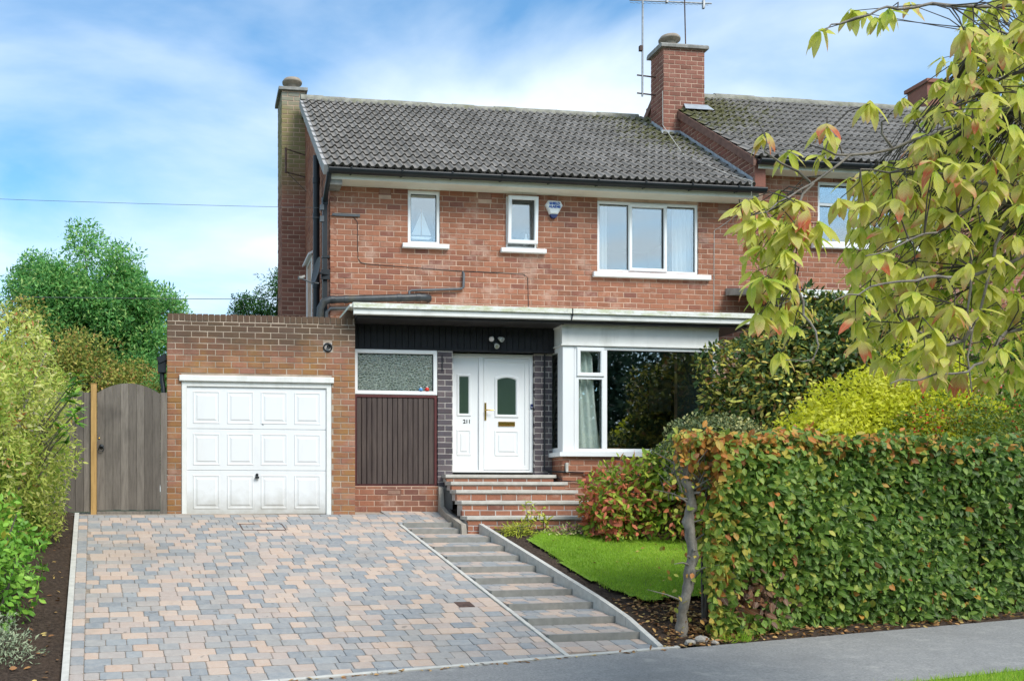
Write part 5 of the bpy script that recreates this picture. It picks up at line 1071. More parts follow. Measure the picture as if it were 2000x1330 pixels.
CH_CL=[(4.88,5.12,1.77),(4.71,4.61,1.26),(4.29,4.29,1.22),(6.8,6.3,2.4),(5.23,4.92,2.99),(5.56,6.21,3.31),(5.73,6.2,2.51),(3.81,4.62,1.28),(4.62,4.57,2.7),(4.76,4.66,2.79),(3.99,4.2,2.53),(5.04,4.6,1.4),(5.15,5.58,2.05),(5.62,5.73,1.44),(4.79,4.52,2.42),(4.53,5.44,2.15),(4.82,5.7,2.9),(5.92,5.75,2.59),(4.86,5.8,2.55),(5.77,5.85,3.62),(4.71,4.31,2.82),(4.47,4.45,1.39),(4.35,5.97,1.87),(4.5,5.25,2.13),(4.67,5.88,1.94),(6.15,5.72,1.51),(5.08,5.99,2.93),(5.32,5.8,1.89),(4.0,5.26,1.76),(6.28,6.14,1.81),(5.4,5.68,1.54),(4.52,5.33,1.43),(5.59,6.05,3.09),(4.84,4.94,1.22),(5.34,4.87,2.14),(4.85,5.57,3.01),(6.02,6.38,1.94),(4.14,4.65,2.21),(4.97,4.79,2.88),(4.38,4.4,1.19),(5.39,5.63,1.83),(4.17,5.37,1.6),(4.43,5.33,2.42),(5.39,4.9,1.51),(5.38,4.92,2.32),(4.98,5.52,1.91),(4.11,4.57,2.42),(4.62,5.31,3.07),(4.82,4.44,1.8),(4.86,5.36,2.7),(5.34,5.25,1.56),(4.42,5.17,1.68),(4.92,4.86,1.8),(5.78,5.96,1.99),(4.08,4.77,1.72),(4.49,5.45,2.4),(5.34,6.44,1.62),(4.82,5.0,2.06),(4.24,5.21,1.92),(5.14,5.75,1.78),(5.1,5.29,1.71),(5.1,6.01,2.25),(6.12,6.13,1.88),(4.06,4.77,1.46),(5.51,5.25,1.94),(5.63,5.15,1.36),(4.78,5.23,2.24),(4.48,5.73,1.71),(4.9,4.55,2.11),(4.7,4.8,1.72),(4.69,4.71,2.74),(5.2,5.12,2.12),(4.74,4.88,2.33),(4.63,4.85,1.63),(6.04,6.29,2.18),(4.97,5.61,2.11),(4.0,4.99,1.81),(4.22,4.4,2.8),(5.06,5.64,3.08),(4.98,5.57,2.7),(5.19,5.46,2.21),(3.53,4.37,1.25),(4.33,5.67,1.7),(5.67,5.97,3.58),(5.05,5.47,2.75),(5.34,5.69,1.45),(5.08,4.93,2.38),(5.13,4.99,1.95),(4.51,4.77,2.01),(6.29,5.8,1.47),(5.55,5.85,2.91),(4.2,5.52,2.24),(5.07,5.33,3.12),(4.63,4.84,1.4),(5.53,6.43,2.94),(4.59,4.2,2.14),(5.82,5.36,1.5),(4.61,4.88,2.64),(6.43,5.87,2.62),(5.61,6.4,3.22),(4.31,5.62,2.15),(5.18,5.85,3.02),(4.68,4.61,1.47),(5.34,6.5,1.66),(5.24,5.15,2.83),(6.61,6.02,3.18),(4.03,4.25,1.97),(4.74,4.92,1.99),(5.72,5.71,3.4),(4.58,4.54,2.42),(3.55,4.27,1.86),(4.43,4.95,2.46),(5.72,5.71,2.31),(5.48,6.16,1.64),(4.81,4.55,1.98),(4.89,5.56,2.26),(6.02,6.1,2.35),(5.34,5.93,1.6),(4.9,5.67,2.71),(5.45,5.22,2.98),(3.96,4.77,1.48),(3.68,4.93,1.5),(5.33,5.43,2.55),(4.08,4.94,1.62),(6.05,5.67,3.35),(4.29,4.77,2.03),(4.43,5.7,2.26),(4.74,4.62,2.89),(4.69,5.82,1.78),(6.23,6.11,2.28),(4.64,6.35,2.14),(5.51,5.04,1.25),(6.43,6.19,3.43),(4.33,4.49,1.21),(4.99,5.04,2.99),(3.83,4.93,1.94),(4.47,5.11,2.93),(4.04,4.32,1.53),(5.19,4.93,2.95),(4.91,5.57,2.84),(5.55,5.87,2.59),(5.5,5.1,2.56),(4.76,6.41,2.22),(4.52,5.82,2.2),(5.34,5.87,1.6),(5.64,6.08,2.35),(4.14,5.06,2.11),(4.88,5.99,1.99),(4.83,5.29,3.1),(4.76,4.81,1.85),(4.38,5.82,2.11),(5.44,5.77,3.13),(4.47,4.25,1.98),(4.93,5.86,1.85),(6.73,6.22,2.29),(4.57,4.19,1.65),(6.43,6.24,3.65),(4.9,5.14,2.58),(6.42,6.2,2.35),(5.14,5.02,2.38),(5.37,5.15,2.27),(5.62,5.62,2.72),(4.39,4.89,1.41),(4.49,4.71,2.24),(5.09,5.69,3.39),(5.15,4.88,2.89),(3.69,4.3,1.18),(4.72,4.82,1.82),(5.58,6.23,1.59),(4.56,5.97,2.16),(3.78,4.56,1.7),(4.68,5.38,1.34),(4.79,5.59,2.85),(4.13,4.61,2.45),(5.97,5.99,2.1),(6.17,6.34,1.64),(5.44,5.65,2.64),(6.38,5.84,3.78),(3.89,5.22,1.69),(4.4,4.76,1.19),(5.23,5.72,2.84),(6.43,6.06,2.7),(6.18,5.74,3.6),(3.98,4.57,1.98),(6.77,6.32,2.53),(6.41,6.14,3.42),(5.2,5.76,2.35),(4.06,4.72,1.86),(4.52,4.55,1.29),(4.55,4.41,2.5),(4.58,6.08,1.95),(5.53,5.36,2.79),(6.38,6.35,2.63),(4.79,4.52,1.77),(5.0,4.96,2.07),(4.3,4.85,1.54),(6.02,6.05,2.16),(4.91,5.99,1.84),(6.01,5.75,1.5),(5.03,5.3,2.91),(4.25,4.83,2.4),(5.02,5.05,3.08),(4.1,4.46,2.59),(5.68,5.75,2.66),(5.87,5.45,1.78),(5.68,5.32,2.46),(5.46,6.18,2.82),(4.5,4.45,1.23),(5.16,5.61,1.4),(4.19,4.43,2.7),(4.31,4.79,1.4),(4.94,5.7,3.12),(4.98,5.34,2.66),(6.12,6.1,3.31),(5.05,4.61,1.46),(5.14,4.93,1.98),(5.16,4.98,2.26),(3.76,4.97,1.74),(5.97,5.62,3.19),(5.0,4.9,2.55),(4.95,5.07,1.51),(5.67,5.94,1.88),(4.0,4.38,1.82),(4.79,5.73,2.75),(4.79,5.33,1.91),(5.2,5.06,1.4),(4.78,5.19,1.67),(3.96,4.63,1.88),(4.36,4.46,1.97),(5.44,5.8,1.93),(4.84,4.89,2.57),(5.02,4.67,2.55),(4.57,4.62,2.88),(5.58,5.56,2.08),(6.13,5.65,1.6),(5.41,5.52,1.69),(4.22,4.22,1.73),(4.21,5.27,2.26),(5.35,5.05,2.8),(4.92,4.5,1.98),(5.12,5.91,3.32),(4.91,5.08,1.44),(6.38,5.99,2.37),(5.16,5.27,2.22),(4.66,4.7,2.35),(6.39,6.04,3.38),(3.45,4.41,1.72),(4.98,4.93,2.76),(5.12,4.95,1.46),(4.39,4.41,2.15),(4.98,5.66,2.4),(4.07,4.94,1.96),(6.73,6.19,3.53),(5.81,6.24,2.45),(4.04,4.29,1.68),(4.75,4.58,1.22),(4.83,5.76,1.69),(5.54,5.75,1.54),(3.86,4.79,1.73),(5.08,4.89,2.25),(6.34,6.35,1.96),(6.37,6.22,2.19),(5.28,4.93,1.31),(5.49,5.75,1.45),(5.52,6.42,2.87),(5.5,5.63,1.93),(4.75,5.14,2.53),(4.91,6.42,2.49),(4.77,5.55,2.01),(5.19,5.73,1.44),(6.59,6.11,3.77),(4.31,4.28,1.56),(4.01,4.46,2.26),(3.78,4.38,2.32),(4.38,4.83,1.77),(5.23,6.47,2.34),(5.06,5.85,1.53),(5.01,4.96,2.5),(5.08,5.55,3.43),(4.62,5.21,2.35),(4.62,5.33,1.74),(4.42,5.0,2.02),(4.69,6.43,2.05),(5.17,5.91,1.68),(4.42,4.28,1.23),(5.54,5.51,1.57),(4.98,6.42,2.02),(4.47,5.09,1.29),(4.83,4.4,2.52),(3.81,4.34,2.34),(5.22,5.38,3.19),(5.25,4.95,1.45),(5.12,5.42,3.18),(4.7,5.82,1.54),(5.47,5.08,3.26),(4.82,5.61,1.83),(5.92,5.42,1.98),(5.25,5.45,2.68),(4.63,5.4,2.41),(3.84,4.74,1.96),(4.75,4.77,2.85),(4.24,5.86,1.88),(5.56,6.34,2.72),(4.2,4.43,1.47),(3.74,4.36,1.89),(5.11,5.17,1.39),(6.69,6.19,1.5),(6.51,6.06,3.73),(4.19,4.72,1.65),(5.12,5.58,2.69),(4.6,4.29,2.32),(5.56,6.0,1.82),(4.65,4.27,2.37),(6.25,6.25,3.34),(5.1,4.93,1.96),(5.08,4.82,2.3),(5.19,4.89,2.85),(4.42,4.42,1.89),(5.18,4.93,3.14),(4.39,4.67,2.8),(4.21,4.24,1.74),(5.57,5.15,3.13),(4.62,6.21,2.19),(5.28,5.92,2.22),(5.64,5.33,1.9),(3.42,4.58,1.75),(5.2,5.17,2.81),(4.76,4.73,2.1),(5.47,5.15,2.38),(5.12,6.25,1.58),(4.1,4.67,1.85),(5.18,5.37,3.08),(5.11,5.22,2.43),(4.85,5.18,1.44),(3.96,4.37,1.9),(6.53,6.15,2.57),(6.46,6.1,3.28),(4.47,4.67,1.83),(6.14,6.07,3.07),(4.05,5.33,2.03),(6.28,6.04,2.46),(4.26,4.93,1.91),(4.26,4.29,2.36),(5.63,6.45,3.21),(5.18,4.93,3.1),(4.48,4.23,1.93),(4.37,4.69,2.49),(4.95,4.9,2.96),(5.59,6.07,3.65),(5.65,6.4,3.34),(4.46,4.82,1.23),(3.96,4.5,2.53),(4.69,4.39,2.32),(6.5,6.33,2.7),(4.92,5.26,2.32),(3.76,4.55,1.58),(4.05,4.96,2.23),(5.33,5.3,2.13),(5.32,5.59,1.66),(4.29,5.49,1.94),(4.6,6.06,2.4),(3.94,5.32,1.84),(4.75,6.2,2.0),(4.9,5.79,2.3),(5.32,5.53,2.46),(4.58,4.36,1.24),(4.34,4.94,2.35),(5.16,4.73,2.86),(6.52,6.04,3.14),(6.33,6.06,2.28),(5.09,5.81,1.74),(5.55,5.69,2.87),(4.45,4.47,2.01),(4.28,4.19,2.49),(4.41,4.33,1.49),(5.32,5.13,3.25),(4.47,4.85,2.2),(6.87,6.29,1.87),(3.63,4.48,1.4),(5.37,5.57,2.71),(4.69,4.87,2.7),(4.56,4.57,2.3),(5.67,6.01,2.0),(5.38,6.07,2.18),(5.4,5.2,3.07),(4.73,5.31,2.46),(4.51,4.41,2.04),(5.28,5.53,1.69),(5.57,5.86,2.06),(6.65,6.06,3.43),(5.08,6.11,2.08),(5.85,5.97,3.3),(4.06,4.67,2.16),(5.6,6.29,2.05),(4.27,4.37,1.52),(4.77,4.68,2.27),(5.22,5.39,2.04),(5.16,5.82,3.25),(4.54,5.73,2.39),(5.71,5.5,2.75),(4.48,5.92,2.29),(4.73,5.1,1.32),(4.4,4.24,2.24),(3.68,4.95,1.96),(5.48,5.44,2.46),(5.88,5.74,2.65),(4.29,5.17,1.61),(4.43,5.52,2.03),(6.13,6.04,3.12),(5.11,5.59,3.38),(4.82,5.28,2.39),(4.55,5.13,2.97),(3.7,4.49,2.08),(5.34,4.94,3.06),(6.19,6.34,2.86),(4.13,5.45,1.58),(4.46,5.29,1.92),(5.07,5.7,1.64),(4.8,4.65,2.1),(4.46,5.24,2.28),(4.87,4.68,1.98),(5.1,5.36,2.57),(4.72,5.37,3.14),(5.32,6.01,1.7),(4.98,5.97,2.89),(4.96,4.97,3.14),(6.71,6.31,3.89),(4.2,5.59,2.13),(4.24,5.13,1.93),(4.45,4.53,2.03),(4.36,4.18,1.33),(4.24,5.05,1.96),(4.34,5.69,1.58),(4.19,4.84,1.45),(4.84,4.4,2.68),(5.23,5.21,1.84),(4.74,4.41,2.19),(3.88,4.76,1.87),(4.72,5.35,2.1),(4.38,5.96,1.8),(4.78,4.94,2.71),(5.22,5.75,2.32),(4.2,4.96,1.96),(3.76,4.57,1.98),(6.43,5.86,1.92),(6.08,5.53,1.93),(5.96,5.57,1.72),(5.77,5.82,2.58),(5.28,5.3,1.86),(3.79,4.38,1.83),(3.76,4.6,2.11),(5.76,5.31,2.41),(5.8,5.59,1.93),(4.03,4.28,2.24),(5.1,5.88,2.98),(5.97,6.22,1.82),(5.59,5.49,2.89),(5.8,6.17,3.36),(5.11,5.27,2.16),(4.92,5.96,2.03),(3.45,4.33,1.2),(5.28,5.36,1.87),(5.6,5.85,2.12),(4.61,6.1,2.02),(5.37,6.32,2.78),(4.69,5.12,1.57),(3.63,4.36,1.84),(5.54,5.85,2.2),(5.76,6.43,2.52),(6.05,6.28,3.66),(5.47,6.16,2.52),(4.49,4.18,2.74),(5.21,5.74,2.98),(6.56,6.16,3.77),(4.19,4.92,1.79),(5.31,5.56,3.52),(5.77,5.44,2.55),(4.57,5.07,2.95),(6.04,6.22,2.16),(4.42,4.37,1.18),(4.35,4.57,2.89),(5.35,5.89,2.18),(5.61,5.89,2.18),(5.56,5.19,1.89),(6.02,6.1,2.17),(3.79,4.7,1.86),(4.52,4.74,2.96),(3.89,4.3,1.89),(5.98,6.02,2.0),(5.25,4.78,2.51),(5.47,5.52,1.42),(5.07,5.26,2.24),(5.14,5.4,1.95),(5.12,4.72,1.56),(4.57,4.42,2.79),(5.3,6.03,1.62),(5.51,5.1,1.76),(4.25,5.03,1.67),(4.98,5.42,2.02),(4.23,4.28,1.13),(5.32,5.88,2.58),(4.77,4.93,2.08),(4.18,4.98,2.19),(4.47,4.79,1.37),(3.88,4.31,2.23),(4.9,5.91,2.25),(5.14,5.71,3.36),(5.5,6.01,3.17),(5.26,5.21,2.23),(6.35,6.03,3.11),(5.42,5.01,3.19),(5.63,5.31,2.54),(6.47,5.9,2.1),(5.25,4.78,2.06),(4.7,5.28,2.72),(4.22,5.05,1.66),(4.66,4.24,1.74),(5.77,6.38,3.5),(6.35,6.0,2.46),(4.99,6.02,2.09),(3.2,4.33,1.25),(6.58,6.12,2.3),(4.59,4.43,1.85),(6.5,6.13,1.71),(4.56,5.04,1.66),(4.48,4.16,1.53),(5.72,5.86,3.66),(3.9,4.26,2.14),(6.41,5.93,2.4),(4.48,4.46,1.24),(4.55,6.2,1.71),(4.26,4.27,1.5),(4.41,4.45,2.14),(6.1,5.63,1.48),(4.78,5.62,2.64),(5.28,5.83,3.31),(4.66,4.41,1.24),(4.45,5.55,2.1),(5.26,6.16,3.15),(6.38,5.9,2.77),(6.15,6.03,1.6),(5.8,5.7,2.03),(5.86,5.99,3.04),(4.0,5.47,1.99),(4.53,5.31,2.46),(5.38,5.52,1.53),(6.49,5.91,3.39),(4.33,4.61,1.8),(4.03,4.87,1.39),(4.77,6.18,1.83),(3.96,4.79,1.89),(4.42,4.43,2.32),(5.39,6.01,2.46),(6.15,6.36,3.38),(4.21,4.48,1.84),(4.6,4.21,1.73),(5.49,5.26,1.31),(4.98,5.5,2.58),(5.2,5.67,1.92),(5.16,5.58,2.25),(4.15,5.39,1.84),(4.51,4.38,1.55),(5.0,4.96,2.45),(5.13,5.23,2.8),(6.88,6.28,3.47),(4.97,5.3,2.76),(4.62,5.74,2.37),(5.45,5.65,2.19),(4.91,5.62,2.97),(5.54,5.67,2.75),(4.28,4.43,2.02),(4.78,4.64,2.43),(4.0,4.7,1.61),(5.01,5.13,2.43),(5.08,4.8,3.09),(5.71,6.2,1.8),(4.58,4.34,2.52),(4.58,4.26,2.25),(5.66,5.83,2.23),(4.67,4.25,2.24),(4.19,4.29,2.69),(4.35,4.8,1.64),(4.09,5.16,1.42),(5.53,5.24,1.96),(4.58,5.59,1.91),(6.15,5.78,2.35),(5.19,6.36,2.74),(3.66,4.89,2.02),(5.05,5.18,2.68),(4.74,5.05,2.19),(4.42,4.6,1.95),(5.55,5.38,3.28),(4.75,6.23,1.76),(4.8,4.63,3.02),(4.76,4.49,1.84),(4.52,4.33,1.62),(5.09,5.05,1.83),(5.79,6.46,3.38),(5.05,5.65,3.12),(4.79,4.37,1.15),(6.29,6.32,3.05),(4.22,4.7,1.75),(4.33,5.27,2.1),(5.12,5.54,2.59),(6.65,6.27,3.67),(6.46,6.05,3.26),(4.29,5.02,1.54),(5.82,6.36,3.37),(5.54,5.47,2.94),(6.36,5.92,3.28),(5.09,4.82,2.25),(5.18,5.61,3.0),(6.05,5.73,2.06),(6.69,6.32,1.62),(5.93,6.05,2.2),(5.23,5.53,1.32),(4.41,4.33,2.04),(5.28,5.83,1.52),(3.78,4.53,1.72),(6.78,6.15,1.48),(6.46,6.25,2.6),(4.84,6.26,2.07),(4.6,4.37,1.59),(4.9,5.58,2.7),(4.91,5.66,1.54),(5.28,5.98,1.88),(5.84,6.1,3.69),(3.64,4.56,1.87),(4.68,4.59,2.57),(3.84,4.22,2.48),(6.16,6.37,1.83),(4.6,5.32,2.2),(5.14,5.53,3.15),(5.67,6.15,2.68),(4.41,4.61,1.97),(4.15,4.99,2.25),(4.97,5.7,2.19),(5.15,4.89,2.46),(5.41,5.86,2.41),(4.03,5.21,1.89),(4.92,5.53,2.99),(4.38,5.52,1.79),(4.95,5.01,2.45),(6.87,6.24,2.52),(5.92,6.0,3.47),(5.09,4.75,1.86),(4.95,5.45,3.32),(5.55,5.5,1.81),(4.28,4.74,2.3),(4.1,4.58,1.2),(4.97,5.11,1.62),(4.73,5.57,1.56),(5.78,6.05,2.93),(5.6,5.35,2.1),(5.37,5.25,2.57),(4.2,5.33,1.67),(4.15,4.27,1.1),(4.17,4.95,2.09),(5.48,5.92,3.09),(5.48,5.61,2.21),(3.8,4.43,1.67),(5.39,6.23,1.89),(6.39,6.07,1.46),(6.34,6.01,1.8),(5.35,5.91,3.44),(4.66,4.92,2.59),(4.63,4.76,2.57),(5.21,4.96,2.38),(5.0,5.1,1.75),(3.74,4.36,1.15),(3.92,4.69,2.18),(5.94,5.65,3.26),(5.21,6.15,2.1),(4.63,4.27,1.55),(4.62,4.54,2.04),(4.69,4.7,2.51),(5.39,6.08,1.44),(4.68,5.29,3.01),(5.12,4.77,2.02),(5.74,5.49,2.25),(5.87,5.77,1.39),(5.5,5.43,2.17),(5.5,5.48,2.36),(6.3,5.88,2.54),(4.08,5.57,2.08),(5.11,5.65,2.57),(4.91,5.13,2.04),(6.39,6.04,1.98),(6.67,6.17,3.4),(5.54,5.39,1.67),(4.46,5.67,2.12),(6.05,6.13,3.04),(4.21,4.45,2.6),(4.79,4.95,1.65),(4.98,4.9,2.07),(5.13,5.51,2.0),(5.26,5.97,2.85),(4.37,5.62,1.72),(5.23,5.44,2.74),(5.57,5.93,3.65),(4.93,4.96,2.99),(5.03,5.73,3.36),(5.81,5.87,1.77),(5.42,5.17,2.64),(5.6,5.87,3.28),(3.83,4.25,1.72),(5.97,5.47,2.03),(5.32,5.84,1.82),(5.25,5.77,3.22),(3.97,4.46,1.64),(4.88,5.37,2.56),(5.27,5.61,2.97),(5.54,5.77,3.24),(6.41,6.25,1.56),(3.51,4.54,1.48),(3.69,4.77,1.32),(5.36,5.68,2.03),(3.93,4.3,1.43),(5.28,5.12,1.54),(3.97,4.32,2.47),(4.99,5.65,2.82),(4.61,5.7,1.84),(4.16,4.43,1.25),(4.01,4.55,2.6),(5.3,4.86,1.9),(5.0,4.83,1.74),(4.64,5.34,3.0),(5.37,5.48,2.1),(3.89,5.03,2.01),(3.74,4.28,1.37),(4.44,4.28,2.78),(5.46,6.14,2.58),(4.97,4.53,2.79),(5.32,6.38,1.74),(5.04,5.12,2.14),(4.67,4.52,2.26),(4.92,5.5,3.13),(4.29,4.34,2.11),(4.55,4.73,1.66),(4.63,5.59,2.23),(5.27,4.94,1.9),(4.68,4.3,2.14),(5.68,5.6,3.45),(4.8,4.71,1.35),(6.58,6.25,2.67),(3.65,4.72,1.67),(4.16,4.59,2.53),(3.84,4.93,2.06),(5.53,6.01,2.14),(5.69,6.16,3.35),(5.26,6.05,1.8),(4.67,4.66,1.34),(4.65,5.1,2.91),(4.39,5.49,1.63),(4.49,5.45,2.22),(5.09,6.39,2.23),(5.35,5.96,3.3),(4.97,5.33,1.71),(3.85,4.57,2.27),(6.12,6.41,2.61),(6.48,6.34,1.78),(5.33,6.08,1.67),(5.71,5.85,1.84),(5.24,5.9,2.36),(6.53,6.21,3.42),(6.27,5.77,3.4),(4.55,5.58,1.94),(5.76,5.31,2.48),(5.33,5.54,2.85),(4.24,4.29,2.22),(5.19,5.58,3.14),(4.11,4.42,2.8),(6.47,6.04,1.62),(4.15,4.44,2.04),(4.22,4.86,1.67),(5.5,5.86,2.07),(4.05,4.57,2.22),(3.75,4.71,1.4),(4.48,5.36,1.83),(5.66,6.32,2.12),(6.48,6.31,3.31),(4.4,4.35,1.52),(4.45,4.17,2.27),(3.53,4.69,1.38),(6.09,5.91,2.74),(5.78,5.58,3.18),(6.12,6.01,2.59),(5.74,5.23,1.7),(4.7,5.17,1.47),(6.28,5.97,2.63),(3.95,5.13,2.0),(5.79,6.01,1.85),(5.84,5.39,2.8),(4.48,4.39,1.41),(3.97,4.26,2.06),(5.27,5.23,2.03),(5.33,4.85,3.03),(6.77,6.28,2.29),(3.75,4.35,1.52),(3.99,5.4,1.53),(6.26,5.76,3.65),(3.98,4.99,1.43),(4.46,5.84,2.18),(4.9,5.03,1.84),(4.48,4.68,2.48),(4.13,4.36,1.55),(5.16,5.51,2.8),(4.3,5.84,1.83),(5.82,5.34,2.18),(5.31,4.86,2.25),(4.58,4.36,1.38),(4.03,4.63,2.27),(6.52,6.03,1.76),(4.92,5.02,1.65),(5.27,5.54,2.85),(4.81,4.5,2.21),(4.95,4.67,1.22),(4.64,4.27,2.24),(6.56,6.33,1.54),(3.6,4.91,1.49),(4.98,5.14,2.33),(4.76,4.49,1.6),(4.89,5.17,1.38),(6.84,6.25,1.77),(3.88,5.17,1.57),(4.16,4.18,1.69),(4.74,5.12,2.23),(5.42,5.53,2.63),(4.43,4.99,1.52),(3.74,4.32,1.54),(5.14,5.74,2.3),(5.2,5.12,2.53),(5.87,6.19,2.85),(5.46,6.44,1.6),(5.79,5.48,3.29),(5.58,5.89,2.33),(6.04,5.77,3.12),(3.39,4.46,1.47),(5.59,5.48,3.38),(5.46,5.93,1.84),(4.76,6.06,2.31),(5.9,5.4,2.73),(5.85,5.81,2.74),(6.36,5.89,3.31),(6.44,5.93,1.95),(4.87,4.65,2.86),(6.88,6.27,2.38),(5.78,6.16,2.52),(3.93,4.43,1.18),(3.84,4.96,2.11),(4.3,4.37,2.53),(5.6,5.29,1.82),(4.39,4.5,1.34),(5.59,5.08,2.75),(4.31,5.04,2.73),(5.7,5.42,1.89),(5.08,4.83,2.51),(4.21,4.44,2.3),(4.54,4.12,2.34),(5.32,6.28,2.1),(4.72,5.05,2.82),(4.42,5.75,1.62),(4.22,4.34,2.15),(4.35,4.32,1.33),(5.78,5.29,2.91),(5.83,5.54,1.9),(5.49,6.32,2.47),(4.59,4.77,2.68),(6.53,6.05,3.52),(6.69,6.27,2.67),(4.07,5.12,1.87),(5.25,5.46,3.16),(4.21,4.38,2.81),(4.83,5.76,2.44),(5.39,6.0,2.81),(5.77,6.04,2.4),(5.03,5.58,1.39),(4.13,5.01,1.47),(4.16,4.52,1.21),(5.04,5.12,2.83),(5.3,5.58,3.11),(4.47,4.22,1.38),(4.09,5.0,1.55),(6.15,6.05,3.43),(5.76,5.46,2.13),(5.16,6.34,2.7),(3.8,4.51,1.71),(5.76,5.23,3.34),(4.84,4.68,1.72),(4.62,5.71,1.64),(6.54,6.28,2.0),(4.71,5.69,1.49),(5.31,6.42,3.02),(4.5,6.04,2.36),(4.13,4.69,1.16),(5.45,6.08,2.6),(5.6,5.66,2.55),(6.14,5.57,3.25),(6.27,6.18,3.1),(3.58,4.57,1.44),(3.16,4.85,1.26),(2.98,4.93,1.54),(2.72,4.37,1.3),(3.01,4.74,1.27),(3.01,4.68,1.82),(3.03,4.64,1.68),(2.91,4.57,1.51),(2.79,4.42,1.6),(3.08,4.69,1.32),(3.14,4.92,1.2),(3.02,4.88,1.83),(2.85,4.36,1.38),(2.91,4.75,1.42),(2.95,4.58,1.32),(3.23,4.93,1.43),(3.01,4.9,1.64),(2.99,4.6,1.63),(2.74,4.55,1.6),(2.84,4.37,1.32),(3.16,4.61,1.59),(2.94,4.45,1.71),(3.12,4.86,1.74),(2.99,4.69,1.47),(2.93,4.69,1.34),(2.91,4.4,1.5),(2.92,4.43,1.34),(2.78,4.49,1.14),(2.75,4.48,1.61),(2.68,4.45,1.69),(2.79,4.59,1.32),(2.94,4.72,1.54),(2.87,4.71,1.79),(2.88,4.64,1.27),(3.04,4.68,1.8),(2.9,4.38,1.57),(3.11,4.6,1.63),(3.0,4.79,1.76),(2.84,4.36,1.43),(3.1,4.78,1.17),(3.12,4.96,1.46),(3.22,4.99,1.87),(3.19,4.98,1.59),(2.75,4.59,1.7),(2.92,4.55,1.57),(3.03,4.38,1.58),(2.88,4.39,1.54),(2.94,4.81,1.64),(3.0,4.67,1.21),(2.94,4.36,1.62),(3.05,4.83,1.65),(6.07,6.03,1.15),(4.78,5.68,1.21),(4.47,5.13,1.04),(5.11,4.88,1.03),(3.67,4.35,0.93),(3.86,4.85,0.96),(6.39,6.35,1.35),(5.99,6.06,1.22),(4.52,4.54,0.86),(6.27,6.04,1.21),(3.44,4.32,1.1),(4.42,4.6,1.02),(4.67,5.04,0.95),(3.87,4.65,0.89),(6.32,5.92,1.1),(5.25,6.0,1.51),(5.34,5.95,1.4),(4.64,5.64,1.53),(4.4,5.75,1.4),(5.73,6.28,1.18),(5.17,6.06,1.07),(4.83,5.76,1.41),(5.79,6.46,1.22),(3.22,4.31,1.17),(3.94,5.29,1.24),(4.89,5.36,0.97),(5.75,5.84,1.33),(4.21,4.5,0.94),(4.26,5.3,1.43),(5.31,5.36,1.2),(4.31,5.71,1.37),(6.19,5.86,1.1),(5.56,5.15,1.03),(6.48,6.27,1.41),(4.81,4.54,0.82),(6.15,6.06,1.03),(5.49,5.45,1.01),(5.54,5.93,1.34),(6.36,6.15,1.31),(6.01,6.02,1.26),(5.08,6.22,1.62),(4.02,5.23,1.06),(4.78,4.58,0.86),(4.85,5.16,1.01),(4.23,5.38,1.06),(5.22,5.38,1.08),(4.95,5.79,1.52),(6.0,6.28,1.27),(3.58,4.36,0.97),(3.59,4.58,1.18),(3.99,4.8,1.21),(4.82,5.0,1.23),(4.65,4.99,1.21),(3.19,4.34,1.1),(3.98,4.66,1.23),(4.21,4.68,0.88),(4.47,5.51,1.01),(5.01,4.8,1.12),(5.51,6.11,1.48),(3.55,4.27,1.05),(5.63,5.74,1.0),(4.46,5.04,1.2),(5.68,5.96,1.43),(4.1,4.74,0.91),(5.92,6.27,1.48),(4.83,4.57,1.09),(3.93,4.58,1.04),(6.04,6.17,1.45),(5.15,5.75,1.3),(5.72,5.89,1.1),(5.16,5.14,1.22),(4.71,6.41,1.64),(4.94,6.34,1.73),(5.87,6.0,1.3),(5.43,6.02,1.21),(5.76,6.3,1.43),(4.1,4.56,1.02),(5.09,6.13,1.6),(3.78,4.61,0.9),(5.64,5.63,1.4),(4.0,4.87,1.29),(3.79,5.21,1.32),(4.97,4.74,0.86),(3.39,4.58,1.04),(4.26,5.48,1.45),(4.74,6.29,1.29),(4.09,5.07,1.1),(4.73,4.54,1.14),(5.87,5.96,1.11),(4.62,4.76,0.89),(4.47,4.38,0.91),(3.96,4.32,0.98),(5.35,5.76,1.46),(5.14,6.45,1.62),(5.42,5.73,1.07),(4.36,5.59,1.29),(4.9,5.85,1.51),(5.55,5.87,1.47),(6.48,6.34,1.36),(5.31,5.61,1.12),(3.78,4.6,1.18),(5.36,6.52,1.39),(4.44,5.86,1.29),(4.36,5.14,1.03),(5.9,6.19,1.08),(5.29,6.26,1.12),(5.23,5.01,1.2),(5.44,5.04,1.07),(3.9,4.6,1.04),(5.06,6.44,1.18),(4.8,5.85,1.37),(4.27,5.8,1.45),(4.73,4.63,1.12),(4.79,5.96,1.12),(6.54,6.22,1.31),(5.31,6.19,1.46),(4.29,5.31,1.09),(4.09,4.39,1.02),(4.64,5.73,1.43),(3.64,4.37,1.03),(3.18,4.61,2.64),(3.84,5.26,3.11),(4.8,6.43,3.74),(4.56,6.0,3.48),(3.54,4.56,2.75),(4.41,5.5,3.31),(3.0,4.79,2.16),(3.13,4.48,2.1),(3.33,4.69,2.13),(3.32,4.41,2.19),(4.7,5.94,2.91),(4.54,5.6,2.7),(5.18,6.34,3.1),(5.31,6.3,3.39),(4.13,4.92,2.57),(3.79,4.35,2.56),(3.28,4.75,2.04),(3.13,4.79,2.07),(3.11,4.83,1.01),(3.0,4.55,1.1),(2.9,4.63,1.21),(3.24,4.86,1.27),(4.92,5.58,3.38),(4.41,4.83,2.98),(2.94,4.42,1.69),(3.41,4.77,1.83),(3.63,4.99,2.02),(4.8,6.43,2.43)]
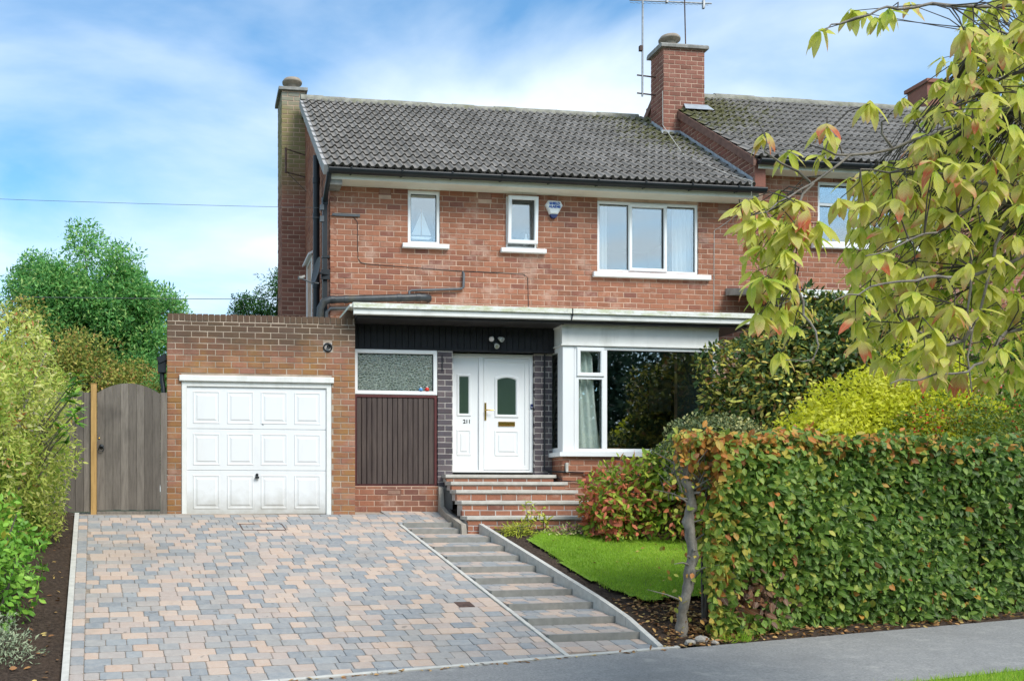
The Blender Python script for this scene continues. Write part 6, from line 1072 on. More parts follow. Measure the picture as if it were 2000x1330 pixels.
# ------------------------------------------------------------------ things fixed to the house
al = thing("alarm_box", "white and blue burglar alarm box beside the middle upstairs window", "alarm")
ap = [(5.93, 5.285), (6.145, 5.275), (6.18, 5.205), (6.095, 5.05), (5.955, 5.05), (5.88, 5.21)]
cx, cz = 6.03, 5.16
mb = MB(); n = len(ap); vs = [(a, YH - .006, b) for a, b in ap] + [(a, YH - .05, b) for a, b in ap] + [(cx + (a - cx) * .84, YH - .075, cz + (b - cz) * .84) for a, b in ap]
mb.add(vs, [tuple(range(3 * n - 1, 2 * n - 1, -1))] + [(k, n + k, n + (k + 1) % n, (k + 1) % n) for k in range(n)] + [(n + k, 2 * n + k, 2 * n + (k + 1) % n, n + (k + 1) % n) for k in range(n)]); ab_ = mb.build("cover", M_['upvc'], al)
mb = MB(); mb.prism([(5.955, 5.048), (6.095, 5.048), (6.075, 5.01), (6.05, 4.99), (6.0, 4.99), (5.975, 5.01)], YH - .06, YH - .006, 'y'); mb.build("strobe", M_['navy'], al)
text("SHIELD", .058, (6.03, YH - .0775, 5.225), M_['blueink'], al, bold=.003); text("ALARMS", .055, (6.03, YH - .0775, 5.17), M_['blueink'], al, bold=.003)

sl = thing("security_light", "triple white spotlight under the black porch boards above the door", "light")
mb = MB(); mb.lathe([(.05, .02), (.05, 0), (.035, -.03), (0, -.032)], (4.73, 14.94, 2.72), 14, axis='y'); mb.build("base", M_['black'], sl)
for dx, dz, ax in ((-.075, .05, -.4), (.075, .045, .4), (.0, -.06, 0)):
    d = Vector((ax, -.8, -.45)).normalized(); p = Vector((4.73 + dx, 14.88, 2.72 + dz)); mb = MB(); mb.tube([p - d * .05, p, p + d * .035], [.022, .034, .04], 12); hd_ = mb.build("spotlight", M_['whitepaint'], sl)
    mb = MB(); mb.tube([p + d * .034, p + d * .04], [.034, .03], 12); mb.build("lens", M_['chrome'], hd_)
    mb = MB(); mb.tube([(4.73, 14.92, 2.72), p - d * .04], .01, 6); mb.build("arm", M_['black'], sl)

ds = thing("satellite_dish", "dark grey satellite dish on the downpipe at the house corner", "satellite dish")
mb = MB(); rr_ = .215; vs = [(0, 0, 0)]; fs = []
for j in range(1, 6):
    for k in range(24):
        a = 2 * math.pi * k / 24; q = rr_ * j / 5; vs.append((q * math.cos(a), q * math.sin(a) * 1.08, .9 * q * q))
for k in range(24): fs.append((0, 1 + k, 1 + (k + 1) % 24))
for j in range(4):
    for k in range(24): a = 1 + j * 24; fs.append((a + k, a + 24 + k, a + 24 + (k + 1) % 24, a + (k + 1) % 24))
dn = Vector((-.96, -.15, .2)).normalized(); q_ = dn.to_track_quat('Z', 'Y').to_matrix()
mb.add([Vector((1.99, 15.70, 3.93)) + q_ @ Vector(v) for v in vs], fs, smooth=True); mb.build("reflector", simple("dark grey dish", (.05, .053, .058), .55), ds)
mb = MB(); mb.tube([(2.0, 15.7, 3.74), (1.86, 15.66, 3.745), (1.72, 15.6, 3.78)], .012, 6); mb.build("arm", M_['greypipe'], ds)
mb = MB(); mb.tube([(1.66, 15.58, 3.79), (1.71, 15.6, 3.8), (1.76, 15.62, 3.83)], [.03, .026, .02], 10); mb.build("receiver", M_['concretedark'], ds)
mb = MB(); mb.tube([(2.0, 15.72, 3.92), (2.1, 15.8, 3.92), (2.19, 15.84, 3.92)], .018, 8); mb.box(2.06, 2.2, 15.82, 15.85, 3.84, 4.0); mb.build("mount", M_['black'], ds)

ae = thing("tv_aerial", "television aerial on a tall mast beside the broad chimney", "aerial")
mb = MB(); mb.tube([(8.89, 18.45, 8.3), (8.9, 18.45, 10.7)], .02, 8); mb.build("mast", M_['alu'], ae)
mb = MB(); mb.tube([(8.62, 18.45, 10.21), (10.4, 18.5, 10.29)], .014, 6); mb.box(9.4, 9.44, 18.44, 18.5, 10.22, 10.3); mb.box(10.2, 10.24, 18.46, 18.52, 10.17, 10.34); bm_ = mb.build("boom", M_['alu'], ae)
for k in range(15):
    x = 8.68 + k * .112; z = 10.21 + (x - 8.62) * .045; e = MB(); e.tube([(x, 18.36, z - .11), (x, 18.56, z + .012)], .005, 5); e.build("element", M_['alu'], bm_)
mb = MB()
for z in (8.36, 8.72): mb.tube([(8.78, 18.45, z), (9.2, 18.5, z + .0)], .014, 6)
mb.box(8.82, 8.88, 18.4, 18.47, 9.2, 9.3); mb.build("bracket", M_['rust'], ae)
a2 = thing("roof_mast", "thin dark aerial pole standing on the broad chimney top", "aerial")
mb = MB(); mb.tube([(9.80, 18.42, 9.24), (9.76, 18.42, 10.9)], .012, 6); mb.build("pole", M_['rust'], a2); mb = MB(); mb.box(9.72, 9.88, 18.36, 18.48, 9.25, 9.29); mb.build("foot", M_['concrete'], a2)
wr = thing("overhead_wire", "thin overhead wire running from the house corner across the sky", "wire")
mb = MB(); mb.tube([(2.1, 15.86, 5.02)] + [(2.1 - 34 * t, 15.86 + .4 * t, 5.02 + 1.4 * t - 4.2 * t * (1 - t) * .5) for t in lin(.04, 1, 20)], .0035, 5); mb.build("strand", M_['greypipe'], wr)
mb = MB(); mb.tube([(2.1, 15.86, 4.86)] + [(2.1 - 34 * t, 15.86 + .3 * t, 4.86 + 1.5 * t - 4.2 * t * (1 - t) * .5) for t in lin(.004, .012, 2)], .003, 5); mb.box(2.04, 2.1, 15.8, 15.86, 4.97, 5.06); mb.box(2.04, 2.1, 15.8, 15.86, 4.78, 4.87); mb.build("insulator", M_['greypipe'], wr)
wr2 = thing("telephone_wire", "faint telephone wire low over the garage behind the trees", "wire")
mb = MB(); mb.tube([(1.8, 19.5, 4.25)] + [(1.8 - 30 * t, 19.5 + 3 * t, 4.25 + 1.0 * t - 1.2 * t * (1 - t)) for t in lin(.05, 1, 12)], .007, 5); mb.build("strand", M_['greypipe'], wr2)

# ------------------------------------------------------------------ gate and fence
GYt = 14.5
gt = thing("side_gate", "weathered grey arched-top timber gate left of the garage", "gate")
nbd = 8; bw = .905 / nbd
for k in range(nbd):
    x0 = -1.405 + k * bw; x1 = x0 + bw - .003
    tz = lambda x: 1.775 + .15 * (1 - ((x + .955) / .46) ** 2) - .0
    mb = MB(); z0 = .075 + random.uniform(-.006, .01); nn = 4; top = [(x1 - (x1 - x0) * i / nn, tz(x1 - (x1 - x0) * i / nn)) for i in range(nn + 1)]
    dy = random.uniform(-.004, .004); mb.prism([(x0, z0), (x1, z0)] + top, GYt + dy, GYt + .022 + dy, 'y')
    mb.t = [.01 + random.random() * .98] * len(mb.v); mb.build("board", M_['greywood'], gt)
mb = MB()
for z in (.3, .95, 1.6): mb.box(-1.4, -.5, GYt + .03, GYt + .07, z - .045, z + .045)
mb.build("rail", M_['greywood'], gt)
mb = MB(); mb.box(-1.4, -.51, GYt + .0235, GYt + .029, .09, 1.76); mb.build("backing", M_['blackwood'], gt)
mb = MB(); mb.lathe([(.035, 0), (.032, -.01), (0, -.012)], (-1.345, GYt, 1.0), 12, axis='y')
pts = [(-1.345 + .038 * math.cos(a), GYt - .022, .965 + .038 * math.sin(a)) for a in lin(0, 2 * math.pi, 14)]; mb.tube(pts, .006, 6, caps=False); mb.build("ring_latch", M_['black'], gt)
mb = MB(); mb.lathe([(.014, 0), (.012, -.006), (0, -.007)], (-1.375, GYt, 1.12), 10, axis='y'); mb.build("lock", M_['brass'], gt)
mb = MB(); mb.box(-.498, -.402, GYt + .03, GYt + .1, -.05, 1.8); mb.build("hinge_post", M_['greywood'], gt)
gp_ = thing("gate_post", "new yellow softwood post between gate and fence", "post")
mb = MB(); mb.cbox(-1.492, -1.412, GYt - .045, GYt + .035, -.1, 1.9, .005); mb.build("post", M_['newwood'], gp_); mb = MB(); mb.cbox(-1.495, -1.409, GYt - .048, GYt + .038, 1.9, 1.912, .004); mb.build("post_cap", M_['newwood'], gp_)
sl_ = MB(); sl_.cbox(-1.41, -.5, GYt - .03, GYt + .05, -.05, .055, .006); sl_.build("threshold", M_['greywood'], gt)
fn = thing("fence_panel", "weathered grey close-boarded fence left of the gate post", "fence")
x = -3.6; k = 0
while x < -1.52:
    mb = MB(); mb.box(x, x + .113, GYt + .005 * (k % 2), GYt + .02 + .005 * (k % 2), .04 + random.uniform(-.01, .02), 1.79 + random.uniform(-.012, .012), tone=.01 + random.random() * .98); mb.build("board", M_['greywood'], fn); x += .118; k += 1
mb = MB(); mb.box(-3.6, -1.5, GYt + .03, GYt + .07, .3, .38); mb.box(-3.6, -1.5, GYt + .03, GYt + .07, 1.5, 1.58); mb.build("rail", M_['greywood'], fn)
mb = MB(); mb.box(-3.6, -1.5, GYt + .0275, GYt + .03, .06, 1.77); mb.build("backing", M_['blackwood'], fn)

# ------------------------------------------------------------------ foliage
TM = {
 'small': ([(0, 0, 0), (-.5, .5, .12), (0, 1, 0), (.5, .5, .12)], [(0, 3, 2), (0, 2, 1)]),
 'mid': ([(0, 0, 0), (.42, .32, .1), (.36, .68, .08), (0, 1, -.06), (-.36, .68, .08), (-.42, .32, .1), (0, .5, 0)], [(0, 1, 6), (1, 2, 6), (2, 3, 6), (3, 4, 6), (4, 5, 6), (5, 0, 6)]),
 'blade': ([(-.5, 0, 0), (.5, 0, 0), (0, 1, .0)], [(0, 1, 2)]),
 'big': ([(0, 0, 0), (.26, .12, .09), (.47, .36, .12), (.42, .62, .05), (.2, .85, -.08), (0, 1.0, -.22), (-.2, .85, -.08), (-.42, .62, .05), (-.47, .36, .12), (-.26, .12, .09), (0, .12, .02), (0, .36, .03), (0, .62, -.03), (0, .85, -.13)],
         [(0, 1, 10), (1, 2, 11, 10), (2, 3, 12, 11), (3, 4, 13, 12), (4, 5, 13), (5, 6, 13), (6, 7, 12, 13), (7, 8, 11, 12), (8, 9, 10, 11), (9, 0, 10)]),
}
def unit(a): return a / np.maximum(1e-9, np.linalg.norm(a, axis=1))[:, None]
def frames(axis, nrm):
    axis = unit(axis); side = unit(np.cross(axis, nrm)); n = np.cross(side, axis); return axis, side, n
def leaf_cloud(name, pos, axis, nrm, L, W, tone, mat, parent, tm='small', kind='stuff', label=None, grad=0.0):
    tv, tf = TM[tm]; tv = np.array(tv, float); axis, side, n = frames(axis, nrm); N_ = len(pos); k = len(tv)
    V = pos[:, None, :] + side[:, None, :] * (tv[None, :, 0:1] * W[:, None, None]) + axis[:, None, :] * (tv[None, :, 1:2] * L[:, None, None]) + n[:, None, :] * (tv[None, :, 2:3] * W[:, None, None])
    V = V.reshape(-1, 3)
    me = bpy.data.meshes.new(name); nf = len(tf); ls = [len(f) for f in tf]; tot = sum(ls)
    flat = np.concatenate([np.array(f) for f in tf]); idx = (flat[None, :] + (np.arange(N_) * k)[:, None]).reshape(-1)
    starts = np.concatenate([[0], np.cumsum(ls)[:-1]]); st = (starts[None, :] + (np.arange(N_) * tot)[:, None]).reshape(-1)
    me.vertices.add(len(V)); me.vertices.foreach_set("co", V.reshape(-1).astype(np.float32))
    me.loops.add(len(idx)); me.loops.foreach_set("vertex_index", idx.astype(np.int32))
    me.polygons.add(nf * N_); me.polygons.foreach_set("loop_start", st.astype(np.int32)); 
    me.update(calc_edges=True); me.validate()
    at = me.attributes.new("tone", 'FLOAT', 'POINT'); at.data.foreach_set("value", np.clip(np.repeat(tone, k) + (np.tile(tv[:, 1] - .45, N_) * grad), .001, .999).astype(np.float32))
    if tm in ('mid', 'big'): lu = me.attributes.new('luv', 'FLOAT_VECTOR', 'POINT'); lu.data.foreach_set('vector', np.tile(tv, (N_, 1)).reshape(-1).astype(np.float32))
    me.materials.append(mat); o = obj(name, me, parent, kind, label); o.color = (1, 1, 1, 0); return o
def leaf_objects(name, pos, axis, nrm, L, W, tone, mat, parent, tm='big', grad=0.0):
    tv, tf = TM[tm]; me = bpy.data.meshes.new(name); me.from_pydata(tv, [], tf); me.materials.append(mat); axis, side, n = frames(axis, nrm)
    at = me.attributes.new('tone', 'FLOAT', 'POINT'); at.data.foreach_set('value', [(v[1] - .45) * grad for v in tv]); lu = me.attributes.new('luv', 'FLOAT_VECTOR', 'POINT'); lu.data.foreach_set('vector', [c for v in tv for c in v])
    for p in me.polygons: p.use_smooth = True
    for i in range(len(pos)):
        o = obj(name, me, parent); m = Matrix(((side[i][0] * W[i], axis[i][0] * L[i], n[i][0] * W[i], pos[i][0]), (side[i][1] * W[i], axis[i][1] * L[i], n[i][1] * W[i], pos[i][1]), (side[i][2] * W[i], axis[i][2] * L[i], n[i][2] * W[i], pos[i][2]), (0, 0, 0, 1)))
        o.matrix_basis = m; o.color = (1, 1, 1, float(np.clip(tone[i], .001, .999)))
def lobes_points(lobes, n, inner=.55, power=2.0):
    A = np.array([l[3] * l[4] + l[3] * l[5] + l[4] * l[5] for l in lobes], float); pick = rng.choice(len(lobes), n, p=A / A.sum())
    l = np.array(lobes, float)[pick]; d = unit(rng.normal(size=(n, 3))); t = 1 - (1 - inner) * rng.random(n) ** power
    bump_ = 1 + .10 * np.sin(d[:, 0] * 7 + l[:, 0] * 5) * np.sin(d[:, 1] * 6 + l[:, 2]) + .08 * np.sin(d[:, 2] * 11 + l[:, 1] * 3)
    return l[:, :3] + d * l[:, 3:6] * (t * bump_)[:, None], unit(d / l[:, 3:6])
def shrub(name, label, cat, lobes, n, Lr, Wf, mat, tones=None, tm='small', inner=.5, group=None, down=.15, stems=None, stemmat=None, part="foliage", zmin=None, spread=.75, up=.35):
    t = thing(name, label, cat, group); p, d = lobes_points(lobes, n, inner)
    if zmin is not None: k = p[:, 2] > zmin; p, d = p[k], d[k]
    m = len(p); L = rng.uniform(Lr[0], Lr[1], m); ax = d * .6 + rng.normal(size=(m, 3)) * spread; ax[:, 2] -= down; nr_ = d + rng.normal(size=(m, 3)) * .45; nr_[:, 2] += up
    tn = np.clip(rng.random(m) * .75 + .125 + .3 * (np.sin(p[:, 0] * 4.3 + 1) * np.sin(p[:, 1] * 3.7) * np.sin(p[:, 2] * 5.1 + 2)) + .18 * d[:, 2], 0, 1) if tones is None else tones(p, d, m)  # shade in the colour: clumps imitate dark gaps, upward-facing leaves toned lighter
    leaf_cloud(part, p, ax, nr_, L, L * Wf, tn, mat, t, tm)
    base = stems or [(sum(l[0] for l in lobes) / len(lobes), sum(l[1] for l in lobes) / len(lobes))]
    mb = MB()
    for (bx, by) in base:
        gz_ = gh(bx, by) - .1
        for l in lobes:
            for q in range(4):
                e = Vector((l[0], l[1], l[2])) + Vector((random.uniform(-.7, .7) * l[3], random.uniform(-.7, .7) * l[4], random.uniform(0, .75) * l[5]))
                s_ = Vector((bx + random.uniform(-.08, .08), by + random.uniform(-.08, .08), gz_)); mdl = s_.lerp(e, .5) + Vector((random.uniform(-.1, .1), random.uniform(-.1, .1), .1))
                r0 = .012 + .008 * (e - s_).length; mb.tube([s_, mdl, e], [r0, r0 * .65, r0 * .25], 6)
    mb.build("stems", stemmat or M_['darkbark'], t); return t

# beech hedge
HX0, HX1, HT, HD = 5.24, 13.5, .9, .85
hedge = thing("beech_hedge", "clipped beech hedge turning orange along its top, beside the pavement", "hedge")
M_['beech'] = leafmat("beech leaf", [(0, (.026, .058, .014)), (.18, (.052, .115, .022)), (.38, (.105, .185, .034)), (.52, (.18, .245, .045)), (.64, (.3, .3, .065)), (.74, (.3, .19, .04)), (.84, (.34, .13, .035)), (.92, (.22, .085, .04)), (1, (.07, .045, .045))], trans=.22, rough=.42, spec=.5, vein=True)
def hedge_leaves(n):
    f = rng.random(n); X = rng.uniform(HX0, HX1, n); dep = np.abs(rng.normal(0, .09, n)); kind_ = np.where(f < .7, 0, np.where(f < .9, 1, 2))
    ey = 8.27 + .2015 * (X - .8) + .13; ez = -1.32 + .0204 * (X - .8)
    wob = .045 * np.sin(X * 4.1) + .03 * np.sin(X * 9.7 + 1)
    Z = rng.uniform(0, 1, n); Zw = ez + .06 + (HT - ez - .06) * Z
    pos = np.zeros((n, 3)); nr_ = np.zeros((n, 3))
    bul = .07 * np.sin(Zw * 3.3 + X * 1.7) + .04 * np.sin(X * 6.3 - Zw * 5)
    k = kind_ == 0; pos[k] = np.c_[X, ey + dep + bul + .05 * np.maximum(0, .2 - Z) * 2, Zw][k]; nr_[k] = (-.2, -1, .12)
    k = kind_ == 1; pos[k] = np.c_[X, ey + rng.uniform(0, HD, n), HT + wob - dep + rng.random(n) ** 3 * .1][k]; nr_[k] = (-.1, -.5, 1)
    k = kind_ == 2
    xe = HX0 + np.where(Zw > .35, -.38 * np.clip((Zw - .35) / .3, 0, 1), 0) + .1 * np.sin(Zw * 4)
    e2 = 8.27 + .2015 * (HX0 - .8) + .13
    yb = rng.uniform(0, HD, n); pos[k] = np.c_[xe + dep * 1.3 + rng.uniform(-.05, .1, n) + .62 * yb, e2 + yb, Zw][k]; nr_[k] = (-1, -.35, .15)
    # the browning top corner that overhangs the trunk
    m = rng.random(n) < .018; mm = int(m.sum())
    yb = rng.uniform(0, HD * .5, mm); pos[m] = np.c_[rng.uniform(HX0 - .4, HX0 + .2, mm) + .5 * yb, e2 + yb, HT - np.abs(rng.normal(0, .2, mm)) + .03]; nr_[m] = (-.4, -.8, .5)
    keep = ~((kind_ == 2) & (~m) & (rng.random(n) < .45) & (Zw < .4))
    pos, nr_, = pos[keep], nr_[keep]; n = len(pos)
    X, Zw = pos[:, 0], pos[:, 2]
    t = np.clip(rng.beta(2, 2.6, n) * .66, 0, 1) - .1 * np.clip((X - 6.5) / 3, 0, 1)
    t += .2 * np.clip((6.6 - X) / 1.3, 0, 1) * rng.random(n) + .2 * np.clip((5.65 - X) / .4, 0, 1) * rng.random(n)
    top = np.clip((Zw - (HT - .28)) / .24, 0, 1) * np.clip((9.8 - X) / 3.2, .25, 1); r1 = rng.random(n)
    t = np.where(r1 < top * .6, rng.uniform(.62, .9, n), t); t = np.where((X < HX0 + .1) & (Zw > .35) & (r1 < .7), rng.uniform(.62, .92, n), t)
    pur = np.exp(-(((X - 5.85) / .32) ** 2 + ((Zw + .82) / .2) ** 2)); t = np.where(rng.random(n) < pur * .9, rng.uniform(.95, .999, n), t)
    t = np.where(rng.random(n) < .025, rng.uniform(.7, .95, n), t)
    ax = rng.normal(size=(n, 3)) * .55 + np.array([0, -.25, -.55]); nn = nr_ + rng.normal(size=(n, 3)) * .38
    L = rng.uniform(.07, .118, n) * np.where((X < HX0) & (Zw > .3), .75, 1); return pos, ax, nn, L, t
P_, A_, N_r, L_, T_ = hedge_leaves(34000)
leaf_cloud("foliage", P_, A_, N_r, L_, L_ * .68, T_, M_['beech'], hedge, 'mid')
cand = np.where((P_[:, 0] < 8.2) & (N_r[:, 1] < -.5))[0]; cand = cand[np.argsort(P_[cand, 1] - (8.27 + .2015 * (P_[cand, 0] - .8)) + .12 * (P_[cand, 0] - 5))][:1200]; cand = rng.choice(cand, 300, replace=False)
leaf_objects("leaf", P_[cand] + np.array([0, -.012, 0]), A_[cand], N_r[cand], L_[cand] * 1.12, L_[cand] * .76, np.clip(T_[cand] + .04, 0, 1), M_['beech'], hedge, 'mid')
mb = MB()   # inner twigs and stems
for i in range(46):
    x = HX0 + .15 + i * .175; e = edge(x); s_ = Vector((x, e[0] + .55, e[1] - .05))
    for q in range(3):
        t_ = Vector((x + random.uniform(-.3, .3), e[0] + random.uniform(.3, 1.0), random.uniform(-.2, .8))); mb.tube([s_, s_.lerp(t_, .5) + Vector((random.uniform(-.06, .06), 0, .05)), t_], [.022, .014, .005], 5)
mb.build("stems", M_['darkbark'], hedge)
mb = MB()
tr_ = [(5.0, 9.47, -1.32), (4.99, 9.47, -1.02), (5.04, 9.46, -.74), (5.09, 9.48, -.5), (5.12, 9.47, -.3), (5.08, 9.5, .0), (5.11, 9.48, .2), (5.06, 9.5, .42), (5.12, 9.55, .68)]
tp = []; trr = []
for i in range(len(tr_) - 1):
    for k in range(4):
        t = k / 4; q = Vector(tr_[i]).lerp(Vector(tr_[i + 1]), t); tp.append(q + Vector((random.uniform(-.012, .012), random.uniform(-.012, .012), 0))); a_ = [.078, .058, .05, .06, .048, .058, .045, .05, .03]; trr.append((a_[i] + (a_[i + 1] - a_[i]) * t) * random.uniform(.88, 1.16))
mb.tube(tp, trr, 12)
for i in range(26):
    k = random.randrange(1, len(tr_) - 1); p = Vector(tr_[k]).lerp(Vector(tr_[k + 1]), random.random()); a = random.uniform(0, 6.28); d = Vector((math.cos(a), math.sin(a) * .8 - .2, random.uniform(.1, .7))).normalized()
    L = random.uniform(.07, .12) if i < 14 else random.uniform(.2, .45); mb.tube([p, p + d * L * .5 + Vector((0, 0, random.uniform(-.01, .03))), p + d * L], [.02 if i < 14 else .013, .014 if i < 14 else .008, .012 if i < 14 else .003], 6)
for i in range(60):
    p = Vector((random.uniform(4.9, 5.35), 9.4 + random.uniform(-.05, .3), random.uniform(.2, .6))); d = Vector((random.uniform(-.6, .4), random.uniform(-.5, .2), random.uniform(.2, .9))); mb.tube([p, p + d * .17, p + d * .3 + Vector((random.uniform(-.05, .05), 0, 0))], [.007, .005, .002], 5)
mb.build("trunk", M_['bark'], hedge, label="bare knobbly grey trunk at the left end of the hedge")
TRB = np.array([[random.uniform(4.8, 5.3), 9.4 + random.uniform(-.1, .35), random.choice((random.uniform(-1.1, .3), random.uniform(.1, .7)))] for _ in range(110)])
leaf_cloud("sprig_leaves", TRB, rng.normal(size=(110, 3)) * .5 + np.array([0, -.3, -.4]), rng.normal(size=(110, 3)) * .5 + np.array([-.3, -.8, .3]), rng.uniform(.05, .085, 110), rng.uniform(.035, .055, 110), rng.uniform(.5, .85, 110), M_['beech'], hedge, 'mid')

# shrubs on the right
M_['elae'] = leafmat("variegated evergreen leaf", [(0, (.02, .045, .016)), (.4, (.045, .085, .025)), (.6, (.08, .12, .035)), (.72, (.3, .28, .05)), (.85, (.46, .42, .1)), (.93, (.2, .1, .04)), (1, (.12, .06, .03))], trans=.12, rough=.35, spec=.6)
def el_t(p, d, m): t = rng.random(m) * .62; return np.where(rng.random(m) < .2 + .2 * np.clip((9.2 - p[:, 0]), 0, 1), rng.uniform(.66, .97, m), t)
shrub("evergreen_shrub", "tall rounded dark evergreen with yellow variegated leaves by the bay window", "shrub", [(9.1, 13.5, 1.4, 1.65, 1.1, 1.75), (10.5, 13.8, 1.7, 1.4, 1.1, 1.55), (8.5, 13.2, 1.1, .93, .85, 1.4), (9.6, 13.4, 2.3, 1.1, .9, .95)], 52000, (.07, .12), .5, M_['elae'], el_t, inner=.66, tm='mid')
shrub("box_shrub", "low grey-green box shrub under the right end of the bay window", "shrub", [(7.15, 12.7, .82, .78, .6, .62), (7.7, 12.6, .7, .5, .5, .6)], 11000, (.04, .065), .55, leafmat("box leaf", [(0, (.03, .05, .025)), (.5, (.06, .09, .045)), (.85, (.13, .16, .08)), (1, (.3, .3, .16))], .12, .4, .5), inner=.7)
M_['gold'] = leafmat("golden leaf", [(0, (.16, .2, .015)), (.3, (.32, .36, .025)), (.65, (.46, .47, .035)), (1, (.55, .52, .08))], trans=.35)
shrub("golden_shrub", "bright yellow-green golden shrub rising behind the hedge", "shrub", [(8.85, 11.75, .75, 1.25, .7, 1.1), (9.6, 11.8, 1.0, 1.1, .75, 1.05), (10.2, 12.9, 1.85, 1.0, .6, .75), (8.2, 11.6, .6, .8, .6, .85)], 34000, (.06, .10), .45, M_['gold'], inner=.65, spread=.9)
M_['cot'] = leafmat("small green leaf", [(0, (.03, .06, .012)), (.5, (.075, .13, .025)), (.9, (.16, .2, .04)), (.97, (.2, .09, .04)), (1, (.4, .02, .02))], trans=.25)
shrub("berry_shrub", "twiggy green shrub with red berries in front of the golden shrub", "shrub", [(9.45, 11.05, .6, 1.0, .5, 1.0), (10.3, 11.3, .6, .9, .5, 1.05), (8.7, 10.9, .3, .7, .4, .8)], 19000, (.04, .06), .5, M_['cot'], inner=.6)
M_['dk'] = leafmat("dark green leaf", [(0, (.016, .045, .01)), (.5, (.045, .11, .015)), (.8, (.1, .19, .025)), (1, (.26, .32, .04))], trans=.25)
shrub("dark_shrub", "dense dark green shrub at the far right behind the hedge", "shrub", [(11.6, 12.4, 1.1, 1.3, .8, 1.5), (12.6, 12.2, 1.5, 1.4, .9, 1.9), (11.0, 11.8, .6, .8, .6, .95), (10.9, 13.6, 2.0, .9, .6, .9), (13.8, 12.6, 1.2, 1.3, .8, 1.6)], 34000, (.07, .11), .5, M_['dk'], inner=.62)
M_['hyd'] = leafmat("hydrangea leaf", [(0, (.06, .12, .02)), (.3, (.18, .27, .04)), (.5, (.32, .35, .06)), (.65, (.36, .12, .07)), (.85, (.42, .12, .09)), (1, (.14, .04, .035))], trans=.25)
def hy_t(p, d, m): return np.where(rng.random(m) < .2 + .5 * np.clip((6.35 - p[:, 0]), 0, 1) - .15 * (p[:, 2] > .5), rng.uniform(.6, 1, m), rng.uniform(0, .5, m))
shrub("hydrangea", "hydrangea bush with red and green autumn leaves beside the porch steps", "shrub", [(6.0, 13.1, .15, .6, .45, .66), (6.7, 13.0, .3, .7, .5, .72), (7.3, 12.8, .25, .6, .5, .75), (5.75, 13.0, .0, .34, .3, .48), (6.75, 12.75, .62, .5, .35, .38)], 6800, (.07, .14), .5, M_['hyd'], hy_t, 'mid', inner=.45, zmin=-.3, stems=[(5.95, 13.05), (6.5, 13.0), (7.0, 12.9)], stemmat=bark("hydrangea stem", (.12, .07, .05), (.25, .16, .1)))
M_['lime'] = leafmat("lime leaf", [(0, (.14, .19, .02)), (.6, (.32, .36, .05)), (1, (.48, .44, .14))], trans=.3)
shrub("dwarf_conifer", "low spreading yellow-green conifer at the foot of the steps", "plant", [(4.45, 13.3, -.25, .22, .16, .14), (4.62, 13.32, -.24, .2, .15, .16)], 900, (.05, .1), .16, M_['lime'], inner=.2, up=.6)
def sprigs(name, label, base, n, h, mat, leafL, lean=.25):
    t = thing(name, label, "plant"); mb = MB(); ps_ = []; 
    for i in range(n):
        a = random.uniform(0, 6.28); tip = Vector(base) + Vector((math.cos(a) * lean * random.random(), math.sin(a) * lean * random.random(), h * random.uniform(.7, 1.05))); b_ = Vector(base) + Vector((random.uniform(-.03, .03), random.uniform(-.03, .03), -.03)); mb.tube([b_, b_.lerp(tip, .5) + Vector((0, 0, .02)), tip], [.006, .004, .002], 5)
        for k in range(14):
            q = b_.lerp(tip, random.uniform(.35, 1.0)); ps_.append(q)
    mb.build("stems", M_['darkbark'], t); p = np.array([tuple(q) for q in ps_]); m = len(p)
    leaf_cloud("leaves", p, rng.normal(size=(m, 3)) * .7 + np.array([0, -.1, .1]), rng.normal(size=(m, 3)) * .4 + np.array([0, -.4, .8]), rng.uniform(leafL * .6, leafL * 1.2, m), rng.uniform(leafL * .25, leafL * .5, m), rng.random(m), mat, t, 'mid'); return t
sprigs("young_shrub", "tall sprig of lime leaves in front of the porch steps", (4.72, 13.4, -.24), 4, .46, M_['lime'], .085)
sprigs("lime_seedling", "small lime-leaved seedling right of the tall sprig", (4.97, 13.4, -.24), 3, .3, M_['lime'], .08, .12)
shrub("ground_cover", "low variegated ground cover below the hydrangea", "plant", [(5.4, 13.3, -.25, .4, .2, .13), (5.1, 13.25, -.28, .25, .15, .1), (5.85, 13.1, -.24, .35, .25, .2)], 2200, (.035, .06), .5, leafmat("pale ground leaf", [(0, (.1, .17, .04)), (.6, (.3, .36, .1)), (.95, (.5, .5, .28)), (1, (.6, .15, .25))], .25), inner=.2)

# left side planting
M_['varieg'] = leafmat("yellow variegated leaf", [(0, (.06, .12, .02)), (.25, (.15, .23, .05)), (.5, (.28, .33, .09)), (.8, (.43, .44, .17)), (.96, (.54, .52, .3)), (1, (.3, .1, .05))], trans=.35, blue=.72, gain=1.6)
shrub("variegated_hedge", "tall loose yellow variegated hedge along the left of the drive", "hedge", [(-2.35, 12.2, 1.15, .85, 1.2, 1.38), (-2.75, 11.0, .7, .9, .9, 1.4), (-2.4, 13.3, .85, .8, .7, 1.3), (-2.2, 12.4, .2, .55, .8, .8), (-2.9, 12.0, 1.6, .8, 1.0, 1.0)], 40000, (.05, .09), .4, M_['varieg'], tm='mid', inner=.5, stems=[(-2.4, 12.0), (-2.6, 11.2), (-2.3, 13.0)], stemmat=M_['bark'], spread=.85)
lau = thing("laurel_shoot", "shiny long-leaved laurel poking out of the variegated hedge", "shrub")
M_['laurel'] = leafmat("laurel leaf", [(0, (.03, .1, .012)), (.6, (.08, .2, .02)), (1, (.2, .33, .04))], trans=.2, rough=.3, spec=.6)
mb = MB(); lp = []; la = []
